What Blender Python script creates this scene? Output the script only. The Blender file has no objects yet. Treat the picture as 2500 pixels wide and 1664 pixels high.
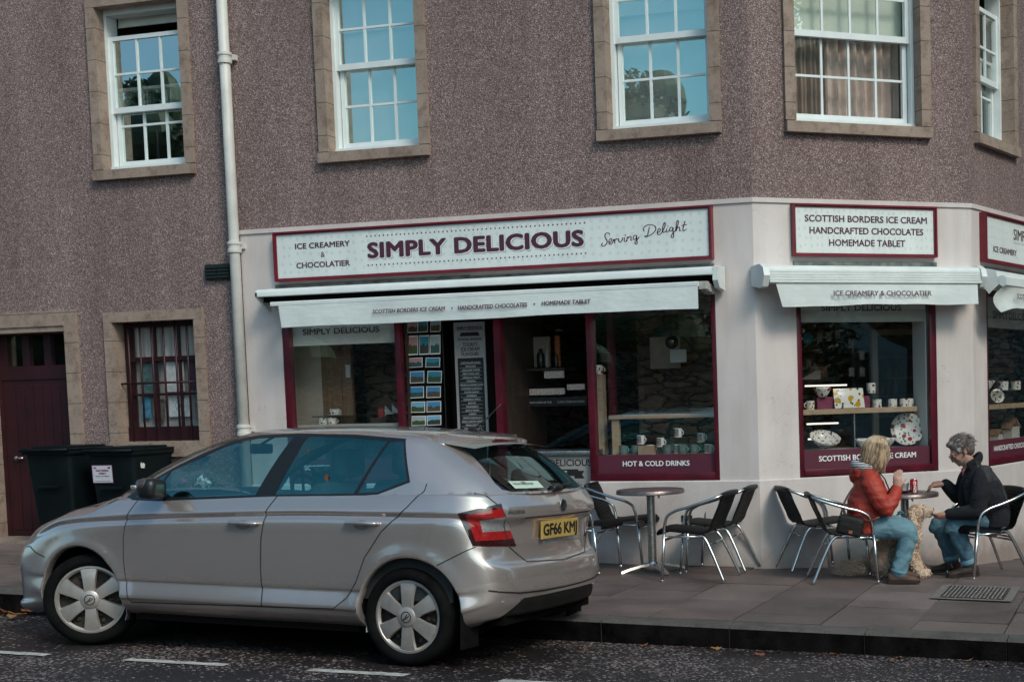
import bpy, bmesh, math, random
import numpy as np
from mathutils import Vector, Matrix
random.seed(7); rng = np.random.default_rng(7)
SC = bpy.context.scene; COL = SC.collection
# ------------------------------------------------------------------ camera
def camera_matrix(yaw, pitch, roll):
    cy, sy = math.cos(yaw), math.sin(yaw)
    r = Vector((cy, sy, 0)); f = Vector((-sy, cy, 0)); u = Vector((0, 0, 1))
    cp, sp = math.cos(pitch), math.sin(pitch)
    f, u = f*cp + u*sp, u*cp - f*sp
    cr, sr = math.cos(roll), math.sin(roll)
    r, u = r*cr + u*sr, u*cr - r*sr
    return Matrix(((r.x, u.x, -f.x), (r.y, u.y, -f.y), (r.z, u.z, -f.z)))
cam_d = bpy.data.cameras.new('camera'); cam = bpy.data.objects.new('camera', cam_d); COL.objects.link(cam)
cam.matrix_world = Matrix.Translation((0, -12, 1.54)) @ camera_matrix(0.273339, -0.0716772, -0.0264888).to_4x4()
cam_d.sensor_width = 36; cam_d.lens = 3468.5/2500*36
cam_d.shift_x = -0.235092; cam_d.shift_y = 0.148846
cam_d.clip_start = .1; cam_d.clip_end = 400
SC.camera = cam
# ------------------------------------------------------------------ sky, sun, exposure
SUN_AZ, SUN_EL = math.radians(52), math.radians(42)      # azimuth of the sun measured from -Y towards +X
W = bpy.data.worlds.new('World'); SC.world = W; W.use_nodes = True
nt = W.node_tree; nt.nodes.clear()
sky = nt.nodes.new('ShaderNodeTexSky'); sky.sky_type = 'NISHITA'; sky.sun_disc = False
sky.sun_elevation = SUN_EL; sky.sun_rotation = math.pi - SUN_AZ
sky.air_density = 1.0; sky.dust_density = 3.0; sky.ozone_density = 2.0
grade = nt.nodes.new('ShaderNodeMix'); grade.data_type = 'RGBA'; grade.blend_type = 'MULTIPLY'; grade.inputs[0].default_value = 1
tc = nt.nodes.new('ShaderNodeTexCoord'); cl = nt.nodes.new('ShaderNodeTexNoise')
cl.inputs['Scale'].default_value = 2.2; cl.inputs['Detail'].default_value = 7; cl.inputs['Roughness'].default_value = .55
cr_ = nt.nodes.new('ShaderNodeValToRGB'); cr_.color_ramp.elements[0].position = .44; cr_.color_ramp.elements[1].position = .76
cr_.color_ramp.elements[0].color = (.60, 1.02, .98, 1); cr_.color_ramp.elements[1].color = (1.44, 1.37, 1.40, 1)
bg = nt.nodes.new('ShaderNodeBackground'); bg.inputs[1].default_value = .14
out = nt.nodes.new('ShaderNodeOutputWorld')
nt.links.new(tc.outputs['Generated'], cl.inputs['Vector']); nt.links.new(cl.outputs['Fac'], cr_.inputs[0])
nt.links.new(sky.outputs[0], grade.inputs[6]); nt.links.new(cr_.outputs[0], grade.inputs[7])
nt.links.new(grade.outputs[2], bg.inputs[0]); nt.links.new(bg.outputs[0], out.inputs[0])
sun_d = bpy.data.lights.new('sun', 'SUN'); sun = bpy.data.objects.new('sun', sun_d); COL.objects.link(sun)
sun_d.energy = 1.7; sun_d.angle = math.radians(16); sun_d.color = (1, .84, .74)
sdir = Vector((math.sin(SUN_AZ)*math.cos(SUN_EL), -math.cos(SUN_AZ)*math.cos(SUN_EL), math.sin(SUN_EL)))
sun.rotation_euler = sdir.to_track_quat('Z', 'Y').to_euler(); sun.location = (8, -20, 15)
SC.view_settings.view_transform = 'Standard'; SC.view_settings.look = 'None'
SC.view_settings.exposure = 0.0; SC.view_settings.gamma = 1
SC.cycles.max_bounces = 8; SC.cycles.transparent_max_bounces = 16
# ------------------------------------------------------------------ scene helpers
class MB:
    """collects faces for ONE mesh object"""
    def __init__(s): s.v = []; s.f = []; s.m = []
    def add(s, vs, fs, m=0):
        n = len(s.v); s.v += [tuple(p) for p in vs]
        s.f += [tuple(i+n for i in f) for f in fs]; s.m += [m]*len(fs); return s
    def box(s, x0, x1, y0, y1, z0, z1, fr=None, m=0, bev=0):
        if bev:
            b = min(bev, abs(x1-x0)*.49, abs(y1-y0)*.49, abs(z1-z0)*.49)
            bm = bmesh.new(); bmesh.ops.create_cube(bm, size=1)
            for v in bm.verts:
                v.co = Vector(((x0+x1)/2+v.co.x*(x1-x0), (y0+y1)/2+v.co.y*(y1-y0), (z0+z1)/2+v.co.z*(z1-z0)))
            bmesh.ops.bevel(bm, geom=bm.edges[:], offset=b, segments=2, profile=.6, affect='EDGES')
            bm.verts.index_update(); bmesh.ops.recalc_face_normals(bm, faces=bm.faces[:])
            vs = [v.co.copy() for v in bm.verts]; fs = [[v.index for v in f.verts] for f in bm.faces]; bm.free()
        else:
            vs = [Vector((x, y, z)) for z in (z0, z1) for y in (y0, y1) for x in (x0, x1)]
            fs = [(0, 2, 3, 1), (4, 5, 7, 6), (0, 1, 5, 4), (2, 6, 7, 3), (0, 4, 6, 2), (1, 3, 7, 5)]
        if fr is not None: vs = [fr(*p) for p in vs]
        return s.add(vs, fs, m)
    def quad(s, a, b, c, d, m=0): return s.add([a, b, c, d], [(0, 1, 2, 3)], m)
    def tube(s, pts, r, n=8, m=0, cap=True, closed=False, squash=None):
        pts = [Vector(p) for p in pts]; N = len(pts)
        rs = r if isinstance(r, (list, tuple)) else [r]*N
        vs = []; prev = None
        for i, p in enumerate(pts):
            if closed: t = (pts[(i+1) % N]-pts[i-1])
            else: t = pts[min(i+1, N-1)]-pts[max(i-1, 0)]
            t.normalize()
            if prev is None:
                a = Vector((0, 0, 1)) if abs(t.z) < .9 else Vector((1, 0, 0))
                nrm = t.cross(a).normalized()
            else:
                nrm = (prev-t*prev.dot(t)).normalized()
            prev = nrm; b = t.cross(nrm)
            q1, q2 = squash if squash else (1, 1)
            for k in range(n):
                a = 2*math.pi*k/n
                vs.append(p+(nrm*math.cos(a)*q1+b*math.sin(a)*q2)*rs[i])
        fs = []
        for i in range(N if closed else N-1):
            j = (i+1) % N
            for k in range(n):
                fs.append((i*n+k, i*n+(k+1) % n, j*n+(k+1) % n, j*n+k))
        if cap and not closed:
            fs.append(tuple(range(n-1, -1, -1))); fs.append(tuple((N-1)*n+k for k in range(n)))
        return s.add(vs, fs, m)
    def lathe(s, prof, o=(0, 0, 0), ax=(0, 0, 1), n=24, m=0, cap=True, a0=0, a1=2*math.pi):
        o = Vector(o); ax = Vector(ax).normalized()
        a = Vector((1, 0, 0)) if abs(ax.x) < .8 else Vector((0, 1, 0))
        e1 = ax.cross(a).normalized(); e2 = ax.cross(e1)
        full = abs(a1-a0) > 6.28; cnt = n if full else n+1
        vs = []
        for r, h in prof:
            for k in range(cnt):
                t = a0+(a1-a0)*k/n; vs.append(o+ax*h+(e1*math.cos(t)+e2*math.sin(t))*r)
        fs = []
        for i in range(len(prof)-1):
            for k in range(n):
                k2 = (k+1) % cnt
                fs.append((i*cnt+k, i*cnt+k2, (i+1)*cnt+k2, (i+1)*cnt+k))
        if cap and full:
            if prof[0][0] > 1e-5: fs.append(tuple(range(cnt-1, -1, -1)))
            if prof[-1][0] > 1e-5: fs.append(tuple((len(prof)-1)*cnt+k for k in range(cnt)))
        return s.add(vs, fs, m)
    def prism(s, poly, fn, d0, d1, m=0):
        """poly: 2D points, fn(a, b, d) -> point"""
        n = len(poly)
        vs = [fn(a, b, d0) for a, b in poly]+[fn(a, b, d1) for a, b in poly]
        fs = [tuple(range(n)), tuple(range(2*n-1, n-1, -1))]
        fs += [(i, i+n, (i+1) % n+n, (i+1) % n) for i in range(n)]
        return s.add(vs, fs, m)
    def ell(s, c, rad, n=14, k=9, m=0, rot=None):
        vs = []; fs = []
        R = rot if rot is not None else Matrix.Identity(3)
        c = Vector(c)
        for i in range(k+1):
            t = math.pi*i/k
            for j in range(n):
                p = 2*math.pi*j/n
                vs.append(c+R @ Vector((rad[0]*math.sin(t)*math.cos(p), rad[1]*math.sin(t)*math.sin(p), rad[2]*math.cos(t))))
        for i in range(k):
            for j in range(n):
                fs.append((i*n+j, (i+1)*n+j, (i+1)*n+(j+1) % n, i*n+(j+1) % n))
        return s.add(vs, fs, m)
ROOT = {}
def obj(name, mb, mats, parent=None, smooth=False, local=False, autosmooth=None, recalc=True):
    """link the collected faces as one mesh object; vertices are given in world space unless local"""
    me = bpy.data.meshes.new(name)
    vs = mb.v
    root = ROOT.get(parent.name) if parent is not None else None
    if root is not None and not local:
        inv = root.inverted(); vs = [tuple(inv @ Vector(p)) for p in vs]
    me.from_pydata(vs, [], mb.f)
    if not isinstance(mats, (list, tuple)): mats = [mats]
    for x in mats: me.materials.append(x)
    for p, mi in zip(me.polygons, mb.m): p.material_index = min(mi, len(mats)-1)
    if recalc:
        bm = bmesh.new(); bm.from_mesh(me); bmesh.ops.recalc_face_normals(bm, faces=bm.faces[:])
        if autosmooth:
            for e in bm.edges:
                e.smooth = not (len(e.link_faces) == 2 and e.calc_face_angle(0) > math.radians(autosmooth))
        bm.to_mesh(me); bm.free()
    if smooth or autosmooth:
        for p in me.polygons: p.use_smooth = True
    me.update()
    o = bpy.data.objects.new(name, me); COL.objects.link(o)
    if parent is not None:
        o.parent = parent; ROOT[o.name] = root
    return o
def tag(o, label=None, cat=None, group=None, kind=None):
    if label: o['label'] = label
    if cat: o['category'] = cat
    if group: o['group'] = group
    if kind: o['kind'] = kind
    return o
def thing(name, label, cat, loc=(0, 0, 0), rotz=0, group=None, mat=None):
    o = bpy.data.objects.new(name, None); COL.objects.link(o); o.empty_display_size = .1
    M = mat if mat is not None else Matrix.Translation(loc) @ Matrix.Rotation(rotz, 4, 'Z')
    o.matrix_world = M; ROOT[o.name] = M.copy()
    return tag(o, label, cat, group)
def solo(name, mb, mats, label, cat, group=None, base=None, **k):
    """a thing that is one mesh; origin moved to its base"""
    xs = np.array(mb.v); c = base if base is not None else ((xs[:, 0].min()+xs[:, 0].max())/2, (xs[:, 1].min()+xs[:, 1].max())/2, xs[:, 2].min())
    mb.v = [(p[0]-c[0], p[1]-c[1], p[2]-c[2]) for p in mb.v]
    o = obj(name, mb, mats, **k); o.location = c
    return tag(o, label, cat, group)
def dup(root, M, label=None, group=None):
    r = root.copy(); COL.objects.link(r); r.matrix_world = M; ROOT[r.name] = M.copy()
    if label: r['label'] = label
    if group: r['group'] = group
    for ch in list(root.children):
        c = ch.copy(); COL.objects.link(c); c.parent = r
        for g in ch.children:
            d = g.copy(); COL.objects.link(d); d.parent = c
    return r
class Fr:
    """a facade plane: u along it, v into the building, w up"""
    def __init__(s, o, ang): s.o = Vector(o); s.u = Vector((math.cos(ang), math.sin(ang), 0)); s.n = Vector((-math.sin(ang), math.cos(ang), 0)); s.ang = ang
    def __call__(s, u, v, w): return s.o+s.u*u+s.n*v+Vector((0, 0, w))
FA = Fr((0, 0, 0), 0)
K1 = Vector((-3.3, 0, 0)); ANG_B = math.radians(37.51); ANG_C = math.radians(75.25)
FB = Fr(K1, ANG_B); LB = 2.176
K2 = FB(LB, 0, 0); FC = Fr(K2, ANG_C)
def ground_z(x, y): return -.003-.027*(x+3.3)-.06*max(0, y)
def road_z(x, y):
    yy = max(y, -7.5); return -.147-.0225*(x+3.9)-.040*(yy+2.95)
# ------------------------------------------------------------------ materials (all procedural)
def newmat(name):
    m = bpy.data.materials.new(name); m.use_nodes = True; t = m.node_tree; t.nodes.clear()
    o = t.nodes.new('ShaderNodeOutputMaterial'); p = t.nodes.new('ShaderNodeBsdfPrincipled')
    t.links.new(p.outputs[0], o.inputs[0]); return m, t, p
def N(t, kind, **k):
    n = t.nodes.new(kind)
    for a, b in k.items():
        if a.startswith('_'): setattr(n, a[1:], b)
        else:
            key = a.replace('__', ' '); n.inputs[key].default_value = b
    return n
def coords(t, kind='Object', scale=None):
    c = t.nodes.new('ShaderNodeTexCoord').outputs[kind]
    if scale:
        mp = t.nodes.new('ShaderNodeMapping'); mp.inputs['Scale'].default_value = scale; t.links.new(c, mp.inputs[0]); return mp.outputs[0]
    return c
def mixc(t, fac, a, b, mode='MIX'):
    n = t.nodes.new('ShaderNodeMix'); n.data_type = 'RGBA'; n.blend_type = mode
    for i, x in ((0, fac), (6, a), (7, b)):
        if hasattr(x, 'is_output'): t.links.new(x, n.inputs[i])
        elif i == 0: n.inputs[0].default_value = x
        else: n.inputs[i].default_value = (*x, 1) if len(x) == 3 else x
    return n.outputs[2]
def ramp(t, src, stops, interp='LINEAR'):
    n = t.nodes.new('ShaderNodeValToRGB'); n.color_ramp.interpolation = interp
    e = n.color_ramp.elements
    while len(e) < len(stops): e.new(.5)
    for x, (p, c) in zip(e, stops):
        x.position = p; x.color = (*c, 1) if hasattr(c, '__len__') else (c, c, c, 1)
    t.links.new(src, n.inputs[0]); return n.outputs[0]
def math_(t, op, a, b=None):
    n = t.nodes.new('ShaderNodeMath'); n.operation = op
    for i, x in ((0, a), (1, b)):
        if x is None: continue
        if hasattr(x, 'is_output'): t.links.new(x, n.inputs[i])
        else: n.inputs[i].default_value = x
    return n.outputs[0]
def noise(t, vec, scale, detail=3, rough=.5, out='Fac'):
    n = N(t, 'ShaderNodeTexNoise', Scale=scale, Detail=detail, Roughness=rough); t.links.new(vec, n.inputs['Vector']); return n.outputs[out]
def voro(t, vec, scale, out='Distance', feature='F1', rand=1):
    n = t.nodes.new('ShaderNodeTexVoronoi'); n.feature = feature; n.inputs['Scale'].default_value = scale
    if 'Randomness' in n.inputs: n.inputs['Randomness'].default_value = rand
    t.links.new(vec, n.inputs['Vector']); return n.outputs[out]
def bump(t, p, h, strength=.3, dist=.01, chain=None):
    b = t.nodes.new('ShaderNodeBump'); b.inputs['Strength'].default_value = strength; b.inputs['Distance'].default_value = dist
    t.links.new(h, b.inputs['Height'])
    if chain is not None: t.links.new(chain, b.inputs['Normal'])
    t.links.new(b.outputs[0], p.inputs['Normal']); return b.outputs[0]
def pm(name, col, rough=.5, metal=0, var=None, bmp=None, coat=0, col2=None, spec=.5, emit=None):
    m, t, p = newmat(name); p.inputs['Roughness'].default_value = rough; p.inputs['Metallic'].default_value = metal
    p.inputs['Specular IOR Level'].default_value = spec
    if coat: p.inputs['Coat Weight'].default_value = coat; p.inputs['Coat Roughness'].default_value = .05
    c = coords(t)
    if var:
        n = noise(t, c, var[0], 5, .6)
        a = tuple(x*(1-var[1]) for x in col); b = col2 if col2 else tuple(min(1, x*(1+var[1])) for x in col)
        t.links.new(ramp(t, n, [(.3, a), (.7, b)]), p.inputs['Base Color'])
    else: p.inputs['Base Color'].default_value = (*col, 1)
    if bmp:
        for i, (sc, st, ds) in enumerate([bmp] if not isinstance(bmp[0], tuple) else bmp):
            bump(t, p, noise(t, c, sc, 4, .6), st, ds)
    if emit: p.inputs['Emission Color'].default_value = (*emit[0], 1); p.inputs['Emission Strength'].default_value = emit[1]
    return m
def m_roughcast():
    m, t, p = newmat('roughcast_render'); c = coords(t)
    peb = voro(t, c, 150, 'Color'); sep = t.nodes.new('ShaderNodeSeparateColor'); t.links.new(peb, sep.inputs[0])
    base = ramp(t, sep.outputs[0], [(0, (.125, .084, .080)), (.45, (.27, .186, .176)), (.80, (.385, .276, .262)), (1, (.68, .58, .57))])
    sp = noise(t, c, 140, 2, .7); base = mixc(t, .45, base, ramp(t, sp, [(.38, (.35, .33, .33)), (.62, (1.5, 1.45, 1.45))]), 'MULTIPLY')
    mid = noise(t, c, 26, 3, .7); base = mixc(t, .32, base, ramp(t, mid, [(.35, (.62, .58, .58)), (.65, (1.3, 1.3, 1.3))]), 'MULTIPLY')
    cs = coords(t, 'Object', (1.3, 1.3, .16)); st = noise(t, cs, 1.3, 5, .6)
    base = mixc(t, .5, base, ramp(t, st, [(.34, (.58, .54, .54)), (.62, (1.14, 1.12, 1.12))]), 'MULTIPLY')
    t.links.new(base, p.inputs['Base Color']); p.inputs['Roughness'].default_value = .9
    d = voro(t, c, 150, 'Distance'); bump(t, p, d, .9, .012); return m
def m_cream():
    m, t, p = newmat('cream_masonry_paint'); c = coords(t)
    n = noise(t, c, 1.1, 6, .62); n2 = noise(t, coords(t, 'Object', (3, 3, .5)), 1.6, 5, .6)
    b = ramp(t, n, [(.3, (.58, .512, .497)), (.7, (.70, .628, .612))]); b = mixc(t, .5, b, ramp(t, n2, [(.35, (.80, .78, .77)), (.6, (1.02, 1.02, 1.02))]), 'MULTIPLY')
    sp = t.nodes.new('ShaderNodeSeparateXYZ'); t.links.new(c, sp.inputs[0])
    dirt = math_(t, 'ADD', sp.outputs[2], math_(t, 'MULTIPLY', noise(t, c, 5, 5, .7), .35))
    b = mixc(t, 1, b, ramp(t, dirt, [(.10, (.55, .50, .46)), (.34, (1, 1, 1))]), 'MULTIPLY')   # splash dirt above the pavement
    wob = t.nodes.new('ShaderNodeVectorMath'); wob.operation = 'ADD'; t.links.new(c, wob.inputs[0]); t.links.new(noise(t, c, 3, 4, .7, 'Color'), wob.inputs[1])
    ce = voro(t, wob.outputs[0], .8, 'Distance', 'DISTANCE_TO_EDGE'); crk = math_(t, 'MULTIPLY', math_(t, 'LESS_THAN', ce, .0035), math_(t, 'GREATER_THAN', noise(t, c, .9, 2, .5), .52))
    b = mixc(t, math_(t, 'MULTIPLY', crk, .28), b, (.22, .19, .17))      # hairline cracks
    t.links.new(b, p.inputs['Base Color']); p.inputs['Roughness'].default_value = .75
    h = noise(t, c, 120, 4, .7); bump(t, p, h, .35, .004); return m
def m_stone(name, a, b, joint=True):
    m, t, p = newmat(name); c = coords(t)
    n = noise(t, c, 3.0, 6, .65); g = noise(t, c, 150, 2, .6)
    col = ramp(t, n, [(.3, a), (.7, b)]); col = mixc(t, .7, col, ramp(t, g, [(.35, (.72, .70, .68)), (.65, (1.22, 1.2, 1.18))]), 'MULTIPLY')
    st = noise(t, c, 9, 6, .75); col = mixc(t, .75, col, ramp(t, st, [(.36, (.55, .5, .47)), (.52, (1, 1, 1))]), 'MULTIPLY')
    if joint:
        s = t.nodes.new('ShaderNodeSeparateXYZ'); t.links.new(c, s.inputs[0])
        fz = math_(t, 'FRACT', math_(t, 'DIVIDE', math_(t, 'ADD', s.outputs[2], .235), .305))
        j = math_(t, 'LESS_THAN', fz, .022); col = mixc(t, j, col, (.07, .055, .05))
    t.links.new(col, p.inputs['Base Color']); p.inputs['Roughness'].default_value = .88
    bump(t, p, g, .4, .004); return m
def m_asphalt():
    m, t, p = newmat('wet_asphalt'); c = coords(t)
    v = t.nodes.new('ShaderNodeTexVoronoi'); v.inputs['Scale'].default_value = 42; t.links.new(c, v.inputs[0])
    s = t.nodes.new('ShaderNodeSeparateColor'); t.links.new(v.outputs['Color'], s.inputs[0])
    patch = noise(t, c, .85, 6, .7)
    thr = ramp(t, patch, [(.40, .95), (.60, .18)])
    chip = math_(t, 'MULTIPLY', math_(t, 'GREATER_THAN', s.outputs[0], thr), math_(t, 'LESS_THAN', v.outputs['Distance'], .45))
    chipc = ramp(t, s.outputs[1], [(0, (.10, .075, .072)), (.4, (.22, .175, .17)), (.8, (.42, .365, .355)), (1, (.24, .11, .085))])
    fine = noise(t, c, 190, 3, .7); base = ramp(t, fine, [(.3, (.007, .006, .006)), (.7, (.038, .031, .032))])
    col = mixc(t, chip, base, chipc); col = mixc(t, .9, col, ramp(t, noise(t, c, .55, 4, .6), [(.3, (.55, .52, .53)), (.7, (1.15, 1.1, 1.1))]), 'MULTIPLY')
    t.links.new(col, p.inputs['Base Color']); t.links.new(ramp(t, patch, [(.35, .34), (.65, .62)]), p.inputs['Roughness'])
    h = mixc(t, .6, fine, math_(t, 'SUBTRACT', 1, v.outputs['Distance'])); bump(t, p, h, .8, .012); return m
def m_paving():
    m, t, p = newmat('paving_slabs'); c = coords(t)
    g = noise(t, c, 160, 3, .7); st = noise(t, c, 1.7, 6, .6); rnd = t.nodes.new('ShaderNodeObjectInfo')
    col = ramp(t, g, [(.3, (.080, .060, .056)), (.7, (.190, .150, .143))])
    col = mixc(t, .85, col, ramp(t, st, [(.32, (.58, .55, .54)), (.62, (1.12, 1.1, 1.1))]), 'MULTIPLY')
    at = t.nodes.new('ShaderNodeAttribute'); at.attribute_name = 'tone'
    col = mixc(t, 1, col, ramp(t, at.outputs['Fac'], [(0, (.68, .66, .65)), (1, (1.25, 1.22, 1.2))]), 'MULTIPLY')
    sp = voro(t, c, 13, 'Distance'); col = mixc(t, math_(t, 'LESS_THAN', sp, .05), col, (.33, .29, .27))
    gs = voro(t, c, 5.2, 'Distance'); col = mixc(t, math_(t, 'LESS_THAN', gs, .045), col, (.045, .038, .036))
    t.links.new(col, p.inputs['Base Color']); t.links.new(ramp(t, st, [(.35, .42), (.6, .72)]), p.inputs['Roughness'])
    bump(t, p, g, .5, .004); return m
def m_glass(name, refl=.12, tint=(1, 1, 1), rough=0.0, gcol=(.82, 1, .97)):
    """a thin pane: partly mirror, partly see-through, both by angle of view as glass is"""
    m = bpy.data.materials.new(name); m.use_nodes = True; t = m.node_tree; t.nodes.clear()
    o = t.nodes.new('ShaderNodeOutputMaterial'); tr = t.nodes.new('ShaderNodeBsdfTransparent'); tr.inputs[0].default_value = (*tint, 1)
    gl = t.nodes.new('ShaderNodeBsdfGlossy'); gl.inputs['Roughness'].default_value = rough; gl.inputs[0].default_value = (*gcol, 1)
    fr = t.nodes.new('ShaderNodeLayerWeight'); fr.inputs[0].default_value = .5
    r = ramp(t, fr.outputs['Facing'], [(0, refl), (.55, refl*1.15), (.85, min(1, refl*2+.1)), (1, .95)])
    mx = t.nodes.new('ShaderNodeMixShader'); t.links.new(r, mx.inputs[0]); t.links.new(tr.outputs[0], mx.inputs[1]); t.links.new(gl.outputs[0], mx.inputs[2])
    t.links.new(mx.outputs[0], o.inputs[0]); return m
def m_rubble(name, a, b, scale=(2.0, 2.0, 5.5)):
    m, t, p = newmat(name); c = coords(t, 'Object', scale)
    nz = t.nodes.new('ShaderNodeVectorMath'); nz.operation = 'ADD'; t.links.new(c, nz.inputs[0]); t.links.new(noise(t, c, 1.2, 3, .6, 'Color'), nz.inputs[1])
    v = t.nodes.new('ShaderNodeTexVoronoi'); v.inputs['Scale'].default_value = 1.6; t.links.new(nz.outputs[0], v.inputs[0])
    s = t.nodes.new('ShaderNodeSeparateColor'); t.links.new(v.outputs['Color'], s.inputs[0])
    e = t.nodes.new('ShaderNodeTexVoronoi'); e.feature = 'DISTANCE_TO_EDGE'; e.inputs['Scale'].default_value = 1.6; t.links.new(nz.outputs[0], e.inputs[0])
    col = ramp(t, s.outputs[0], [(0, a), (1, b)]); col = mixc(t, .7, col, ramp(t, noise(t, c, 6, 5, .7), [(.3, (.6, .6, .6)), (.7, (1.3, 1.25, 1.2))]), 'MULTIPLY')
    col = mixc(t, ramp(t, e.outputs['Distance'], [(.02, 1), (.09, 0)]), col, tuple(x*.35 for x in a))
    t.links.new(col, p.inputs['Base Color']); p.inputs['Roughness'].default_value = .9
    bump(t, p, ramp(t, e.outputs['Distance'], [(0, 0), (.2, 1)]), .8, .04); return m
def m_wood(name, a, b, scale=(1, 1, 14)):
    m, t, p = newmat(name); c = coords(t, 'Object', scale)
    n = noise(t, c, 3, 5, .6); t.links.new(ramp(t, n, [(.3, a), (.7, b)]), p.inputs['Base Color']); p.inputs['Roughness'].default_value = .55
    bump(t, p, n, .2, .004); return m
def m_ceramic(name, c1, c2, leaf=(.04, .10, .04), scale=22, dens=.36):
    """white glazed pottery with printed fruit and leaves"""
    m, t, p = newmat(name); c = coords(t)
    v = t.nodes.new('ShaderNodeTexVoronoi'); v.inputs['Scale'].default_value = scale; t.links.new(c, v.inputs[0])
    s = t.nodes.new('ShaderNodeSeparateColor'); t.links.new(v.outputs['Color'], s.inputs[0])
    fruit = math_(t, 'MULTIPLY', math_(t, 'LESS_THAN', v.outputs['Distance'], dens), math_(t, 'GREATER_THAN', s.outputs[1], .35))
    w = t.nodes.new('ShaderNodeTexVoronoi'); w.inputs['Scale'].default_value = scale*1.7; t.links.new(c, w.inputs[0])
    lf = math_(t, 'LESS_THAN', w.outputs['Distance'], .27)
    col = mixc(t, lf, (.78, .76, .71), leaf); col = mixc(t, fruit, col, ramp(t, s.outputs[0], [(.3, c1), (.7, c2)]))
    t.links.new(col, p.inputs['Base Color']); p.inputs['Roughness'].default_value = .2; return m
def m_paint(name, col, flake=.12):
    m, t, p = newmat(name); c = coords(t)
    n = noise(t, c, 900, 1, .5); dirt = noise(t, c, 2.6, 6, .7)
    b = mixc(t, .22, col, ramp(t, n, [(.3, tuple(x*(1-flake) for x in col)), (.7, tuple(x*(1+flake) for x in col))]))
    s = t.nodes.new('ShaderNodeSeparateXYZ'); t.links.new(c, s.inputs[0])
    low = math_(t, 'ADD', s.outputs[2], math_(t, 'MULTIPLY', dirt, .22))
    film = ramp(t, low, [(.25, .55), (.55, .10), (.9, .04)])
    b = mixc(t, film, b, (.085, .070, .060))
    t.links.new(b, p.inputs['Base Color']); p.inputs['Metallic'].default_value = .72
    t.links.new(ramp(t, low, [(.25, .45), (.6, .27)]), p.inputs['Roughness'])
    p.inputs['Coat Weight'].default_value = 1; p.inputs['Coat IOR'].default_value = 1.95; t.links.new(ramp(t, dirt, [(.3, .03), (.75, .09)]), p.inputs['Coat Roughness']); return m
def m_wicker():
    m, t, p = newmat('black_woven_plastic'); c = coords(t)
    w1 = t.nodes.new('ShaderNodeTexWave'); w1.inputs['Scale'].default_value = 26; w1.bands_direction = 'X'; t.links.new(c, w1.inputs[0])
    w2 = t.nodes.new('ShaderNodeTexWave'); w2.inputs['Scale'].default_value = 26; w2.bands_direction = 'DIAGONAL'; t.links.new(c, w2.inputs[0])
    h = math_(t, 'MULTIPLY', w1.outputs['Fac'], w2.outputs['Fac'])
    t.links.new(ramp(t, h, [(.1, (.002, .002, .0025)), (.8, (.011, .0105, .011))]), p.inputs['Base Color']); p.inputs['Roughness'].default_value = .5; p.inputs['Specular IOR Level'].default_value = .12
    bump(t, p, h, .9, .006); return m
def m_postcard():
    m, t, p = newmat('postcard_print'); g = coords(t, 'Generated'); o = t.nodes.new('ShaderNodeObjectInfo')
    s = t.nodes.new('ShaderNodeSeparateXYZ'); t.links.new(g, s.inputs[0])
    ad = t.nodes.new('ShaderNodeVectorMath'); ad.operation = 'ADD'; t.links.new(g, ad.inputs[0])
    k = t.nodes.new('ShaderNodeCombineXYZ'); t.links.new(math_(t, 'MULTIPLY', o.outputs['Random'], 40), k.inputs[0]); t.links.new(k.outputs[0], ad.inputs[1])
    hz = math_(t, 'ADD', s.outputs[2], math_(t, 'MULTIPLY', math_(t, 'SUBTRACT', noise(t, ad.outputs[0], 3.4, 5, .6), .5), .7))
    sky_ = ramp(t, math_(t, 'FRACT', math_(t, 'MULTIPLY', o.outputs['Random'], 7.3)), [(0, (.05, .22, .42)), (.2, (.16, .36, .50)), (.4, (.02, .02, .03)), (.55, (.42, .22, .22)), (.7, (.03, .20, .28)), (.85, (.30, .36, .38))], 'CONSTANT')
    lnd = ramp(t, noise(t, ad.outputs[0], 9, 4, .7), [(.3, (.010, .014, .008)), (.5, (.06, .07, .02)), (.7, (.16, .09, .05))]); land = mixc(t, .6, lnd, ramp(t, math_(t, 'FRACT', math_(t, 'MULTIPLY', o.outputs['Random'], 13.7)), [(0, (.03, .07, .01)), (.3, (.10, .045, .02)), (.6, (.015, .015, .02)), (.8, (.01, .08, .09))], 'CONSTANT'))
    col = mixc(t, math_(t, 'LESS_THAN', hz, .52), sky_, land)
    edge = math_(t, 'MAXIMUM', math_(t, 'GREATER_THAN', math_(t, 'ABSOLUTE', math_(t, 'SUBTRACT', s.outputs[0], .5)), .455), math_(t, 'GREATER_THAN', math_(t, 'ABSOLUTE', math_(t, 'SUBTRACT', s.outputs[2], .5)), .44))
    col = mixc(t, edge, col, (.7, .7, .68)); t.links.new(col, p.inputs['Base Color']); p.inputs['Roughness'].default_value = .35; return m
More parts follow.
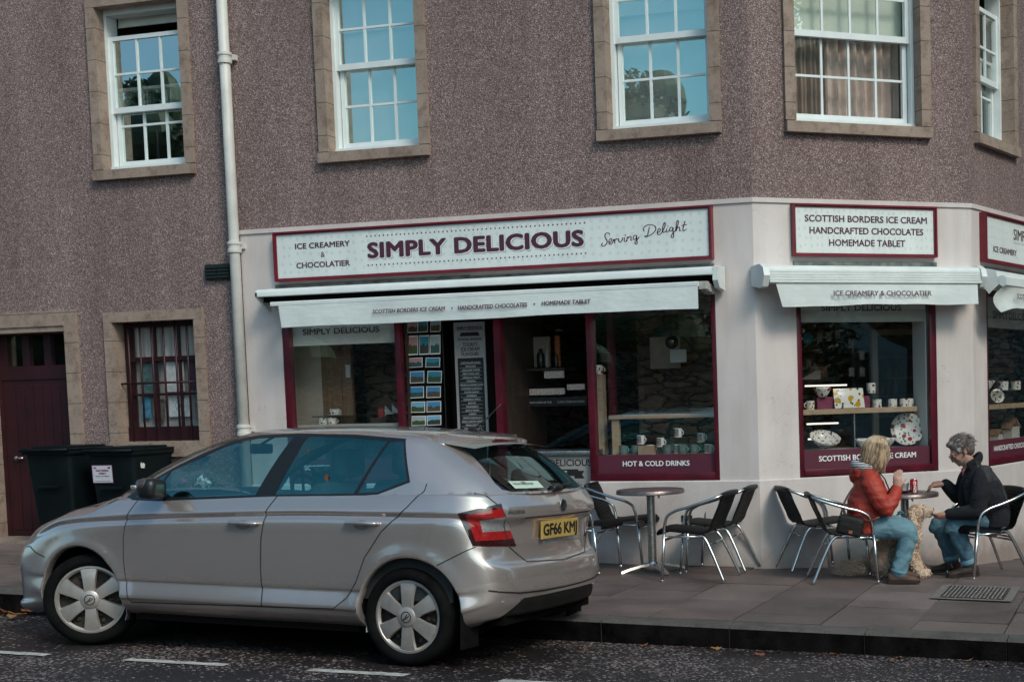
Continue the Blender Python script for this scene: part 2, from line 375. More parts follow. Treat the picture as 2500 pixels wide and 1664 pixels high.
def m_dotsign():
    """pale board printed with faint rosettes"""
    m, t, p = newmat('sign_board_print'); c = coords(t)
    s = t.nodes.new('ShaderNodeSeparateXYZ'); t.links.new(c, s.inputs[0])
    cb = t.nodes.new('ShaderNodeCombineXYZ'); t.links.new(math_(t, 'ADD', s.outputs[0], s.outputs[1]), cb.inputs[0]); t.links.new(s.outputs[2], cb.inputs[1])
    v = t.nodes.new('ShaderNodeTexVoronoi'); v.voronoi_dimensions = '2D'; v.inputs['Scale'].default_value = 13; v.inputs['Randomness'].default_value = .35; t.links.new(cb.outputs[0], v.inputs[0])
    d = math_(t, 'MULTIPLY', math_(t, 'LESS_THAN', v.outputs['Distance'], .2), math_(t, 'GREATER_THAN', v.outputs['Distance'], .07))
    col = mixc(t, math_(t, 'MULTIPLY', d, .75), (.74, .78, .77), (.60, .62, .63)); st = noise(t, coords(t, 'Object', (2, 2, .4)), 1.5, 5, .6)
    col = mixc(t, .6, col, ramp(t, st, [(.35, (.86, .87, .87)), (.6, (1.02, 1.02, 1.02))]), 'MULTIPLY')
    t.links.new(col, p.inputs['Base Color']); p.inputs['Roughness'].default_value = .45; return m
def m_foliage(name, a, b):
    m, t, p = newmat(name); o = coords(t); n = noise(t, o, 2.3, 3, .6)
    g = t.nodes.new('ShaderNodeNewGeometry'); col = ramp(t, n, [(.3, a), (.7, b)])
    col = mixc(t, .8, col, ramp(t, g.outputs['Random Per Island'], [(0, (.55, .6, .5)), (1, (1.5, 1.4, 1.3))]), 'MULTIPLY')
    t.links.new(col, p.inputs['Base Color']); p.inputs['Roughness'].default_value = .6; return m
def m_fur(name, stops, scale=34, stretch=(1, 1, 1)):
    m, t, p = newmat(name); c = coords(t, 'Object', stretch); g = t.nodes.new('ShaderNodeNewGeometry')
    n = noise(t, c, scale, 5, .7); n2 = noise(t, c, scale*.18, 3, .6)
    col = ramp(t, mixc(t, .5, n, n2), stops); col = mixc(t, .7, col, ramp(t, g.outputs['Random Per Island'], [(0, (.6, .58, .56)), (1, (1.35, 1.33, 1.3))]), 'MULTIPLY')
    t.links.new(col, p.inputs['Base Color']); p.inputs['Roughness'].default_value = .65; bump(t, p, n, .6, .008); return m
def m_cloth(name, a, b, scale=9, weave=260, wr=.35, rough=.85, folds=.5):
    m, t, p = newmat(name); c = coords(t)
    n = noise(t, c, scale, 5, .6); f = noise(t, coords(t, 'Object', (1, 1, 2.2)), scale*1.2, 3, .55); w = noise(t, c, weave, 2, .6)
    col = ramp(t, n, [(.3, a), (.7, b)]); col = mixc(t, wr, col, ramp(t, w, [(.3, (.6, .6, .6)), (.7, (1.4, 1.4, 1.4))]), 'MULTIPLY')
    t.links.new(col, p.inputs['Base Color']); p.inputs['Roughness'].default_value = rough
    q = bump(t, p, f, folds, .03); bump(t, p, w, .25, .003, q); return m
MT = {}
MT['roughcast'] = m_roughcast(); MT['cream'] = m_cream()
MT['sandstone'] = m_stone('sandstone_dressing', (.265, .195, .160), (.37, .285, .237))
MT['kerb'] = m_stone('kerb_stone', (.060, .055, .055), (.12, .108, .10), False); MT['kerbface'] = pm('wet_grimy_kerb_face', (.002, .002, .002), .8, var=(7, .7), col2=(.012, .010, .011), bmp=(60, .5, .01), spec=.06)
MT['asphalt'] = m_asphalt(); MT['paving'] = m_paving()
MT['line'] = pm('road_line_paint', (.42, .41, .39), .7, var=(14, .45), bmp=(90, .5, .006))
MT['upvc'] = pm('white_window_frame', (.72, .76, .77), .35, var=(6, .06))
MT['glass_up'] = m_glass('upper_window_glass', .56); MT['glass_shop'] = m_glass('shop_window_glass', .20)
MT['glass_bay'] = m_glass('bay_window_glass', .17); MT['glass_low'] = m_glass('plain_window_glass', .07)
MT['maroon'] = pm('maroon_gloss_paint', (.085, .006, .016), .32, var=(5, .35), bmp=((60, .25, .004),))
MT['maroon_shaded'] = pm('shaded_maroon_paint', (.026, .0025, .006), .5, var=(4, .35))
MT['band'] = pm('maroon_window_vinyl', (.10, .020, .038), .45, var=(3, .12))
MT['signred'] = pm('sign_frame_red', (.16, .012, .022), .4, var=(6, .25))
MT['dots'] = m_dotsign(); MT['ink'] = pm('aubergine_lettering', (.075, .016, .040), .6); MT['inkshade'] = pm('lettering_shadow_pink', (.25, .09, .13), .6)
MT['white'] = pm('white_lettering', (.80, .80, .79), .5); MT['black'] = pm('black_lettering', (.012, .011, .012), .6)
MT['awnmetal'] = pm('white_awning_metal', (.70, .73, .72), .4, var=(3, .10)); MT['canvas'] = m_cloth('white_awning_canvas', (.62, .67, .67), (.74, .78, .77), 3, 300, .12, .8, .35)
MT['dark'] = pm('dark_recess', (.006, .005, .005), .9, spec=.05); MT['lead'] = pm('weathered_lead', (.10, .105, .10), .7, var=(9, .6))
MT['pipe'] = pm('cream_pipe_paint', (.60, .58, .55), .45, var=(4, .14), bmp=(30, .1, .004)); MT['vent'] = pm('black_vent', (.012, .018, .018), .55)
MT['blind'] = pm('white_roller_blind', (.70, .72, .68), .8, var=(2, .08)); MT['curtain'] = pm('beige_curtain', (.36, .29, .25), .9, var=(5, .2))
MT['paper'] = pm('white_paper', (.66, .66, .64), .8); MT['chrome'] = pm('brushed_aluminium', (.62, .63, .64), .24, 1, var=(20, .10))
MT['steel'] = pm('scuffed_steel', (.50, .49, .48), .34, 1, var=(40, .3)); MT['wicker'] = m_wicker()
MT['interior'] = pm('shop_wall_plaster', (.55, .47, .39), .8, var=(2, .1)); MT['rubble_in'] = m_rubble('bare_stone_interior', (.16, .10, .07), (.36, .24, .17))
MT['rubble'] = m_rubble('rubble_stone', (.18, .13, .105), (.50, .38, .31)); MT['wood'] = m_wood('pine_shelf', (.36, .25, .16), (.50, .37, .25), (1, 9, 9))
MT['planks'] = m_wood('brown_planks', (.16, .09, .05), (.32, .19, .115), (9, 9, 1)); MT['darkwood'] = m_wood('dark_wood', (.025, .016, .012), (.06, .038, .028), (8, 8, 1))
MT['mug'] = pm('white_mug_glaze', (.72, .73, .71), .18); MT['greenglaze'] = pm('turquoise_glaze', (.10, .36, .36), .2)
MT['binplastic'] = pm('dark_green_bin_plastic', (.0045, .0085, .010), .5, var=(3, .5), bmp=(160, .2, .003), spec=.16)
MT['rubber'] = pm('tyre_rubber', (.006, .006, .0063), .85, var=(9, .5), bmp=(80, .3, .004), spec=.08); MT['blackplastic'] = pm('black_trim_plastic', (.010, .010, .011), .4)
# ------------------------------------------------------------------ ground, road, pavement, kerb
def grid(fn, xs, ys):
    mb = MB(); n = len(xs)
    mb.v = [(x, y, fn(x, y)) for y in ys for x in xs]
    mb.f = [(j*n+i, j*n+i+1, (j+1)*n+i+1, (j+1)*n+i) for j in range(len(ys)-1) for i in range(n-1)]
    mb.m = [0]*len(mb.f); return mb
far = [-180, -90, -45, -25, -16, -12, -8, -4, 0, 4, 8, 14, 25, 50, 100, 180]
tag(obj('road', grid(road_z, far, [-180, -90, -45, -30, -20, -14, -9, -7.5, -6, -5, -4, -3.4, -2.9, 0, 4, 12, 30, 80, 180]), MT['asphalt'], recalc=False), kind='structure')
# pavement: slabs laid in courses, each with its own tone and a slightly uneven bed
def pavement():
    mb = MB(); tones = []
    r = random.Random(3); xs0 = -3.36-.61*16
    def slab(x0, x1, y0, y1, dz):
        g = .0045
        p = [(x0+g, y0+g), (x1-g, y0+g), (x1-g, y1-g), (x0+g, y1-g)]
        a, b = r.uniform(-.003, .003), r.uniform(-.003, .003)
        top = [(x, y, ground_z(x, y)+dz+a*(x-x0)/.6+b*(y-y0)/.6) for x, y in p]
        low = [(x, y, z-.07) for x, y, z in top]
        mb.add(top+low, [(0, 1, 2, 3), (0, 4, 5, 1), (1, 5, 6, 2), (2, 6, 7, 3), (3, 7, 4, 0)]); tones.extend([r.random()]*5)
    rows = {0: [-2.45, -1.6, -.75, .1, 1.2, 2.4], 1: [-1.93, -1.1, -.3, .5, 1.6, 2.6], 2: [-2.42, -1.55, -.9, -.1, 1.0, 2.2], 3: [-1.9, -1.05, -.25, .6, 1.6, 2.7]}
    for i in range(36):
        x0 = xs0+.61*i
        cuts = [-2.80]+rows[(i-17) % 4]+[4, 6, 9] if x0 > -3.4 else [-2.80]+[c for c in rows[(i-17) % 4] if c < .35]+[.4]
        for a, b in zip(cuts[:-1], cuts[1:]): slab(x0, x0+.61, a, b, r.uniform(-.004, .005))
    # kerb stones along the road, level with the slabs
    for i in range(28):
        x0 = -15.6+.92*i; p = [(x0+.003, -2.952), (x0+.917, -2.952), (x0+.917, -2.806), (x0+.003, -2.806)]
        top = [(x, y, ground_z(x, y)+.002-(.006 if y < -2.9 else 0)) for x, y in p]; mid = [(x, y-(.012 if y < -2.9 else 0), z-.018) for x, y, z in top]
        low = [(x, y, z-.30) for x, y, z in mid]
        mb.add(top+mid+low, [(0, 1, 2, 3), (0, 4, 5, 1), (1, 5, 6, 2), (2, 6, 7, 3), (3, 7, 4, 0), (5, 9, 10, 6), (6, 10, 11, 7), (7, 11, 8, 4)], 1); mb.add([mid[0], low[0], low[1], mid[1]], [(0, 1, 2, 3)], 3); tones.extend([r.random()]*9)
    # bedding under the joints
    n0 = len(mb.f)
    g2 = grid(lambda x, y: ground_z(x, y)-.016, [-16, -12, -8, -4, -2, 0, 2, 6, 12], [-2.82, -1, 0, 1, 3, 9]); mb.add(g2.v, g2.f, 2); tones.extend([0]*(len(mb.f)-n0))
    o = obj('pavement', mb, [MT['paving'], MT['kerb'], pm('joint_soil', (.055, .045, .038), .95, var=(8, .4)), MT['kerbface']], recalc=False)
    at = o.data.attributes.new('tone', 'FLOAT', 'FACE'); at.data.foreach_set('value', tones)
    return tag(o, kind='structure')
pavement()
# painted bay dashes
for i, (x0, x1) in enumerate(((-7.95, -6.77), (-6.18, -5.45), (-4.87, -4.22), (-3.62, -2.95))):
    mb = MB(); n = 14; r = random.Random(i+40)
    up = []; lo = []
    for k in range(n+1):
        x = x0+(x1-x0)*k/n
        up.append((x, -4.545+r.uniform(-.008, .008))); lo.append((x, -4.635+r.uniform(-.008, .008)))
    mb.v = [(x, y, road_z(x, y)+.005) for x, y in up+lo]; mb.f = [(k, n+1+k, n+2+k, k+1) for k in range(n)]; mb.m = [0]*n
    tag(obj('road_marking', mb, MT['line']), kind='structure')
# ------------------------------------------------------------------ the corner building
bld = thing('corner_building', 'brown roughcast corner building with cream shopfront, stone window surrounds and chamfered corner', 'building', (0, 0, 0))
def wall(mb, fr, u0, u1, w0, w1, holes=(), v=0, depth=.22, m=0, bottom=True):
    us = sorted({u0, u1, *[h[0] for h in holes], *[h[1] for h in holes]}); ws = sorted({w0, w1, *[h[2] for h in holes], *[h[3] for h in holes]})
    us = [x for x in us if u0 <= x <= u1]; ws = [x for x in ws if w0 <= x <= w1]
    for i in range(len(us)-1):
        for j in range(len(ws)-1):
            c = ((us[i]+us[i+1])/2, (ws[j]+ws[j+1])/2)
            if any(h[0] < c[0] < h[1] and h[2] < c[1] < h[3] for h in holes): continue
            mb.quad(fr(us[i], v, ws[j]), fr(us[i+1], v, ws[j]), fr(us[i+1], v, ws[j+1]), fr(us[i], v, ws[j+1]), m)
    for a, b, c, d in holes:
        e = v+depth
        mb.quad(fr(a, v, c), fr(a, e, c), fr(a, e, d), fr(a, v, d), m); mb.quad(fr(b, v, c), fr(b, v, d), fr(b, e, d), fr(b, e, c), m)
        mb.quad(fr(a, v, d), fr(a, e, d), fr(b, e, d), fr(b, v, d), m)
        if bottom: mb.quad(fr(a, v, c), fr(b, v, c), fr(b, e, c), fr(a, e, c), m)
# window list: frame, opening u0,u1, z0,z1
OPEN = [(FA, -9.935, -8.985), (FA, -7.411, -6.465), (FA, -4.606, -3.662), (FB, .432, 1.673), (FC, .252, 1.172)]
WZ0, WZ1 = 3.89, 5.455; SW = .10
hA = [(u0-SW+.02, u1+SW-.02, WZ0-SW, WZ1+SW-.02) for f, u0, u1 in OPEN if f is FA]
hB = [(u0-SW+.02, u1+SW-.02, WZ0-SW, WZ1+SW-.02) for f, u0, u1 in OPEN if f is FB]
hC = [(u0-SW+.02, u1+SW-.02, WZ0-SW, WZ1+SW-.02) for f, u0, u1 in OPEN if f is FC]
DOOR = (-11.55, -10.51, .1, 2.384); LOW = (-9.937, -8.99, 1.19, 2.39)
CT = 3.21; TOP = 7.4; VB = .022       # top of the cream shopfront, eaves, setback of the roughcast
tA = VB*math.tan(ANG_B/2); tB = VB*math.tan((ANG_C-ANG_B)/2)
mb = MB()
wall(mb, FA, -18, K1.x-tA, CT, TOP, hA, VB)
wall(mb, FA, -18, -8.42, -.4, CT, [(DOOR[0]-.14, DOOR[1]+.12, -.4, DOOR[3]+.12), (LOW[0]-.08, LOW[1]+.08, LOW[2]-.05, LOW[3]+.08)], VB)
wall(mb, FB, tA, LB-tB, CT, TOP, hB, VB); wall(mb, FC, tB, 9, CT, TOP, hC, VB)
obj('roughcast_wall', mb, MT['roughcast'], bld, recalc=False)
# cream shopfront with openings
SA = (-8.015, -3.66, .766, 2.60); SB = (.39, 1.79, .766, 2.45); SCW = (.356, 2.6, .766, 2.45)
mb = MB()
wall(mb, FA, -8.42, K1.x, .766, CT, [SA], 0, .10, 0, False); wall(mb, FB, 0, LB, .766, CT, [SB], 0, .10, 0, False); wall(mb, FC, 0, 9, .766, CT, [SCW], 0, .10, 0, False)
mb.quad(FA(-8.42, 0, .2), FA(-8.42, .1, .2), FA(-8.42, .1, CT), FA(-8.42, 0, CT))
tp = [FA(-8.42, 0, CT), FA(K1.x, 0, CT), FB(LB, 0, CT), FC(9, 0, CT)]; tq = [FA(-8.42, .06, CT), FA(K1.x-.02, .06, CT), FB(LB-.02, .06, CT), FC(9, .06, CT)]
for i in range(3): mb.quad(tp[i], tp[i+1], tq[i+1], tq[i])
obj('shopfront_wall', mb, MT['cream'], bld, recalc=False)
# projecting plinth below the windows, and thin cornice band under the roughcast
mb = MB(); PV = .028; a1 = PV*math.tan(ANG_B/2); a2 = PV*math.tan((ANG_C-ANG_B)/2)
P = [lambda z: FA(-8.42, -PV, z), lambda z: FA(K1.x+a1, -PV, z), lambda z: FB(LB+a2, -PV, z), lambda z: FC(9, -PV, z)]
Q = [lambda z: FA(-8.42, .0, z), lambda z: FA(K1.x, .0, z), lambda z: FB(LB, .0, z), lambda z: FC(9, .0, z)]
for i in range(3):
    if i == 0:
        for ua, ub in ((-8.42, -6.76), (-4.89, K1.x+a1)):      # gap for the shop doorway
            if ua > -5: obj('shopfront_plinth', mb, MT['cream'], bld, recalc=False); mb = MB()
            mb.quad(FA(ua, -PV, -.35), FA(ub, -PV, -.35), FA(ub, -PV, .755), FA(ua, -PV, .755)); uc = min(ub, K1.x)
            mb.quad(FA(ua, -PV, .755), FA(ub, -PV, .755), FA(uc, .0, .7655), FA(ua, .0, .7655))
            mb.quad(FA(ua, -PV, -.35), FA(ua, .1, -.35), FA(ua, .1, .755), FA(ua, -PV, .755)); mb.quad(FA(ub, -PV, -.35), FA(ub, .1, -.35), FA(ub, .1, .755), FA(ub, -PV, .755))
    else:
        mb.quad(P[i](-.5), P[i+1](-.5), P[i+1](.755), P[i](.755)); mb.quad(P[i](.755), P[i+1](.755), Q[i+1](.7655), Q[i](.7655))
obj('shopfront_plinth', mb, MT['cream'], bld, recalc=False)
mb = MB(); CV = .016; a1 = CV*math.tan(ANG_B/2); a2 = CV*math.tan((ANG_C-ANG_B)/2)
P = [lambda z: FA(-8.425, -CV, z), lambda z: FA(K1.x+a1, -CV, z), lambda z: FB(LB+a2, -CV, z), lambda z: FC(9, -CV, z)]
for i in range(3):
    mb.quad(P[i](3.172), P[i+1](3.172), P[i+1](3.2125), P[i](3.2125)); mb.quad(P[i](3.2125), P[i+1](3.2125), tq[i+1]+Vector((0, 0, .0026)), tq[i]+Vector((0, 0, .0026))); mb.quad(P[i](3.172), P[i+1](3.172), Q[i+1](3.172), Q[i](3.172))
obj('cornice', mb, MT['cream'], bld, recalc=False)
# shell: floors, back, roof
foot = [FA(-18, .35, 0), FA(K1.x-.12, .35, 0), FB(LB-.12, .35, 0), FC(9, .35, 0), Vector((-3.5, 11, 0)), Vector((-18, 11, 0))]
def slab(name, z0, z1, m):
    mb = MB(); mb.prism([(p.x, p.y) for p in foot], lambda a, b, d: Vector((a, b, d)), z0, z1); return obj(name, mb, m, bld)
slab('shop_floor', -.1, .12, MT['darkwood']); slab('ceiling', 3.0, 3.3, MT['interior'])
mb = MB(); mb.prism([(p.x, p.y) for p in [FA(-18.2, -.25, 0), FA(K1.x+.1, -.25, 0), FB(LB+.1, -.25, 0), FC(9.2, -.25, 0), Vector((-3.3, 11.3, 0)), Vector((-18.2, 11.3, 0))]], lambda a, b, d: Vector((a, b, d)), TOP-.03, TOP+.35)
obj('roof', mb, pm('roof_slate', (.05, .05, .055), .7, var=(5, .3)), bld)
mb = MB(); zc = (-.4, TOP)
for a, b in ((foot[3], foot[4]), (foot[4], foot[5]), (foot[5], foot[0])): mb.quad(Vector((a.x, a.y, zc[0])), Vector((b.x, b.y, zc[0])), Vector((b.x, b.y, zc[1])), Vector((a.x, a.y, zc[1])))
mb.quad(FA(-18, VB, zc[0]), FA(-18, .35, zc[0]), FA(-18, .35, zc[1]), FA(-18, VB, zc[1]))
obj('rear_wall', mb, MT['roughcast'], bld, recalc=False)
# dark partition rooms behind the upstairs windows
mb = MB()
for fr, u0, u1 in OPEN:
    a, b = u0-.4, u1+.4
    if fr is FC: a, b = u0-.05, u1+.6
    mb.quad(fr(a, 1.6, 3.32), fr(b, 1.6, 3.32), fr(b, 1.6, 6.4), fr(a, 1.6, 6.4))
    mb.quad(fr(a, .3, 3.32), fr(a, 1.6, 3.32), fr(a, 1.6, 6.4), fr(a, .3, 6.4)); mb.quad(fr(b, .3, 3.32), fr(b, 1.6, 3.32), fr(b, 1.6, 6.4), fr(b, .3, 6.4))
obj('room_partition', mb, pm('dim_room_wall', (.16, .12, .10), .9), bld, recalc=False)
# ---- sash windows
def surround(fr, u0, u1, z0, z1, sill=True, v0=-.014, depth=.135, jw=SW, name='stone_surround', parent=None):
    mb = MB(); b0 = VB-.022+v0
    mb.box(u0-jw, u0, b0, depth, z0, z1, fr); mb.box(u1, u1+jw, b0, depth, z0, z1, fr)
    mb.box(u0-jw, u1+jw, b0-.0025, depth, z1, z1+jw, fr)
    if sill:
        s0 = b0-.028
        vs = [fr(u, v, z) for u in (u0-jw, u1+jw) for v, z in ((s0, z0-.105), (s0, z0-.012), (depth, z0), (depth, z0-.105))]
        mb.add(vs, [(0, 1, 2, 3), (7, 6, 5, 4), (0, 4, 5, 1), (1, 5, 6, 2), (2, 6, 7, 3), (3, 7, 4, 0)])
    return obj(name, mb, MT['sandstone'], parent)
def sash(fr, u0, u1, z0, z1, v, cols, rowz, st=.042, top=.04, bot=.055, parent=None, mun=.0105, glass='glass_up'):
    mb = MB(); d = .042
    mb.box(u0, u0+st, v, v+d, z0, z1, fr); mb.box(u1-st, u1, v, v+d, z0, z1, fr)
    mb.box(u0+st, u1-st, v+.001, v+d, z1-top, z1, fr); mb.box(u0+st, u1-st, v-.004, v+d, z0, z0+bot, fr)
    g0, g1 = u0+st, u1-st
    for k in range(1, cols):
        u = g0+(g1-g0)*k/cols; mb.box(u-mun, u+mun, v+.008, v+.03, z0+bot, z1-top, fr)
    for z in rowz: mb.box(g0, g1, v+.009, v+.029, z-mun, z+mun, fr)
    obj('sash', mb, MT['upvc'], parent)
    mb = MB(); mb.quad(fr(g0, v+.02, z0+bot), fr(g1, v+.02, z0+bot), fr(g1, v+.02, z1-top), fr(g0, v+.02, z1-top)); obj('pane', mb, MT[glass], parent)
def blind(fr, u0, u1, z0, z1, v, mat, parent, name='blind', wav=0):
    mb = MB(); n = 60 if wav else 1; th = .006
    a = []
    for k in range(n+1):
        u = u0+(u1-u0)*k/n; vv = v+(wav*math.sin(k*.9)+wav*.6*math.sin(k*.37+1) if wav else 0); a.append((u, vv))
    for (ua, va), (ub, vb) in zip(a[:-1], a[1:]): mb.quad(fr(ua, va, z0), fr(ub, vb, z0), fr(ub, vb, z1), fr(ua, va, z1))
    if not wav: mb.tube([fr(u0, v, z0), fr(u1, v, z0)], .009, 6)
    obj(name, mb, mat, parent, smooth=bool(wav), recalc=False)
def upstairs(i, fr, u0, u1, cols, up, lo, um, lm, fl=0, fr_=0):
    mb = MB(); v = .125; w = .055
    # box frame: visible jambs, head and cill
    mb.box(u0-.02, u0+w*.55+fl, v, v+.15, WZ0+.035, WZ1, fr); mb.box(u1-w*.55-fr_, u1+.02, v, v+.15, WZ0+.035, WZ1, fr)
    mb.box(u0+w*.55+fl, u1-w*.55-fr_, v+.001, v+.15, WZ1-.05, WZ1+.03, fr); mb.box(u0-.02, u1+.02, v-.012, v+.15, WZ0-.0, WZ0+.075-.035, fr)
    win = obj('window', mb, MT['upvc'], bld)
    a, b = u0+w*.55+fl-.003, u1-w*.55-fr_+.003
    surround(fr, u0, u1, WZ0, WZ1, parent=win)
    g_ = 'glass_up' if fr is FA else 'glass_bay'
    sash(fr, a, b, up[0], up[1], v+.022, cols, [um], parent=win, glass=g_); sash(fr, a+.012, b-.012, lo[0], lo[1], v+.068, cols, [lm], parent=win, top=.03, glass=g_)
    return win, a, b
SZ = (WZ0+.042, 4.705)
w1, a, b = upstairs(1, *OPEN[0], 3, (4.455, 5.20), SZ, 4.834, 4.335); blind(FA, a, b, 5.33, 5.42, .30, MT['blind'], w1)
w2, a, b = upstairs(2, *OPEN[1], 3, (4.66, 5.41), SZ, 5.035, 4.33); blind(FA, a, b, 5.04, 5.42, .28, MT['blind'], w2); blind(FA, a, b, 3.9, 5.43, .31, MT['blind'], w2); blind(FA, a, a+.2, 3.9, 5.3, .42, MT['curtain'], w2, 'curtain', .012)  # full-height white blind added behind the short one to make the panes paler
w3, a, b = upstairs(3, *OPEN[2], 3, (4.66, 5.41), SZ, 5.035, 4.34); blind(FA, a, b, 4.93, 5.42, .28, MT['blind'], w3); blind(FA, a, b, 3.9, 5.43, .31, MT['blind'], w3); blind(FA, a, a+.42, 3.9, 5.3, .40, MT['curtain'], w3, 'curtain', .012); blind(FA, b-.30, b, 3.9, 5.3, .40, MT['curtain'], w3, 'curtain', .012)  # full-height white blind added here too, to lift the brightness of the panes
w4, a, b = upstairs(4, *OPEN[3], 4, (4.655, 5.41), SZ, 5.035, 4.325); blind(FB, a, b, 4.72, 5.42, .30, pm('pale_green_blind', (.60, .66, .58), .8, var=(3, .06)), w4)
blind(FB, a, a+.42, 3.9, 5.3, .36, MT['curtain'], w4, 'curtain', .02); blind(FB, a+.40, b, 3.9, 5.3, .40, pm('taupe_curtain', (.62, .50, .45), .9, var=(4, .25)), w4, 'curtain', .024)
w5, a, b = upstairs(5, *OPEN[4], 3, (4.455, 5.16), SZ, 4.79, 4.34); blind(FC, a, b, 3.9, 5.3, .40, MT['curtain'], w5, 'curtain', .02)
# ---- street door in its stone surround
mb = MB()
mb.box(DOOR[1], DOOR[1]+.145, -.012, .2, -.1, DOOR[3]+.15, FA); mb.box(DOOR[0]-.14, DOOR[0], -.012, .2, -.1, DOOR[3]+.15, FA); mb.box(DOOR[0], DOOR[1], -.0145, .2, DOOR[3], DOOR[3]+.15, FA)
mb.box(DOOR[0], DOOR[1]-.0, .001, .2, DOOR[3]-.055, DOOR[3]-.001, FA)
mb.box(DOOR[0]-.1, DOOR[1]+.1, -.25, .3, -.2, .235, FA)
dsur = obj('door_surround', mb, MT['sandstone'], bld)
mb = MB(); d0, d1 = DOOR[0]+.05, DOOR[1]-.02
mb.box(d0, d1, .205, .25, .24, 1.86, FA)
for k in range(8): mb.box(d0+.05+k*.112, d0+.05+k*.112+.104, .198, .21, .3, 1.80, FA, bev=.004)
mb.box(d0, d1, .190, .25, 1.86, 2.0, FA); mb.box(d0, d1, .2, .25, 2.32, DOOR[3], FA)
for u in (d0, d0+.275, d0+.545, d1-.09): mb.box(u, u+.09, .199, .25, 2.0, 2.32, FA)
mb.box(d0-.07, d0, .2, .26, .2, 2.4, FA); mb.box(d1, d1+.03, .203, .26, .2, 2.4, FA)
door = obj('street_door', mb, MT['maroon_shaded'], bld)
mb = MB(); mb.box(d0+.05, d1-.05, .225, .23, 2.0, 2.33, FA); obj('door_pane', mb, MT['glass_low'], door)
mb = MB(); mb.box(d0, d1, .30, .34, 1.99, 2.34, FA); obj('door_backing', mb, MT['dark'], door)
mb = MB(); mb.tube([FA(d1-.82, .17, 1.05), FA(d1-.74, .17, 1.05)], .012, 8); mb.ell(FA(d1-.84, .185, 1.05), (.024, .02, .024), 10, 7); obj('door_handle', mb, MT['steel'], door, smooth=True)
# ---- barred low window
mb = MB(); mb.box(LOW[0]-.1, LOW[0], -.010, .17, LOW[2]+.01, LOW[3], FA); mb.box(LOW[1], LOW[1]+.105, -.010, .17, LOW[2]+.01, LOW[3], FA); mb.box(LOW[0]-.1, LOW[1]+.105, -.0125, .17, LOW[3], LOW[3]+.1, FA)
mb.box(LOW[0]-.1, LOW[1]+.105, -.03, .17, LOW[2]-.14, LOW[2]+.012, FA)
mbw = MB(); a, b = LOW[0]+.0, LOW[1]; v = .16
mbw.box(a, a+.06, v, v+.08, LOW[2]+.012, LOW[3], FA); mbw.box(b-.05, b, v, v+.08, LOW[2]+.012, LOW[3], FA); mbw.box(a+.06, b-.05, v+.001, v+.08, LOW[3]-.05, LOW[3], FA); mbw.box(a, b, v-.012, v+.08, LOW[2]+.012, 1.345, FA)
mbw.box(a+.06, b-.05, v+.004, v+.05, 2.0, 2.045, FA); mbw.box(a+.06, b-.05, v+.018, v+.04, 1.655, 1.68, FA)
for k in (1, 2): mbw.box(a+.06+k*.28-.011, a+.06+k*.28+.011, v+.017, v+.041, 1.345, LOW[3]-.05, FA)
lw = obj('barred_window', mbw, MT['maroon_shaded'], bld); obj('stone_surround', mb, MT['sandstone'], lw)
mb = MB(); mb.quad(FA(a+.05, v+.03, 1.34), FA(b-.04, v+.03, 1.34), FA(b-.04, v+.03, 2.35), FA(a+.05, v+.03, 2.35)); obj('pane', mb, MT['glass_low'], lw)
mb = MB()
for k in range(6):
    u = -9.828+.137*k; mb.tube([FA(u, .085, 1.17), FA(u, .085, 2.40)], .0105, 8)
mb.tube([FA(LOW[0]-.01, .085, 1.782), FA(LOW[1]+.01, .085, 1.782)], .0105, 8)
obj('window_bars', mb, MT['maroon_shaded'], lw, smooth=True)
blind(FA, a+.02, b-.02, 2.0, 2.4, .23, pm('dusty_net', (.42, .40, .39), .9), lw, 'curtain', .012)
mb = MB(); mb.box(a, b, .25, .27, 1.2, 2.4, FA); obj('window_backing', mb, pm('grey_board', (.30, .30, .30), .9), lw)
# ---- vent and shopfront joinery
mb = MB(); mb.box(-8.825, -8.535, -.012, .03, 2.757, 2.905, FA)
for k in range(2):
    for j in range(4): mb.box(-8.815+k*.142, -8.69+k*.142, -.03, -.011, 2.772+j*.032, 2.79+j*.032, FA)
obj('wall_vent', mb, MT['vent'], bld)
mb = MB(); mb.box(-4.02, -3.92, -.034, -.02, .40, .458, FA)
for k in range(5): mb.box(-4.014+k*.019, -4.003+k*.019, -.040, -.033, .405, .453, FA)
obj('wall_vent', mb, MT['vent'], bld)
def shopwindow(fr, u0, u1, z0, z1, l, r, b, parent, band=(.846, 1.0), glass='glass_shop', vf=.004):
    mb = MB(); d = .075
    mb.box(u0, u0+l, vf, vf+d, z0, z1, fr, bev=.006); mb.box(u1-r, u1, vf, vf+d, z0, z1, fr, bev=.006); mb.box(u0+l-.002, u1-r+.002, vf-.010, vf+d, z0, z0+b, fr, bev=.006); mb.box(u0+l, u1-r, vf+.001, vf+d, z1-.06, z1, fr)
    w = obj('shop_window', mb, MT['maroon'], parent, autosmooth=40)
    mb = MB(); mb.quad(fr(u0+l, vf+.045, z0+b), fr(u1-r, vf+.045, z0+b), fr(u1-r, vf+.045, z1-.06), fr(u0+l, vf+.045, z1-.06)); obj('pane', mb, MT[glass], w)
    mb = MB(); mb.box(u0+l, u1-r, vf+.036, vf+.042, band[0]-.01, band[1], fr); bd = obj('maroon_band', mb, MT['band'], w)
    return w, bd
SWL, bdL = shopwindow(FA, -8.015, -6.76, .77, 2.60, .07, .055, .07, bld)
SWR, bdR = shopwindow(FA, -4.89, -3.66, .77, 2.60, .065, .045, .07, bld)
SWB, bdB = shopwindow(FB, .39, 1.79, .775, 2.45, .05, .065, .06, bld)
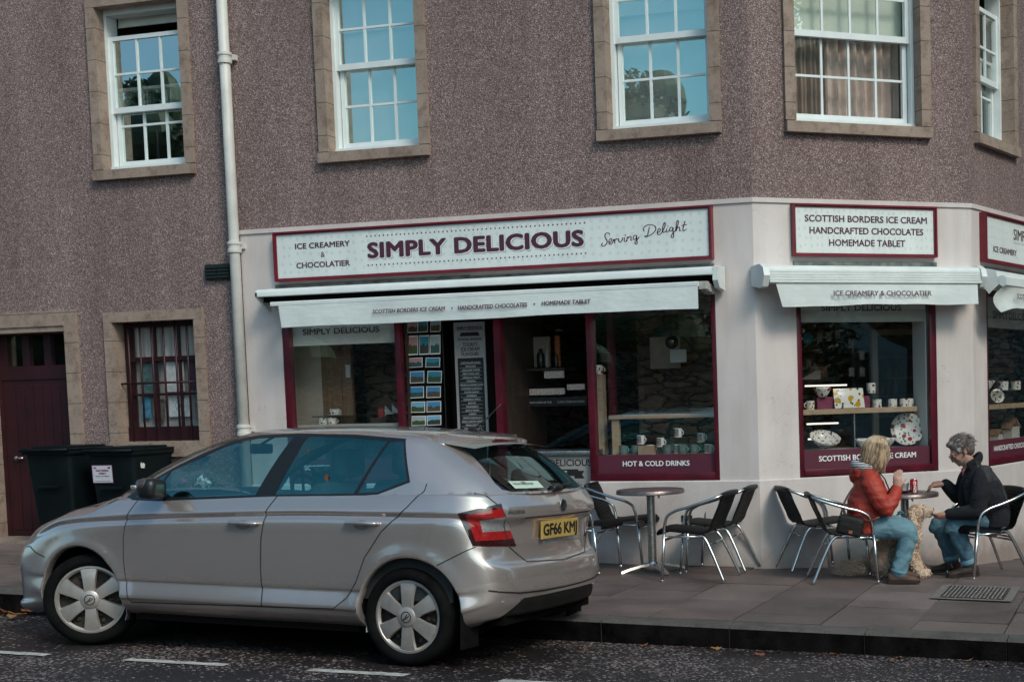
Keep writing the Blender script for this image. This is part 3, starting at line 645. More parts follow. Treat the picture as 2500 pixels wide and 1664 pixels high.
SWC, bdC = shopwindow(FC, .356, 2.6, .775, 2.45, .05, .065, .06, bld, band=(.846, 1.005))
# fascia cover above the openings behind the awning, and the entrance recess
mb = MB(); mb.box(-6.76, -4.89, .004, .09, 2.42, 2.60, FA); mb.box(-5.80, -5.735, .004, .10, .10, 2.42, FA); obj('door_frame', mb, MT['maroon'], bld)
mb = MB(); mb.box(-6.76, -6.73, .1, 1.0, .12, 2.5, FA); mb.box(-5.79, -5.74, .104, 1.0, .12, 2.5, FA); mb.box(-6.73, -5.79, .95, 1.0, .12, 2.5, FA); mb.box(-6.76, -5.74, .1, 1.0, 2.43, 2.5, FA)
obj('entrance_recess', mb, MT['darkwood'], bld)
# serving hatch glass and counter front
mb = MB(); mb.quad(FA(-5.735, .05, 1.08), FA(-4.89, .05, 1.08), FA(-4.89, .05, 2.42), FA(-5.735, .05, 2.42)); obj('hatch_pane', mb, m_glass('hatch_glass', .05), bld)
# ---- shop interior
mb = MB()
mb.box(-12.5, -1.5, 4.6, 4.7, .12, 3.0); mb.box(-9.0, -8.94, .36, 4.6, .12, 3.0)
obj('interior_wall', mb, [MT['rubble_in']], bld)
for u0, u1, v in ((-4.86, -3.35, 1.25), (-7.76, -6.80, 1.05)): mb = MB(); mb.box(u0, u1, v, v+.08, .12, 2.98); obj('bare_stone_wall', mb, MT['rubble_in'], bld)
mb = MB(); mb.box(-8.94, -7.885, .45, .49, .12, 2.9); obj('plaster_partition', mb, MT['interior'], bld)
mb = MB()
for k in range(3): mb.box(-7.885+.112*k, -7.778+.112*k, .445-.004*(k%2), .49, .12, 2.9)
obj('plank_panel', mb, MT['planks'], bld)
mb = MB(); mb.box(1.715, 1.74, .08, .32, .1, 2.45, FB); obj('window_reveal_panel', mb, pm('pale_blue_panel', (.70, .74, .74), .8), bld)
mb = MB(); mb.box(.35, 1.66, 2.2, 2.25, .1, 2.9, FB); obj('back_partition', mb, MT['rubble_in'], bld)
# roof gutters are out of frame; rainwater pipe is a thing of its own
pp = thing('rainwater_pipe', 'cream painted cast iron rainwater pipe between brown wall and shopfront', 'pipe', (-8.445, -.06, .15))
mb = MB(); mb.tube([(-8.445, -.062, .12), (-8.445, -.062, 7.3)], .050, 16); obj('pipe_run', mb, MT['pipe'], pp, smooth=True)
for z in (4.833, 3.054, 1.3):
    mb = MB(); mb.lathe([(.052, 0), (.066, .004), (.066, .035), (.058, .04), (.058, .075), (.068, .08), (.068, .105), (.052, .11)], (-8.445, -.062, z-.06), (0, 0, 1), 18)
    mb.box(-8.53, -8.36, -.03, .02, z-.02, z+.03, None); obj('pipe_collar', mb, MT['pipe'], pp, autosmooth=40)
# ------------------------------------------------------------------ lettering
def glyph_mesh(body, bold=0, shear=0, spacing=1):
    c = bpy.data.curves.new('t', 'FONT'); c.body = body; c.size = 1; c.offset = bold; c.shear = shear; c.space_character = spacing; c.resolution_u = 3
    o = bpy.data.objects.new('t', c); COL.objects.link(o); dg = bpy.context.evaluated_depsgraph_get()
    me = bpy.data.meshes.new_from_object(o.evaluated_get(dg)); vs = [v.co.copy() for v in me.vertices]; fs = [tuple(p.vertices) for p in me.polygons]
    bpy.data.objects.remove(o); bpy.data.curves.remove(c); bpy.data.meshes.remove(me); return vs, fs
CAP = max(v.y for v in glyph_mesh('H')[0])
def put_text(mb, body, fr, u0, u1, w0, cap, v, bold=0, shear=0, spacing=1, m=0):
    """fr(u, v, w); u1 None keeps the proportions; u0 may be ('c', centre); bold lays shifted copies a hair apart"""
    vs, fs = glyph_mesh(body, 0, shear, spacing); x0 = min(p.x for p in vs); x1 = max(p.x for p in vs); k = cap/CAP
    if u1 is None: sx = k
    else: sx = (u1-u0)/(x1-x0)
    if isinstance(u0, tuple): u0 = u0[1]-(x1-x0)*sx/2
    if bold and len(body) > 1:
        b = bold*k*.8; h = cap-2*b*.7
        for i in range(9):
            du, dw = ((0, 0), (1, 0), (-1, 0), (0, 1), (0, -1), (.7, .7), (-.7, .7), (.7, -.7), (-.7, -.7))[i]
            mb.add([fr(u0+(p.x-x0)*sx+du*b, v-.00007*i, w0+b*.7+p.y*h/CAP+dw*b*.7) for p in vs], fs, m)
    else: mb.add([fr(u0+(p.x-x0)*sx, v, w0+p.y*k) for p in vs], fs, m)
def text(name, body, fr, u0, u1, w0, cap, v, mat, parent, **k):
    mb = MB(); put_text(mb, body, fr, u0, u1, w0, cap, v, **k); return obj(name, mb, mat, parent, recalc=False)
def stroke(mb, pts, fn, w, m=0):
    """a flat pen stroke of width w along 2D points"""
    P = [Vector((a, b)) for a, b in pts]; Q = []
    for i in range(len(P)-1):      # Catmull-Rom
        p0, p1, p2, p3 = P[max(i-1, 0)], P[i], P[i+1], P[min(i+2, len(P)-1)]
        for t in (0, .25, .5, .75):
            Q.append(.5*((2*p1)+(p2-p0)*t+(2*p0-5*p1+4*p2-p3)*t*t+(3*p1-p0-3*p2+p3)*t**3))
    Q.append(P[-1]); L = []; n = len(Q)
    for i, q in enumerate(Q):
        d = (Q[min(i+1, n-1)]-Q[max(i-1, 0)]); d = d.normalized() if d.length > 1e-9 else Vector((1, 0)); nn = Vector((-d.y, d.x))
        ww = w*(.6+.55*abs(d.y)); L.append((q+nn*ww/2, q-nn*ww/2))
    vs = []
    for a, b in L: vs += [fn(a.x, a.y), fn(b.x, b.y)]
    mb.add(vs, [(2*i, 2*i+1, 2*i+3, 2*i+2) for i in range(n-1)], m)
def disc(mb, fr, u, v, w, r, n=8, m=0): mb.add([fr(u+r*math.cos(6.2832*k/n), v, w+r*math.sin(6.2832*k/n)) for k in range(n)], [tuple(range(n))], m)
# ------------------------------------------------------------------ fascia signs
def fascia(name, fr, u0, u1, w0, w1, label, proud=.075, fw=.028):
    t = thing(name, label, 'sign', fr((u0+u1)/2, 0, w0))
    mb = MB()
    for k, (e, d) in enumerate(((0, proud), (fw*.45, proud-.012))):
        a, b, c, g = u0+e, u1-e, w0+e, w1-e; f2 = fw*.55
        mb.box(a, b, -d, -.001-k*.004, c, c+f2, fr); mb.box(a, b, -d, -.001-k*.004, g-f2, g, fr); mb.box(a, a+f2, -d-.0015, -.001-k*.004, c+f2, g-f2, fr); mb.box(b-f2, b, -d-.0015, -.001-k*.004, c+f2, g-f2, fr)
    obj('sign_frame', mb, MT['signred'], t)
    mb = MB(); mb.box(u0+fw*.8, u1-fw*.8, -proud+.024, -.01, w0+fw*.8, w1-fw*.8, fr); obj('sign_board', mb, MT['dots'], t)
    return t, -proud+.0215
sg, vv = fascia('shop_fascia_sign', FA, -8.015, -3.655, 2.70, 3.164, 'long pale fascia sign with big shaded maroon lettering between two rows of dots')
text('lettering', 'ICE CREAMERY', FA, -7.787, -7.205, 2.996, .052, vv, MT['ink'], sg, bold=.035); text('lettering', '&', FA, -7.517, -7.473, 2.909, .050, vv, MT['ink'], sg, bold=.035)
text('lettering', 'CHOCOLATIER', FA, -7.782, -7.213, 2.815, .053, vv, MT['ink'], sg, bold=.035)
mb = MB()
for d in (.0125, .0095): put_text(mb, 'SIMPLY DELICIOUS', FA, -7.012+d, -4.862+d, 2.870-d, .148, vv+.0012 if d > .012 else vv+.0004, bold=.066, m=0 if d > .012 else 1, spacing=1.05)
put_text(mb, 'SIMPLY DELICIOUS', FA, -7.012, -4.862, 2.870, .148, vv-.0006, bold=.066, m=2, spacing=1.05)
obj('headline_lettering', mb, [MT['inkshade'], pm('sign_white', (.74, .78, .77), .5), MT['ink']], sg, recalc=False)
mb = MB()
for k in range(51):
    for w in (3.0765, 2.8085): disc(mb, FA, -7.021+2.182*k/50, vv, w, .0075)
obj('dotted_border', mb, MT['ink'], sg, recalc=False)
SCR = [[(973,378),(962,366),(942,368),(931,390),(940,412),(950,432),(945,455),(925,472),(908,472),(904,456),(915,448)],
 [(963,447),(982,436),(990,420),(980,412),(967,424),(965,446),(976,458),(995,447)], [(995,447),(1006,418),(1012,428),(1028,412),(1036,420)], [(1010,420),(1015,452)],
 [(1044,410),(1052,442),(1074,426),(1080,402)], [(1095,402),(1092,430),(1104,436),(1113,424)], [(1113,434),(1118,398),(1126,406),(1140,393),(1149,402),(1147,426),(1160,424)],
 [(1194,386),(1177,385),(1165,405),(1176,421),(1191,406),(1195,385),(1194,420),(1200,446),(1190,458),(1180,442),(1198,420),(1216,398)],
 [(1300,318),(1291,350),(1282,393),(1270,398),(1262,388),(1288,391),(1322,374),(1350,340),(1345,310),(1310,297),(1272,305),(1250,330),(1256,352)],
 [(1362,365),(1382,352),(1390,336),(1379,330),(1366,346),(1367,371),(1380,379),(1398,365)], [(1398,365),(1420,325),(1429,291),(1421,281),(1410,310),(1408,350),(1418,361),(1432,350)],
 [(1442,330),(1437,352),(1448,357),(1458,347)], [(1491,322),(1476,318),(1463,335),(1468,350),(1484,345),(1492,320),(1492,360),(1498,393),(1487,404),(1476,390),(1496,362),(1511,345)],
 [(1511,345),(1530,302),(1536,271),(1526,266),(1518,300),(1515,351),(1525,326),(1540,316),(1546,330),(1546,347),(1558,344)], [(1590,268),(1578,305),(1572,338),(1581,347),(1602,334)], [(1560,306),(1604,295)]]
def scr(x, y): return FA(.00113653*x-.0000359*y-5.69426, vv, -.0000623352*x-.00106022*y+3.422146)
mb = MB()
for s_ in SCR: stroke(mb, s_, lambda a, b: scr(a, b), 7.2)
for c in ((1101, 384), (1449, 311)):
    disc(mb, lambda u, v, w: scr(c[0]+u, c[1]+w), 0, 0, 0, 4.4)
obj('script_lettering', mb, MT['ink'], sg, recalc=False)
sb, vb = fascia('corner_fascia_sign', FB, .357, 1.787, 2.71, 3.167, 'short pale fascia sign with three lines of capitals above the chamfered corner window', proud=.06)
text('lettering', 'SCOTTISH BORDERS ICE CREAM', FB, .480, 1.689, 3.012, .058, vb, MT['ink'], sb, bold=.03); text('lettering', 'HANDCRAFTED CHOCOLATES', FB, .522, 1.650, 2.908, .058, vb, MT['ink'], sb, bold=.03)
text('lettering', 'HOMEMADE TABLET', FB, .709, 1.463, 2.803, .058, vb, MT['ink'], sb, bold=.03)
sc_, vc = fascia('side_fascia_sign', FC, .20, 2.75, 2.695, 3.15, 'pale fascia sign cut off by the right edge of the photo', proud=.075)
text('lettering', 'SIMPLY DELICIOUS', FC, .985, 2.35, 2.955, .105, vc, MT['ink'], sc_, bold=.012); text('lettering', 'ICE CREAMERY', FC, .425, 1.06, 2.80, .054, vc, MT['ink'], sc_, bold=.035)
mb = MB(); star = [(1.66+.20*(1 if k % 2 == 0 else .48)*math.cos(math.pi/5*k+.31)*1.7, 2.815+.085*(1 if k % 2 == 0 else .48)*math.sin(math.pi/5*k+.31)) for k in range(10)]; mb.add([FC(a, vc, b) for a, b in star], [tuple(range(10))])
for k in range(34): disc(mb, FC, .99+.04*k, vc, 2.925, .006)
obj('star_emblem', mb, MT['signred'], sc_, recalc=False)
# weathered lead flashing under the signs
mb = MB(); mb.box(-8.05, -3.66, -.018, .0, 2.628, 2.664, FA); mb.box(-8.05, -6.0, -.022, -.001, 2.666, 2.672, FA); obj('lead_flashing', mb, MT['lead'], bld)
mb = MB(); mb.box(.37, 1.80, -.016, .0, 2.615, 2.668, FB); obj('lead_flashing', mb, pm('green_stained_lead', (.12, .14, .13), .8, var=(14, .6)), bld); mb = MB(); mb.box(.3, 2.8, -.016, .0, 2.60, 2.655, FC); obj('lead_flashing', mb, MT['lead'], bld)
# ------------------------------------------------------------------ awnings
def extrude(mb, fr, prof, u0, u1, m=0, cap=True):
    n = len(prof); mb.add([fr(u, v, w) for u in (u0, u1) for v, w in prof], [(i, (i+1) % n, (i+1) % n+n, i+n) for i in range(n)]+([tuple(range(n-1, -1, -1)), tuple(range(n, 2*n))] if cap else []), m)
def valance(fr, u0, u1, z1, z0, v, parent, left=0, amp=.006, seed=1, right=0):
    mb = MB(); n = 70; rows = 6; r = random.Random(seed); ph = [r.uniform(0, 6) for _ in range(4)]
    for j in range(rows+1):
        t = j/rows
        for i in range(n+1):
            s = i/n; a = u0+left*t; b = u1+right*t; u = a+(b-a)*s
            wob = math.sin(s*9+ph[0])*.6+math.sin(s*23+ph[1])*.3+math.sin(s*4+ph[2])
            mb.v.append(fr(u, v-.012*t*wob*.6-.004*t*math.sin(40*s+ph[3]), z1+(z0-z1)*t+amp*t*wob))
    mb.f = [(j*(n+1)+i, j*(n+1)+i+1, (j+1)*(n+1)+i+1, (j+1)*(n+1)+i) for j in range(rows) for i in range(n)]; mb.m = [0]*len(mb.f)
    return obj('valance', mb, MT['canvas'], parent, smooth=True)
aw = thing('shop_awning', 'long white rolled awning with lettered valance over the main shop window', 'awning', FA(-5.8, 0, 2.25))
mb = MB(); extrude(mb, FA, [(-.0, 2.632), (-.20, 2.622), (-.235, 2.610), (-.25, 2.588), (-.25, 2.552), (-.235, 2.546), (-.225, 2.585), (-.19, 2.605), (0, 2.615)], -8.115, -3.60); obj('hood', mb, MT['awnmetal'], aw, autosmooth=50)
mb = MB(); mb.prism([(-.25, 2.60), (-.25, 2.552), (-.06, 2.42), (-.03, 2.42), (-.03, 2.63)], lambda a, b, d: FA(d, a, b), -8.115, -8.095); obj('end_bracket', mb, MT['awnmetal'], aw); mb = MB(); mb.prism([(-.252, 2.612), (-.252, 2.50), (-.20, 2.44), (-.03, 2.42), (-.03, 2.63), (-.2, 2.624)], lambda a, b, d: FA(d, a, b), -3.60, -3.555); obj('end_bracket', mb, MT['awnmetal'], aw)
mb = MB(); mb.box(-8.06, -3.62, -.20, -.005, 2.50, 2.60, FA); obj('hood_gap_shade', mb, MT['dark'], aw)  # near-black box standing in for the shaded gap under the hood
mb = MB(); mb.box(-8.05, -3.66, -.012, -.002, 2.44, 2.50, FA); obj('head_board', mb, MT['maroon'], aw)
mb = MB(); extrude(mb, FA, [(-.31, 2.488), (-.345, 2.488), (-.352, 2.48), (-.352, 2.452), (-.345, 2.446), (-.31, 2.446)], -7.888, -3.703); obj('front_bar', mb, MT['awnmetal'], aw)
vl = valance(FA, -7.803, -3.704, 2.449, 2.252, -.350, aw, left=.022)
for ue in (-7.84, -3.68):
    mb = MB()
    for z, v in ((2.47, -.30), (2.455, -.22), (2.44, -.14)): mb.box(ue-.03, ue+.05, v-.02, v+.05, z-.05, z+.02, FA, bev=.006)
    mb.tube([FA(ue, -.32, 2.46), FA(ue+.02, -.2, 2.43), FA(ue, -.05, 2.46)], .014, 8); obj('folding_arm', mb, pm('grimy_white_metal', (.42, .40, .38), .5, var=(30, .4)), aw)
vt = -.3595
text('lettering', 'SCOTTISH BORDERS ICE CREAM', FA, -6.815, -6.085, 2.338, .036, vt-.006, MT['ink'], vl, bold=.03, shear=.18); text('lettering', 'HANDCRAFTED CHOCOLATES', FA, -5.957, -5.284, 2.336, .038, vt-.006, MT['ink'], vl, bold=.03, shear=.12)
text('lettering', 'HOMEMADE TABLET', FA, -5.144, -4.683, 2.342, .037, vt-.006, MT['ink'], vl, bold=.03, shear=.1)
mb = MB(); disc(mb, FA, -6.015, vt-.006, 2.354, .008); disc(mb, FA, -5.215, vt-.006, 2.358, .008); obj('bullet_mark', mb, MT['ink'], vl)
def ribbed(name, fr, u0, u1, dz=0):
    prof = [(-.0, 2.622), (-.215, 2.612), (-.25, 2.595), (-.262, 2.575)]
    for k in range(5):
        z = 2.570-k*.0225; prof += [(-.262-.004*k, z), (-.268-.004*k, z-.004), (-.268-.004*k, z-.018), (-.262-.004*k, z-.021)]
    prof += [(-.27, 2.456), (-.10, 2.456), (0, 2.50)]
    return [(v, w+dz) for v, w in prof]
ab = thing('corner_awning', 'white closed awning with ribbed front and short valance over the chamfered corner window', 'awning', FB(1.07, 0, 2.25))
mb = MB(); extrude(mb, FB, ribbed('b', FB, 0, 1), .03, 2.111); obj('ribbed_cassette', mb, MT['awnmetal'], ab, recalc=True)
for ue in (-.03, 2.105):
    mb = MB(); mb.prism([(0, 2.62), (-.20, 2.625), (-.275, 2.59), (-.30, 2.52), (-.255, 2.43), (-.20, 2.418), (0, 2.45)], lambda a, b, d: FB(d, a, b), ue, ue+.055); obj('end_plate', mb, MT['awnmetal'], ab)
vbl = valance(FB, .088, 2.073, 2.462, 2.268, -.268, ab, left=.065, seed=5, amp=.008)
text('lettering', 'ICE CREAMERY & CHOCOLATIER', FB, .619, 1.580, 2.347, .044, -.300, MT['ink'], vbl, bold=.03)
ac = thing('side_awning', 'white awning with curled valance over the side street window at the right edge', 'awning', FC(1.2, 0, 2.2))
mb = MB(); mb.prism([(-.09, 2.581), (-.15, 2.609), (-.232, 2.589), (-.264, 2.462), (-.162, 2.379), (-.088, 2.473)], lambda a, b, d: FC(d, a, b), 0.0, .012); obj('end_plate', mb, MT['awnmetal'], ac)
mb = MB(); mb.prism([(-.0, 2.60), (-.15, 2.605), (-.22, 2.585), (-.235, 2.52), (-.12, 2.42), (0, 2.45)], lambda a, b, d: FC(d, a, b), .02, 2.7); obj('cassette', mb, MT['awnmetal'], ac)
mb = MB(); mb.prism([(-.267+.02, 2.528), (-.30, 2.54), (-.331, 2.52), (-.335, 2.45), (-.30, 2.435), (-.25, 2.47)], lambda a, b, d: FC(d, a, b), .0, 2.6); obj('front_bar', mb, MT['awnmetal'], ac, recalc=True)
mb = MB(); n = 40
for j in range(7):
    t = j/6
    for i in range(n+1):
        s = i/n; u = .02+2.5*s; c = math.exp(-s*14)
        mb.v.append(FC(u-.12*math.sin(t*2.6)*c+.10*t*t*c, -.325-.012*math.sin(s*30)*t+.10*math.sin(t*2.4)*c, 2.45-.195*t-.05*c*t*t+.006*math.sin(s*17)*t))
mb.f = [(j*(n+1)+i, j*(n+1)+i+1, (j+1)*(n+1)+i+1, (j+1)*(n+1)+i) for j in range(6) for i in range(n)]; mb.m = [0]*len(mb.f)
vcl = obj('valance', mb, MT['canvas'], ac, smooth=True)
text('lettering', 'SCOTTISH BORDERS ICE CREAM', FC, .24, 1.35, 2.335, .045, -.346, MT['ink'], vcl, bold=.03)
# ------------------------------------------------------------------ lettering on the windows
text('lettering', 'HOT & COLD DRINKS', FA, -4.585, -3.953, .896, .047, .036, MT['white'], bdR, bold=.035); text('lettering', 'SCOTTISH BORDERS', FA, -7.86, -7.24, .896, .047, .036, MT['white'], bdL, bold=.035)
text('lettering', 'SCOTTISH BORDERS ICE CREAM', FB, .596, 1.575, .899, .049, .036, MT['white'], bdB, bold=.035); text('lettering', 'HANDCRAFTED CHOCOLATES', FC, .60, 1.66, .899, .050, .036, MT['white'], bdC, bold=.035)
def shopblind(fr, u0, u1, z0, z1, v, tu0, tu1, tz, cap, parent, mat='blind'):
    mb = MB(); mb.box(u0, u1, v, v+.003, z0, z1, fr); mb.tube([fr(u0, v, z0), fr(u1, v, z0)], .007, 6); b = obj('roller_blind', mb, MT[mat], parent)
    text('lettering', 'SIMPLY DELICIOUS', fr, tu0, tu1, tz, cap, v-.003, MT['ink'], b, bold=.035)
shopblind(FA, -8.0, -6.83, 2.095, 2.56, .1, -7.847, -7.023, 2.194, .057, SWL); shopblind(FB, .44, 1.735, 2.145, 2.42, .1, .681, 1.483, 2.240, .058, SWB)
shopblind(FC, .40, 2.5, 2.105, 2.42, .1, .78, 1.9, 2.19, .075, SWC)
# ------------------------------------------------------------------ serving counter, menu board, cards
ct = thing('serving_counter', 'grey serving hatch counter front printed with black lettering and a black ribbon', 'counter', FA(-5.3, .1, .1))
mb = MB(); mb.box(-5.735, -4.892, .06, .10, .1, 1.0, FA); obj('counter_front', mb, pm('grey_counter_panel', (.30, .29, .28), .5, var=(3, .1)), ct)
mb = MB(); mb.box(-5.735, -4.892, .03, .5, 1.0, 1.045, FA, bev=.008); obj('counter_top', mb, MT['steel'], ct, autosmooth=40)
cfr = lambda u, v, w: FA(u, v, w)
text('lettering', 'SIMPLY DELICIOUS', FA, -5.60, -4.90, .905, .060, .0575, MT['black'], ct, bold=.02)
mb = MB(); mb.add([FA(u, .0578, w) for u, w in ((-5.44, .875), (-5.03, .875), (-5.03, .815), (-5.44, .815))], [(0, 1, 2, 3)]); mb.add([FA(u, .0585, w) for u, w in ((-5.44, .86), (-5.50, .86), (-5.475, .825), (-5.50, .79), (-5.40, .79), (-5.40, .815))], [(0, 1, 2, 3, 4, 5)]); mb.add([FA(u, .0585, w) for u, w in ((-5.03, .86), (-4.97, .86), (-4.995, .825), (-4.97, .79), (-5.07, .79), (-5.07, .815))], [(0, 1, 2, 3, 4, 5)])
obj('ribbon_emblem', mb, MT['black'], ct, recalc=False); text('lettering', 'MELROSE', FA, -5.33, -5.14, .832, .028, .0565, MT['white'], ct, bold=.004)
text('lettering', 'Giacopazzi\'s', FA, -5.42, -5.0, .70, .055, .0575, MT['black'], ct, shear=.35); mb = MB(); stroke(mb, [(-5.44, .665), (-5.25, .672), (-5.05, .660), (-4.98, .672)], lambda a, b: FA(a, .0575, b), .008); obj('flourish', mb, MT['black'], ct, recalc=False)
mn = thing('flavour_menu', 'tall narrow menu board of ice cream flavours standing in the shop entrance', 'menu board', FA(-6.16, .25, .12))
mb = MB(); mb.box(-6.325, -6.005, .25, .262, .30, 2.26, FA); obj('menu_panel', mb, pm('menu_grey_card', (.40, .38, .38), .6, var=(40, .15)), mn)
mb = MB(); mb.box(-6.295, -6.03, .246, .2495, .42, 1.925, FA); obj('menu_black_list', mb, MT['black'], mn)
for s_, u0, u1, z, c in (('SIMPLY DELICIOUS', -6.29, -6.03, 2.185, .034), ('DECISIONS, DECISIONS!', -6.285, -6.035, 2.09, .022), ("TODAY'S", -6.235, -6.085, 2.035, .034), ('ICE CREAM', -6.255, -6.065, 1.99, .034), ('FLAVOURS', -6.25, -6.07, 1.945, .034)):
    text('lettering', s_, FA, u0, u1, z, c, .2455, MT['black'], mn, bold=.012)
mb = MB(); mb.add([FA(u, .2462, w) for u, w in ((-6.25, 2.165), (-6.07, 2.165), (-6.055, 2.13), (-6.265, 2.13))], [(0, 1, 2, 3)]); obj('ribbon_emblem', mb, MT['black'], mn, recalc=False)
FLV = ['CHOCOLATE FUDGE', 'PISTACHIO', 'HIGHLAND TOFFEE', 'MINT CHOC CHIP', 'VANILLA & TABLET', 'ORIGINAL', 'VANILLA & HONEYCOMB', 'COCONUT & MANGO', 'KINDER BUENO', 'RASPBERRY', 'RASPBERRY RIPPLE', 'BISCOFF', 'STRAWBERRY', 'RUM N\' RAISIN', 'CHERRY', 'WHITE CHOCOLATE', 'AMALFI LEMON SORBET', 'VEGAN MANGO', 'VEGAN RASPBERRY']
mb = MB()
for k, s_ in enumerate(FLV): put_text(mb, s_, FA, ('c', -6.16), None, 1.873-.0345*k, .0145, .2435)
for k in range(19): mb.quad(*[FA(u, .2438, w) for u, w in ((-6.275, 1.866-.0345*k), (-6.05, 1.866-.0345*k), (-6.05, 1.8676-.0345*k), (-6.275, 1.8676-.0345*k))])
obj('flavour_list', mb, MT['white'], mn, recalc=False)
# postcard rack: the rack and every card on it
rk = thing('postcard_rack', 'black wire postcard rack standing in the shop entrance', 'rack', FA(-6.56, .15, .12))
mb = MB()
for u in (-6.72, -6.60, -6.52, -6.40): mb.tube([FA(u, .165, .12), FA(u, .165, 2.38)], .004, 6)
for z in (.5, .8, 1.1, 1.29, 1.42, 1.54, 1.68, 1.83, 1.95, 2.17): mb.tube([FA(-6.73, .16, z), FA(-6.39, .16, z)], .003, 6)
obj('wire_frame', mb, MT['blackplastic'], rk)
MT['card'] = m_postcard(); k_ = 0
for row, (z0, z1, us) in enumerate(((2.175, 2.30, (-6.735, -6.625, -6.50)), (1.965, 2.155, (-6.735, -6.62, -6.505)), (1.848, 1.945, (-6.735, -6.57)), (1.70, 1.82, (-6.725, -6.56)), (1.56, 1.675, (-6.735, -6.57)), (1.425, 1.535, (-6.735, -6.57)), (1.30, 1.40, (-6.735, -6.57)))):
    for q, u in enumerate(us):
        w = .105 if len(us) == 3 else .15; lean = .02; ta = random.Random(row*7+q).uniform(-.006, .006)
        mb = MB(); mb.box(0, w, 0, .003, 0, z1-z0-.006); o = obj('postcard', mb, MT['card'], None, recalc=True)
        o.location = FA(u+ta, .105+.01*(q % 2), z0); o.rotation_euler = (-.12, ta*4, 0)
        desc = [['dark', 'notice', 'leafy'], ['mountain', 'night', 'maroon'], ['green field', 'feathery'], ['cliff', 'blue coast'], ['teal sea', 'harbour'], ['pink dusk', 'blue hill'], ['brown moor', 'yellow meadow']][row][q]
        tag(o, f'{desc} picture postcard in the {["top", "second", "third", "fourth", "fifth", "sixth", "lowest"][row]} row of the wire rack, {["left", "right" if len(us) == 2 else "middle", "right"][q]} slot', 'postcard', 'postcards on the rack')
# ------------------------------------------------------------------ pottery makers
CER = [m_ceramic('pottery_red_fruit', (.30, .02, .02), (.12, .02, .05)), m_ceramic('pottery_lemon', (.55, .33, .03), (.40, .20, .03), scale=13, dens=.45), m_ceramic('pottery_leaf', (.05, .09, .05), (.03, .07, .05), scale=34, dens=.3), m_ceramic('pottery_berry', (.30, .03, .06), (.10, .03, .09), scale=30), m_ceramic('pottery_sunflower', (.50, .25, .03), (.12, .05, .02), scale=24)]
CERP = m_ceramic('pottery_strawberry_plate', (.34, .03, .03), (.16, .03, .06), scale=17, dens=.40)
def mug(p, h=.08, r=.038, mat=None, rot=0, label='', group='', hmat=None, print_=None, cat='mug'):
    """mug > handle, printed words; stands at p"""
    t = thing('mug', label, cat, p, rot, group)
    mb = MB(); mb.lathe([(.001, .004), (r*.90, .004), (r*.96, .0), (r, .006), (r, h), (r*.93, h), (r*.91, .012), (.001, .010)], n=24, cap=False); obj('mug_body', mb, mat, t, autosmooth=40, local=True)
    mb = MB(); c = [(r-.004+.026*math.sin(a)*1.0, 0, h*.5+h*.30*math.cos(a)) for a in [math.pi*k/9 for k in range(10)]]; mb.tube(c, .0045, 8); obj('mug_handle', mb, hmat or mat, t, smooth=True, local=True)
    if print_:
        mb = MB()
        for k, (s_, cp, mm) in enumerate(print_):
            f = lambda u, v, w: Vector((math.sin(u/r)*(r+.0007), -math.cos(u/r)*(r+.0007), w))
            put_text(mb, s_, f, -.028, .028, h*.76-k*.0165, .0135, 0, bold=.09, m=mm)
        obj('printed_words', mb, [MT['black'], pm('red_print', (.45, .03, .03), .5)], t, local=True, recalc=False)
    return t
WORDS = [('NEW YORK', 0, 0), ('LONDON', 0, 0), ('PARIS', 0, 0), ('MELROSE', 0, 1)]
PIC = pm('view_printed_mug', (.55, .62, .66), .25, var=(38, .75), col2=(.12, .14, .13))
fy = .16
for p, pr, hm, lab in (((-4.150+.035, fy+.06, 1.145), 1, 0, 'white city names mug on the topmost clear block in the drinks window'), ((-4.475, fy+.06, 1.088), 1, 0, 'white city names mug standing on the cardboard box at left in the drinks window'), ((-4.272, fy+.02, 1.063), 1, 0, 'white city names mug on a low clear block right of the cardboard box'),
                       ((-3.897, fy+.06, 1.098), 1, 0, 'white city names mug beside the picture mug on the upper right tier'), ((-3.785, fy+.07, 1.100), 0, 1, 'picture mug at the upper right against the window frame'), ((-3.805, fy-.02, 1.0), 1, 0, 'white city names mug in the bottom right corner of the drinks window'),
                       ((-4.625, fy, 1.0), 0, 1, 'picture mug with turquoise handle at the bottom left of the drinks window'), ((-4.512, fy+.02, 1.0), 0, 0, 'picture mug partly behind the cardboard box'), ((-4.375, fy+.05, 1.0), 1, 0, 'white mug with its handle showing past the cardboard box'),
                       ((-4.20, fy, 1.0), 0, 0, 'picture mug standing under the topmost clear block'), ((-4.11, fy+.03, 1.0), 1, 0, 'white city names mug half hidden behind a pale picture mug'), ((-4.045, fy-.03, 1.0), 0, 1, 'pale picture mug with turquoise handle in the bottom row'), ((-3.945, fy, 1.0), 0, 1, 'blue picture mug with turquoise handle near the bottom right')):
    mug(FA(*p), mat=MT['mug'] if pr else PIC, hmat=MT['greenglaze'] if hm else None, print_=WORDS if pr else None, label=lab, group='souvenir mugs in the drinks window', rot=-.25)
mug(FA(-3.71, fy+.1, 1.355), mat=MT['greenglaze'], label='blue mug at the right end of the pine shelf', group='souvenir mugs in the drinks window')
mb = MB(); mb.box(-4.46, -4.32, fy-.06, fy+.08, .995, 1.075, FA, bev=.002); solo('cardboard_box', mb, pm('brown_cardboard', (.36, .25, .18), .8, var=(8, .1)), 'plain brown cardboard box among the mugs in the drinks window', 'box')
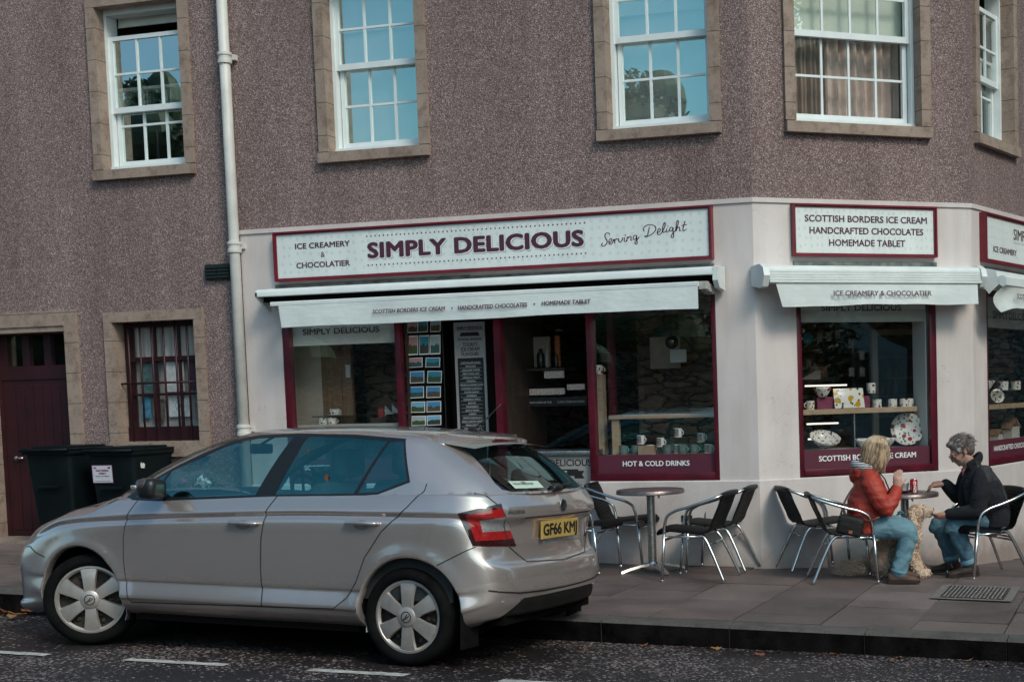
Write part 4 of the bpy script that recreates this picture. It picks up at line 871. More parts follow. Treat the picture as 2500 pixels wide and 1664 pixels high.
for k, (u0, u1, z1, lab) in enumerate(((-4.20, -4.02, 1.14, 'wide clear display block under the topmost mug'), (-4.31, -4.235, 1.06, 'low clear display block beside the cardboard box'), (-3.95, -3.735, 1.095, 'clear display block under the upper right mugs'), (-4.53, -4.43, 1.085, 'clear display block behind the cardboard box'))):
    mb = MB(); mb.box(u0, u1, fy+.02, fy+.11, 1.085 if k == 0 else .996, z1, FA); solo('display_block', mb, m_glass('clear_acrylic', .16, (.75, .72, .66)), lab, 'display block', 'clear acrylic display blocks')
# pine shelves
for fr, u0, u1, v0, v1, z0, z1, legs, lab in ((FA, -4.78, -3.68, .22, .48, 1.318, 1.355, ((-4.76, -4.69),), 'pine shelf above the souvenir mugs in the drinks window'), (FB, .46, 1.655, .14, .44, 1.316, 1.362, (), 'pine shelf carrying mugs and a lemon dish in the corner window'), (FC, .42, 2.5, .12, .42, 1.300, 1.345, (), 'pine shelf in the side window at right')):
    t = thing('display_shelf', lab, 'shelf', fr((u0+u1)/2, v0, z0), 0, 'pine display shelves'); mb = MB(); mb.box(u0, u1, v0, v1, z0, z1, fr, bev=.003); obj('shelf_board', mb, MT['wood'], t)
    for a, b in legs: mb = MB(); mb.box(a, b, v0+.02, v0+.06, .99, z0, fr); obj('shelf_upright', mb, MT['wood'], t)
    if fr is FB: mb = MB(); mb.tube([fr(1.03, v0+.05, .99), fr(1.03, v0+.05, z0)], .006, 8); obj('shelf_rod', mb, MT['chrome'], t)
# window bed boards
mb = MB(); mb.box(-4.83, -3.70, .09, .52, .955, .992, FA); obj('window_bed', mb, MT['wood'], SWR); mb = MB(); mb.box(.44, 1.66, .09, .55, .955, .992, FB); obj('window_bed', mb, pm('grey_window_bed', (.40, .40, .40), .5), SWB); mb = MB(); mb.box(.40, 2.55, .09, .55, .955, .968, FC); obj('window_bed', mb, MT['wood'], SWC); mb = MB(); mb.box(-7.95, -6.81, .09, .43, 1.30, 1.33, FA); obj('window_bed', mb, pm('pale_counter', (.45, .42, .39), .4), SWL)
# corner window goods
def bowl(p, r, h, mat, tilt=0, label='', group='patterned pottery in the corner window', az=0):
    mb = MB(); mb.lathe([(.001, .006), (r*.42, .004), (r*.46, 0), (r*.50, .012), (r*.72, h*.38), (r*.92, h*.75), (r, h), (r*.965, h), (r*.88, h*.74), (r*.66, h*.38), (r*.40, .02), (.001, .018)], n=32, cap=False)
    o = obj('pottery_bowl', mb, mat, None, smooth=True); o.location = p; o.rotation_euler = (tilt, 0, az); return tag(o, label, 'bowl', group)
def plate(p, r, mat, label, az=0, lean=1.25):
    mb = MB(); mb.lathe([(.001, .0), (r*.62, .0), (r*.70, .006), (r, .028), (r*.99, .032), (r*.68, .012), (.001, .006)], n=40, cap=False)
    o = obj('pottery_plate', mb, mat, None, smooth=True); o.location = p; o.rotation_euler = (lean, 0, az); return tag(o, label, 'plate', 'patterned pottery in the corner window')
aB = ANG_B; g_ = 'patterned pottery in the corner window'
mug(FB(.615, .24, 1.362), mat=CER[4], rot=aB+math.pi, label='small leafy mug at the left end of the corner window shelf', group=g_); bowl(FB(.737, .24, 1.472), .084, .092, CER[0], label='white bowl with red fruit standing on a pink gift box', az=aB)
for u0, u1, lab in ((.685, .85, 'pink gift box under the red fruit bowl'), (1.13, 1.215, 'pink gift box half hidden behind the lemon dish')):
    mb = MB(); mb.box(u0, u1, .24, .33, 1.363, 1.47, FB, bev=.003); solo('gift_box', mb, pm('pink_gift_box', (.20, .035, .09), .5, var=(6, .2)), lab, 'gift box', 'pink gift boxes on the shelf')
mb = MB(); mb.box(-.152, .152, 0, .012, 0, .185, bev=.006); mb.box(-.105, .105, -.003, .004, .04, .145, bev=.002); o = obj('serving_dish', mb, CER[1], None, autosmooth=50); o.location = FB(.995, .20, 1.366); o.rotation_euler = (-.22, 0, aB); tag(o, 'rectangular dish printed with lemons leaning on the corner window shelf', 'dish', g_)
for u, v, z, c, lab, hh in ((1.262, .30, 1.495, 0, 'poppy mug raised on a clear stand above the shelf', .095), (1.28, .22, 1.362, 3, 'red berry mug on the shelf below the raised mug', .075), (1.44, .22, 1.362, 2, 'dark leaf mug on the shelf right of the berry mug', .075), (1.56, .22, 1.362, 0, 'red flower mug on the shelf beside the sunflower mug', .075)):
    mug(FB(u, v, z), mat=CER[c], rot=aB+.6, h=hh, r=.042, label=lab, group=g_)
mug(FB(1.633, .26, 1.362), mat=CER[4], rot=aB+.9, h=.073, r=.042, label='sunflower mug at the right end of the corner window shelf', group=g_)
mb = MB(); mb.box(1.215, 1.315, .25, .35, 1.363, 1.492, FB); solo('display_block', mb, m_glass('clear_acrylic_stand', .12, (.85, .84, .82)), 'clear acrylic stand under the raised poppy mug', 'display block', 'clear acrylic display blocks')
plate(FB(1.613, .26, .993+.152), .158, CERP, 'large strawberry patterned plate standing at the right of the corner window', aB-.5); plate(FB(.485, .30, .993+.15), .15, CER[3], 'speckled plate seen edge on at the left of the corner window', aB+1.05)
bowl(FB(.73, .22, 1.035), .145, .085, CER[3], .45, 'tilted white bowl with dark berries at the lower left of the corner window', az=aB); bowl(FB(1.17, .26, .993), .095, .078, CER[3], .1, 'small white bowl behind the blonde woman', az=aB); bowl(FB(1.36, .25, .993), .11, .085, CER[0], 0, 'feather patterned bowl beside the large plate', az=aB)
# drinks fridge, display counter and lights behind the corner window
fg = thing('drinks_fridge', 'glass door drinks fridge behind the corner window', 'fridge', FB(1.9, 1.2, .12))
mb = MB(); mb.box(1.60, 1.66, .93, .97, .12, 2.06, FB); mb.box(1.60, 2.5, .93, .98, 2.055, 2.11, FB); obj('fridge_frame', mb, pm('beige_steel_frame', (.36, .29, .24), .5), fg)
mb = MB(); mb.box(1.66, 2.6, 1.5, 1.55, .12, 2.05, FB); obj('fridge_back', mb, pm('fridge_liner', (.13, .15, .14), .5, var=(5, .5)), fg)
mb = MB(); [mb.box(1.66, 2.5, 1.0, 1.45, z, z+.012, FB) for z in (1.25, 1.45, 1.63, 1.83)]; obj('fridge_shelf', mb, MT['steel'], fg)
mb = MB(); mb.quad(FB(1.66, .95, .2), FB(2.5, .95, .2), FB(2.5, .95, 2.05), FB(1.66, .95, 2.05)); obj('fridge_door', mb, m_glass('fridge_glass', .12, (.7, .75, .72)), fg)
for k in range(12):
    z = (1.262, 1.462, 1.642)[k % 3]; mb = MB(); h = .15; mb.lathe([(.028, 0), (.03, .01), (.03, h*.6), (.012, h*.8), (.012, h), (.001, h)], n=12); o = obj('drink_bottle', mb, pm('bottle_%d' % (k % 4), [(.25, .12, .03), (.03, .12, .05), (.28, .28, .26), (.16, .03, .03)][k % 4], .2), None, smooth=True); o.location = FB(1.74+.075*(k//3)+.02*(k % 3), 1.2, z)
    tag(o, f'small drink bottle on the {["lower", "middle", "upper"][k % 3]} fridge shelf', 'bottle', f'bottles on the {["lower", "middle", "upper"][k % 3]} fridge shelf')
dc = thing('ice_cream_display', 'lit ice cream display counter behind the corner window', 'display counter', FB(1.0, .9, .12))
mb = MB(); mb.box(.55, 1.34, .9, 1.5, .12, .98, FB); mb.box(.55, 1.34, 1.2, 1.5, 1.62, 1.66, FB); obj('counter_body', mb, MT['darkwood'], dc)
for u0, u1, z in ((.86, 1.30, 1.578), (.87, 1.20, 1.215), (.88, 1.02, 1.07)): mb = MB(); mb.box(u0, u1, .89, .905, z-.008, z+.008, FB); obj('strip_light', mb, pm('lit_strip', (.8, .8, .78), .5, emit=((1, .90, .76), 1.5)), dc)
mb = MB(); mb.prism([(.84, 1.64), (1.05, 1.64), (1.05, 1.735), (.98, 1.715)], lambda a, b, d: FB(a, d, b), .95, 1.1); obj('sloping_tray', mb, pm('tray_card', (.34, .30, .27), .6), dc)
for k, (u, z, w, h, mt) in enumerate(((1.10, 1.65, .09, .12, 'brownbag'), (1.20, 1.65, .10, .12, 'brownbag'), (.99, 1.74, .05, .09, 'paper'), (1.10, 1.75, .06, .08, 'paper'))):
    mb = MB(); mb.box(u, u+w, 1.3+.03*k, 1.34+.03*k, z, z+h, FB, bev=.008); solo('snack_packet', mb, pm('packet_%d' % k, [(.30, .16, .07), (.24, .12, .06), (.4, .36, .32), (.38, .30, .26)][k], .6, var=(20, .3)), ['brown paper snack packet on the counter behind the corner window', 'wide brown snack packet next to the fridge edge', 'pale snack packet at the left on the counter shelf', 'pale snack packet above the brown packets'][k], 'packet', 'snack packets behind the corner window')
mb = MB(); mb.lathe([(.001, 0), (.055, 0), (.055, .008), (.001, .008)], (0, 0, 0), (0, 1, 0), 28); o = obj('round_wall_sign', mb, pm('turquoise_sign', (.03, .24, .30), .5, var=(30, .6)), None); o.location = FB(.905, .9, 2.03); o.rotation_euler = (0, 0, aB); tag(o, 'round turquoise sign high at the left inside the corner window', 'sign')
for k, (u, z) in enumerate(((1.0, 2.0), (1.10, 2.0), (1.20, 2.02), (1.345, 1.93), (1.35, 1.66), (1.47, 1.82), (1.475, 1.66))):
    mb = MB(); mb.box(u, u+.055, .9+.01*k, .903+.01*k, z, z+.085, FB); solo('paper_notice', mb, pm('notice_%d' % k, (.30, .27, .24), .8, var=(70, .5)), ['small paper notice right of the turquoise sign', 'second paper notice right of the turquoise sign', 'third paper notice below the picture frame', 'upper paper notice on the fridge edge strip', 'lower paper notice on the fridge edge strip', 'upper paper notice on the dark glass left of the fridge', 'lower paper notice on the dark glass left of the fridge'][k], 'notice', 'paper notices inside the corner window')
# side window goods
gC = 'ornaments in the side window'
bowl(FC(1.10, .30, 1.50), .09, .085, CER[3], 0, 'small berry bowl on the upper glass shelf of the side window', gC); 
for u, c, lab in ((1.45, 0, 'red flowered mug on the upper glass shelf of the side window'), (1.82, 3, 'pale patterned mug on the upper glass shelf of the side window')): mug(FC(u, .25, 1.485), mat=CER[c], h=.09, r=.055, label=lab, group=gC, rot=2)
plate(FC(1.28, .26, 1.42), .075, CER[3], 'small oval plate leaning on the side window shelf', ANG_C-.8)
mb = MB(); mb.box(1.0, 2.5, .15, .36, 1.475, 1.483, FC); solo('glass_shelf', mb, m_glass('shelf_glass', .25, (.8, .85, .83)), 'glass shelf above the pine shelf in the side window', 'shelf')
for k, (u, s_, lab) in enumerate(((1.30, .13, 'small model house at the left of the side window'), (1.75, .24, 'large glazed model house in the side window'))):
    t = thing('model_house', lab, 'ornament', FC(u, .28, .968), ANG_C, gC); mb = MB(); mb.box(-s_/2, s_/2, -.05, .05, 0, s_*.55); obj('house_wall', mb, pm('house_wall_%d' % k, (.5, .5, .47), .5), t, local=True)
    mb = MB(); mb.prism([(-s_*.6, s_*.5), (0, s_*.95), (s_*.6, s_*.5), (s_*.56, s_*.46), (0, s_*.88), (-s_*.56, s_*.46)], lambda a, b, d: Vector((a, d, b)), -.06, .06); obj('house_roof', mb, MT['planks'], t, local=True)
# drinks window: lamp globe and framed notice, hatch goods
lg = thing('globe_lamp', 'dark mirrored glass globe lamp hanging in the drinks window', 'lamp', FA(-4.225, .45, 1.96)); mb = MB(); mb.ell(FA(-4.225, .45, 2.01), (.062, .062, .062), 24, 14); obj('glass_globe', mb, pm('mirror_globe', (.10, .09, .085), .06, 1), lg, smooth=True); mb = MB(); mb.tube([FA(-4.225, .45, 2.07), FA(-4.225, .45, 2.9)], .004, 6); obj('lamp_cord', mb, MT['black'], lg)
mb = MB(); mb.box(-4.60, -4.30, .9, .915, 1.78, 2.08, FA); solo('framed_notice', mb, pm('dull_board', (.40, .33, .28), .7, var=(5, .3)), 'dull framed board on the wall behind the globe lamp', 'notice'); mb = MB(); mb.box(-4.33, -4.17, .7, .704, 1.83, 1.95, FA); solo('paper_notice', mb, MT['paper'], 'white paper notice below the globe lamp', 'notice')
mug(FA(-4.92, .35, 1.735), mat=CER[0], h=.085, r=.045, label='rose mug on the post inside the drinks window', group='souvenir mugs in the drinks window'); mb = MB(); mb.box(-4.97, -4.875, .34, .42, .99, 1.734, FA); solo('shop_post', mb, MT['wood'], 'pine post carrying the rose mug at the left of the drinks window', 'post'); mb = MB(); mb.box(-4.85, -4.79, .42, .48, .99, 2.6, FA); solo('shop_post', mb, MT['maroon'], 'dark red post behind the left edge of the drinks window', 'post')
mb = MB(); mb.box(-5.9, -5.15, .62, .64, 1.45, 1.535, FA); o = solo('step_strip', mb, MT['black'], 'black strip with ordering steps across the serving hatch', 'sign'); lt = text('lettering', '1. CHOOSE YOUR CONE OR TUB', Fr((0, 0, 0), 0), 0, .37, 0, .017, 0, MT['paper'], None); lt.parent = o; lt.location = (-.36, -.013, .03)
l2 = text('lettering', '2. PICK YOUR FLAVOUR/S', Fr((0, 0, 0), 0), 0, .28, 0, .017, 0, MT['paper'], None); l2.parent = o; l2.location = (.07, -.013, .03)
mb = MB(); mb.box(-5.87, -5.57, .75, .77, 1.83, 2.12, FA); solo('menu_card', mb, pm('buff_card', (.45, .36, .28), .8), 'buff card standing at the back of the serving hatch', 'card')
for k, (u0, u1, z0, z1) in enumerate(((-5.935, -5.76, 1.91, 2.02), (-5.935, -5.83, 1.80, 1.885), (-5.573, -5.368, 1.716, 1.785), (-5.732, -5.366, 1.56, 1.62), (-5.341, -5.16, 1.60, 1.655))):
    mb = MB(); mb.box(u0, u1, .60, .603, z0, z1, FA); solo('price_card', mb, pm('price_card_%d' % k, (.62, .50, .45) if k != 0 else (.55, .50, .60), .8, var=(60, .4)), ['lilac handwritten card at the upper left of the serving hatch', 'small cream card below the lilac card', 'row of price cards in the middle of the serving hatch', 'long row of price cards low in the serving hatch', 'price cards at the right of the serving hatch'][k], 'card', 'cards in the serving hatch')
for k, (u, z, h, r, c, lab) in enumerate(((-5.61, 1.82, .18, .038, (.012, .010, .010), 'large dark bottle in the serving hatch'), (-5.545, 1.82, .20, .022, (.34, .28, .26), 'slim pale sauce bottle in the serving hatch'), (-5.45, 1.82, .13, .02, (.05, .03, .03), 'small dark bottle right of the sauce bottle'))):
    mb = MB(); mb.lathe([(r*.9, 0), (r, .01), (r, h*.68), (r*.45, h*.86), (r*.45, h), (.001, h)], n=14); o = obj('sauce_bottle', mb, pm('sauce_bottle_%d' % k, c, .25), None, smooth=True); o.location = FA(u, .62, z); tag(o, lab, 'bottle', 'bottles in the serving hatch')
mb = MB(); mb.box(-5.75, -5.36, .58, .9, 1.79, 1.815, FA); solo('hatch_shelf', mb, MT['darkwood'], 'dark shelf carrying bottles in the serving hatch', 'shelf')
cs = thing('cone_stack', 'tall clear tube of stacked ice cream cones in the serving hatch', 'cone holder', FA(-5.46, .68, 1.815)); mb = MB()
for k in range(11): mb.lathe([(.026, 0), (.030, .022), (.018, .024)], FA(-5.46, .68, 1.83+.027*k), (0, 0, 1), 12, cap=False)
obj('wafer_cone', mb, pm('wafer', (.50, .16, .06), .7), cs, smooth=True); mb = MB(); mb.lathe([(.05, 0), (.03, .012), (.001, .02)], FA(-5.44, .68, 2.165), (0, 0, 1), 16); obj('holder_lid', mb, pm('cream_lid', (.45, .38, .28), .4), cs)
for k, (u, z) in enumerate(((-5.87, 1.62), (-5.79, 1.63), (-5.86, 1.70), (-5.78, 1.71))):
    mb = MB(); mb.ell(FA(u, .66, z+.035), (.035, .03, .04), 12, 8); mb.ell(FA(u, .66, z+.078), (.022, .02, .022), 10, 7); solo('sweet_jar', mb, pm('sweet_jar_%d' % k, [(.40, .10, .05), (.50, .25, .12), (.30, .08, .06), (.45, .18, .05)][k], .3, var=(40, .5)), ['red sweet jar, lower left of the hatch stack', 'spotted sweet jar, lower right of the hatch stack', 'dark sweet jar, upper left of the hatch stack', 'amber sweet jar, upper right of the hatch stack'][k], 'jar', 'sweet jars in the serving hatch', smooth=True)
# left window goods
mug(FA(-7.70, .35, 1.425), mat=CER[3], h=.052, r=.048, label='flowered teacup on a saucer in the left shop window', group='cups in the left shop window', cat='cup'); mb = MB(); mb.lathe([(.02, 0), (.075, .008), (.076, .012), (.001, .006)], FA(-7.70, .35, 1.413), (0, 0, 1), 24); solo('saucer', mb, MT['mug'], 'white saucer under the flowered teacup', 'saucer'); mb = MB(); mb.box(-7.9, -7.25, .26, .43, 1.40, 1.412, FA); solo('glass_shelf', mb, m_glass('shelf_glass_left', .3, (.7, .75, .78)), 'glass shelf under the teacup in the left shop window', 'shelf')
for u, c, lab in ((-7.80, 2, 'dark patterned mug below the teacup'), (-7.70, 3, 'vine patterned mug below the teacup, its handle to the right')): mug(FA(u, .30, 1.33), mat=CER[c], h=.06, r=.046, label=lab, group='cups in the left shop window')
mug(FA(-7.17, .32, 1.385), mat=pm('red_label_mug', (.40, .05, .05), .3), h=.085, r=.034, hmat=MT['mug'], label='red and white mug near the entrance edge of the left shop window', group='cups in the left shop window'); mb = MB(); mb.box(-7.26, -7.09, .26, .40, 1.33, 1.384, FA); solo('display_block', mb, MT['darkwood'], 'dark block under the red and white mug', 'display block')
for k, (u, z) in enumerate(((-7.27, 1.41), (-7.19, 1.42), (-7.11, 1.42))): mb = MB(); mb.prism([(u, z), (u+.09, z), (u, z+.09)], lambda a, b, d: FA(a, d, b), .56, .565); solo('card_packet', mb, MT['paper'], ['white card packet left of three behind the red mug', 'middle white card packet behind the red mug', 'white card packet nearest the entrance'][k], 'packet', 'white card packets in the left window')
mb = MB(); mb.box(-7.60, -7.555, .42, .435, 1.78, 1.905, FA); solo('price_tag', mb, MT['paper'], 'white tag pinned on the brown planks', 'tag')
# posters behind the barred window
for k, (u0, u1, z0, z1, c, c2, lab) in enumerate(((-9.80, -9.58, 1.68, 1.98, (.20, .42, .48), (.04, .04, .04), 'dark and teal poster at the upper left behind the window bars'), (-9.50, -9.29, 1.69, 1.99, (.85, .85, .86), (.70, .70, .72), 'white notice in the upper middle behind the window bars'), (-9.23, -9.09, 1.70, 1.98, (.12, .04, .10), (.05, .02, .05), 'purple poster at the upper right behind the window bars'), (-9.82, -9.71, 1.43, 1.65, (.04, .13, .35), (.10, .4, .6), 'blue pennant poster at the lower left behind the window bars'), (-9.69, -9.55, 1.40, 1.62, (.05, .04, .04), (.20, .18, .17), 'dark leaflet beside the blue pennant poster'), (-9.50, -9.24, 1.44, 1.65, (.85, .88, .90), (.78, .82, .85), 'white poster with turquoise round badge behind the window bars'), (-9.20, -9.09, 1.42, 1.64, (.5, .5, .52), (.08, .08, .08), 'grey leaflet at the lower right behind the window bars'))):
    mb = MB(); mb.box(u0, u1, .205+.003*k, .206+.003*k, z0, z1, FA); o = solo('window_poster', mb, pm('poster_%d' % k, c, .6, var=(16, .5), col2=c2), lab, 'poster', 'posters behind the barred window')
    if k == 5:
        mb = MB(); mb.lathe([(.045, 0), (.052, 0)], (0, -.003, .11), (0, 1, 0), 24, cap=False); mb.lathe([(.0, 0), (.022, 0)], (0, -.003, .11), (0, 1, 0), 16, cap=False); b_ = obj('round_badge', mb, MT['greenglaze'], None, recalc=False); b_.parent = o
# ------------------------------------------------------------------ the parked hatchback: x forward, y to its left, z up
CF, CL, CU = Vector((-0.9982813, 0.05455754, 0.02139916)), Vector((-0.05366011, -0.99773836, 0.04048162)), Vector((0.02355934, 0.03926377, 0.99895111))
CO = Vector((-4.33837704, -3.48637243, -0.11215821))
CARM = Matrix(((CF.x, CL.x, CU.x, CO.x), (CF.y, CL.y, CU.y, CO.y), (CF.z, CL.z, CU.z, CO.z), (0, 0, 0, 1)))
car = thing('parked_car', 'silver beige five door hatchback parked at the kerb with yellow rear number plate', 'car', mat=CARM)
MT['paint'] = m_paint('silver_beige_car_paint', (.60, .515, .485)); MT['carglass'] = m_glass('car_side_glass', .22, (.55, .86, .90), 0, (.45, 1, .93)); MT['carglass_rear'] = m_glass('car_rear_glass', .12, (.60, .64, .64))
def spline(P, n, closed=False):
    """Catmull-Rom by chord length through rows of P, n samples"""
    P = np.asarray(P, float); d = np.r_[0, np.cumsum(np.linalg.norm(np.diff(P, axis=0), axis=1))]; d /= d[-1]
    m = np.zeros_like(P); h = np.diff(d)[:, None]; s = np.diff(P, axis=0)/h
    m[1:-1] = (s[:-1]*h[1:]+s[1:]*h[:-1])/(h[1:]+h[:-1]); m[0] = s[0]; m[-1] = s[-1]
    t = np.linspace(0, 1, n); k = np.clip(np.searchsorted(d, t, 'right')-1, 0, len(d)-2); u = ((t-d[k])/(d[k+1]-d[k]))[:, None]; hk = (d[k+1]-d[k])[:, None]
    return (2*u**3-3*u**2+1)*P[k]+(u**3-2*u**2+u)*hk*m[k]+(-2*u**3+3*u**2)*P[k+1]+(u**3-u**2)*hk*m[k+1]
def pchip(x, y, xi):
    x = np.asarray(x, float); y = np.asarray(y, float); h = np.diff(x); s = np.diff(y)/h; d = np.zeros_like(y)
    for i in range(1, len(x)-1):
        if s[i-1]*s[i] > 0: w1 = 2*h[i]+h[i-1]; w2 = h[i]+2*h[i-1]; d[i] = (w1+w2)/(w1/s[i-1]+w2/s[i])
    d[0] = s[0]; d[-1] = s[-1]; xi = np.asarray(xi, float); k = np.clip(np.searchsorted(x, xi, 'right')-1, 0, len(x)-2); u = (xi-x[k])/h[k]
    return (2*u**3-3*u**2+1)*y[k]+(u**3-2*u**2+u)*h[k]*d[k]+(-2*u**3+3*u**2)*y[k+1]+(u**3-u**2)*h[k]*d[k+1]
PLAN = [(3.315, 0), (3.31, .2), (3.295, .40), (3.25, .56), (3.15, .69), (2.98, .775), (2.72, .826), (2.45, .848), (2.1, .860), (1.6, .866), (1.0, .867), (.5, .866), (0, .862), (-.25, .846), (-.42, .808), (-.53, .742), (-.60, .635), (-.642, .48), (-.668, .25), (-.677, 0)]
NT = 210
pl = spline(PLAN, NT); pl[0] = PLAN[0]; pl[-1] = PLAN[-1]
tg = np.gradient(pl, axis=0); tg /= np.linalg.norm(tg, axis=1)[:, None]; nrm = np.c_[-tg[:, 1], tg[:, 0]]*-1
nrm[np.sum(nrm*np.c_[pl[:, 0]-1.3, pl[:, 1]], axis=1) < 0] *= -1
nrm[0] = (1, 0); nrm[-1] = (-1, 0)
SIDE = [(.225, -.110), (.258, -.062), (.290, -.030), (.322, -.014), (.345, .001), (.446, -.019), (.462, -.011), (.66, -.003), (.80, .0), (.880, -.003), (.914, -.019), (.942, -.006), (.978, -.024), (1.02, -.050)]
FRONT = [(.165, -.10), (.20, -.02), (.235, .0), (.275, -.02), (.37, -.012), (.42, -.008), (.50, 0), (.56, -.008), (.62, -.028), (.66, -.05), (.69, -.07), (.715, -.09), (.74, -.11), (.765, -.14)]
REAR = [(.285, -.12), (.305, -.055), (.345, -.035), (.395, -.016), (.43, -.010), (.462, -.001), (.53, .0), (.605, -.014), (.640, -.050), (.74, -.072), (.855, -.062), (.920, -.024), (.965, -.030), (1.05, -.085)]
zbelt_x = [-.68, -.4, -.1, .3, 1.0, 1.6, 2.0, 2.2, 2.33, 2.46, 2.63, 2.89, 2.99, 3.1, 3.3]; zbelt_z = [1.05, 1.055, 1.050, 1.034, 1.012, .985, .975, .975, .960, .925, .898, .843, .80, .772, .755]
cr_x = [-.68, -.37, .54, 1.5, 2.1, 2.51, 3.0, 3.3]; cr_z = [.93, .943, .938, .904, .873, .843, .76, .715]
def sm(a, b, x): t = min(1, max(0, (x-a)/(b-a))); return t*t*(3-2*t)
ROWS = np.linspace(0, 13, 66)
lower = np.zeros((len(ROWS), NT, 3))
for j in range(NT):
    x, y = pl[j]; wf = sm(2.65, 3.2, x); wr = 1-sm(-.64, -.30, x); ws = 1-wf-wr
    dz = float(pchip(cr_x, cr_z, [x])[0])-.942; zb = float(pchip(zbelt_x, zbelt_z, [x])[0])
    fend = sm(2.05, 2.5, x)
    zz = []; dd = []
    for k in range(14):
        zs, ds = SIDE[k]
        zs += dz*(0 if k < 6 else [.1, .35, .7, 1, 1, 1][k-6] if k < 12 else 0)
        if k == 13: zs = zb; ds = ds-.085*fend
        if k == 12: zs = (SIDE[11][0]+dz)*.52+zb*.48; ds = ds-.025*fend
        f, r = FRONT[k], REAR[k]
        zz.append(ws*zs+wf*f[0]+wr*r[0]); dd.append(ws*ds+wf*f[1]+wr*r[1])
    zi = pchip(range(14), zz, ROWS); di = pchip(range(14), dd, ROWS)
    for i in range(len(ROWS)): lower[i, j] = (x+nrm[j, 0]*di[i], max(0, y+nrm[j, 1]*di[i]), zi[i])
lower[:, 0, 1] = 0; lower[:, -1, 1] = 0
# flared lips round the wheel arches
ARCH = [(2.485, .31, .36), (-.03, .325, .357)]
for ax, az, ar in ARCH:
    r = np.hypot(lower[..., 0]-ax, lower[..., 2]-az); b = np.exp(-((r-ar-.0)/.045)**2)*.010+np.exp(-((r-ar)/.10)**2)*.006
    lower[..., 1] += b*(lower[..., 1] > .5)
BASE = [(2.50, 0, 1.0), (2.49, .25, 1.0), (2.44, .45, .997), (2.34, .62, .985), (2.20, .735, .975), (2.0, .788, .975), (1.6, .812, .985), (1.0, .815, 1.012), (.3, .812, 1.034), (-.1, .790, 1.050), (-.33, .742, 1.055), (-.455, .66, 1.055), (-.53, .545, 1.052), (-.58, .38, 1.05), (-.605, .19, 1.05), (-.612, 0, 1.05)]
TOPC = [(1.42, 0, 1.450), (1.40, .25, 1.445), (1.36, .42, 1.434), (1.28, .52, 1.423), (1.18, .56, 1.422), (1.05, .58, 1.425), (.88, .592, 1.432), (.60, .597, 1.436), (.30, .592, 1.432), (.13, .582, 1.424), (.05, .562, 1.413), (-.01, .515, 1.404), (-.045, .44, 1.402), (-.075, .32, 1.404), (-.09, .17, 1.406), (-.095, 0, 1.407)]
BUL = [.05, .055, .065, .060, .050, .030, .020, .018, .018, .020, .024, .03, .03, .03, .03, .03]
NG = 150; gb = spline(BASE, NG); gt = spline(TOPC, NG); bl = np.interp(np.linspace(0, 1, NG), np.r_[0, np.cumsum(np.linalg.norm(np.diff(np.array(BASE), axis=0), axis=1))]/np.sum(np.linalg.norm(np.diff(np.array(BASE), axis=0), axis=1)), BUL)
zc = lambda x: pchip([-.42, -.1, 0, .3, .6, .9, 1.2, 1.42], [1.38, 1.422, 1.440, 1.461, 1.470, 1.469, 1.463, 1.450], np.clip(x, -.42, 1.42))
SR = np.linspace(0, 1, 26); RR = np.linspace(0, 1, 14)[1:]
green = np.zeros((len(SR)+len(RR), NG, 3))
tb = np.gradient(gb, axis=0)
for j in range(NG):
    d = gt[j]-gb[j]; n = np.cross(d, tb[j]); n /= np.linalg.norm(n)
    if n[2] < 0: n = -n
    for i, s in enumerate(SR): green[i, j] = gb[j]+d*s+n*bl[j]*4*s*(1-s)
    zce = float(zc(np.array([gt[j][0]]))[0])
    for i, r in enumerate(RR): green[len(SR)+i, j] = (gt[j][0], gt[j][1]*(1-r), gt[j][2]+(zce-gt[j][2])*(1-(1-r)**2.2))
green[:, 0, 1] = 0; green[:, -1, 1] = 0
# soften the roof rail
for _ in range(10):
    q = green.copy()
    for i in range(len(SR)-4, len(SR)+4): q[i, 1:-1] = .5*green[i, 1:-1]+.25*(green[i-1, 1:-1]+green[i+1, 1:-1])
    green = q
# bonnet: from the fender edge to the centre line, and the strip of shoulder between lower body and glasshouse
bm = bmesh.new()
def add_grid(G):
    V = [[bm.verts.new(p) for p in row] for row in G]
    for a, b in zip(V[:-1], V[1:]):
        for k in range(len(a)-1):
            try: bm.faces.new((a[k], a[k+1], b[k+1], b[k]))
            except ValueError: pass
    return V
add_grid(lower); add_grid(green)
top = lower[-1]; hood_cols = [j for j in range(NT) if top[j, 0] > 2.33]
H = np.zeros((16, len(hood_cols), 3))
hz = lambda x: float(pchip([2.3, 2.45, 2.6, 2.8, 2.98, 3.1, 3.17, 3.22], [1.0, .985, .948, .908, .868, .826, .79, .765], [min(3.22, x)])[0])
for c, j in enumerate(hood_cols):
    p = top[j]
    for i, r in enumerate(np.linspace(0, 1, 16)):
        x = p[0]+(0 if p[0] < 3.0 else 0)*r; y = p[1]*(1-r); e = max(hz(x)+.012*(1-(y/.75)**2), p[2])
        H[i, c] = (x, y, p[2]+(e-p[2])*(1-(1-r)**3.2))
add_grid(H)
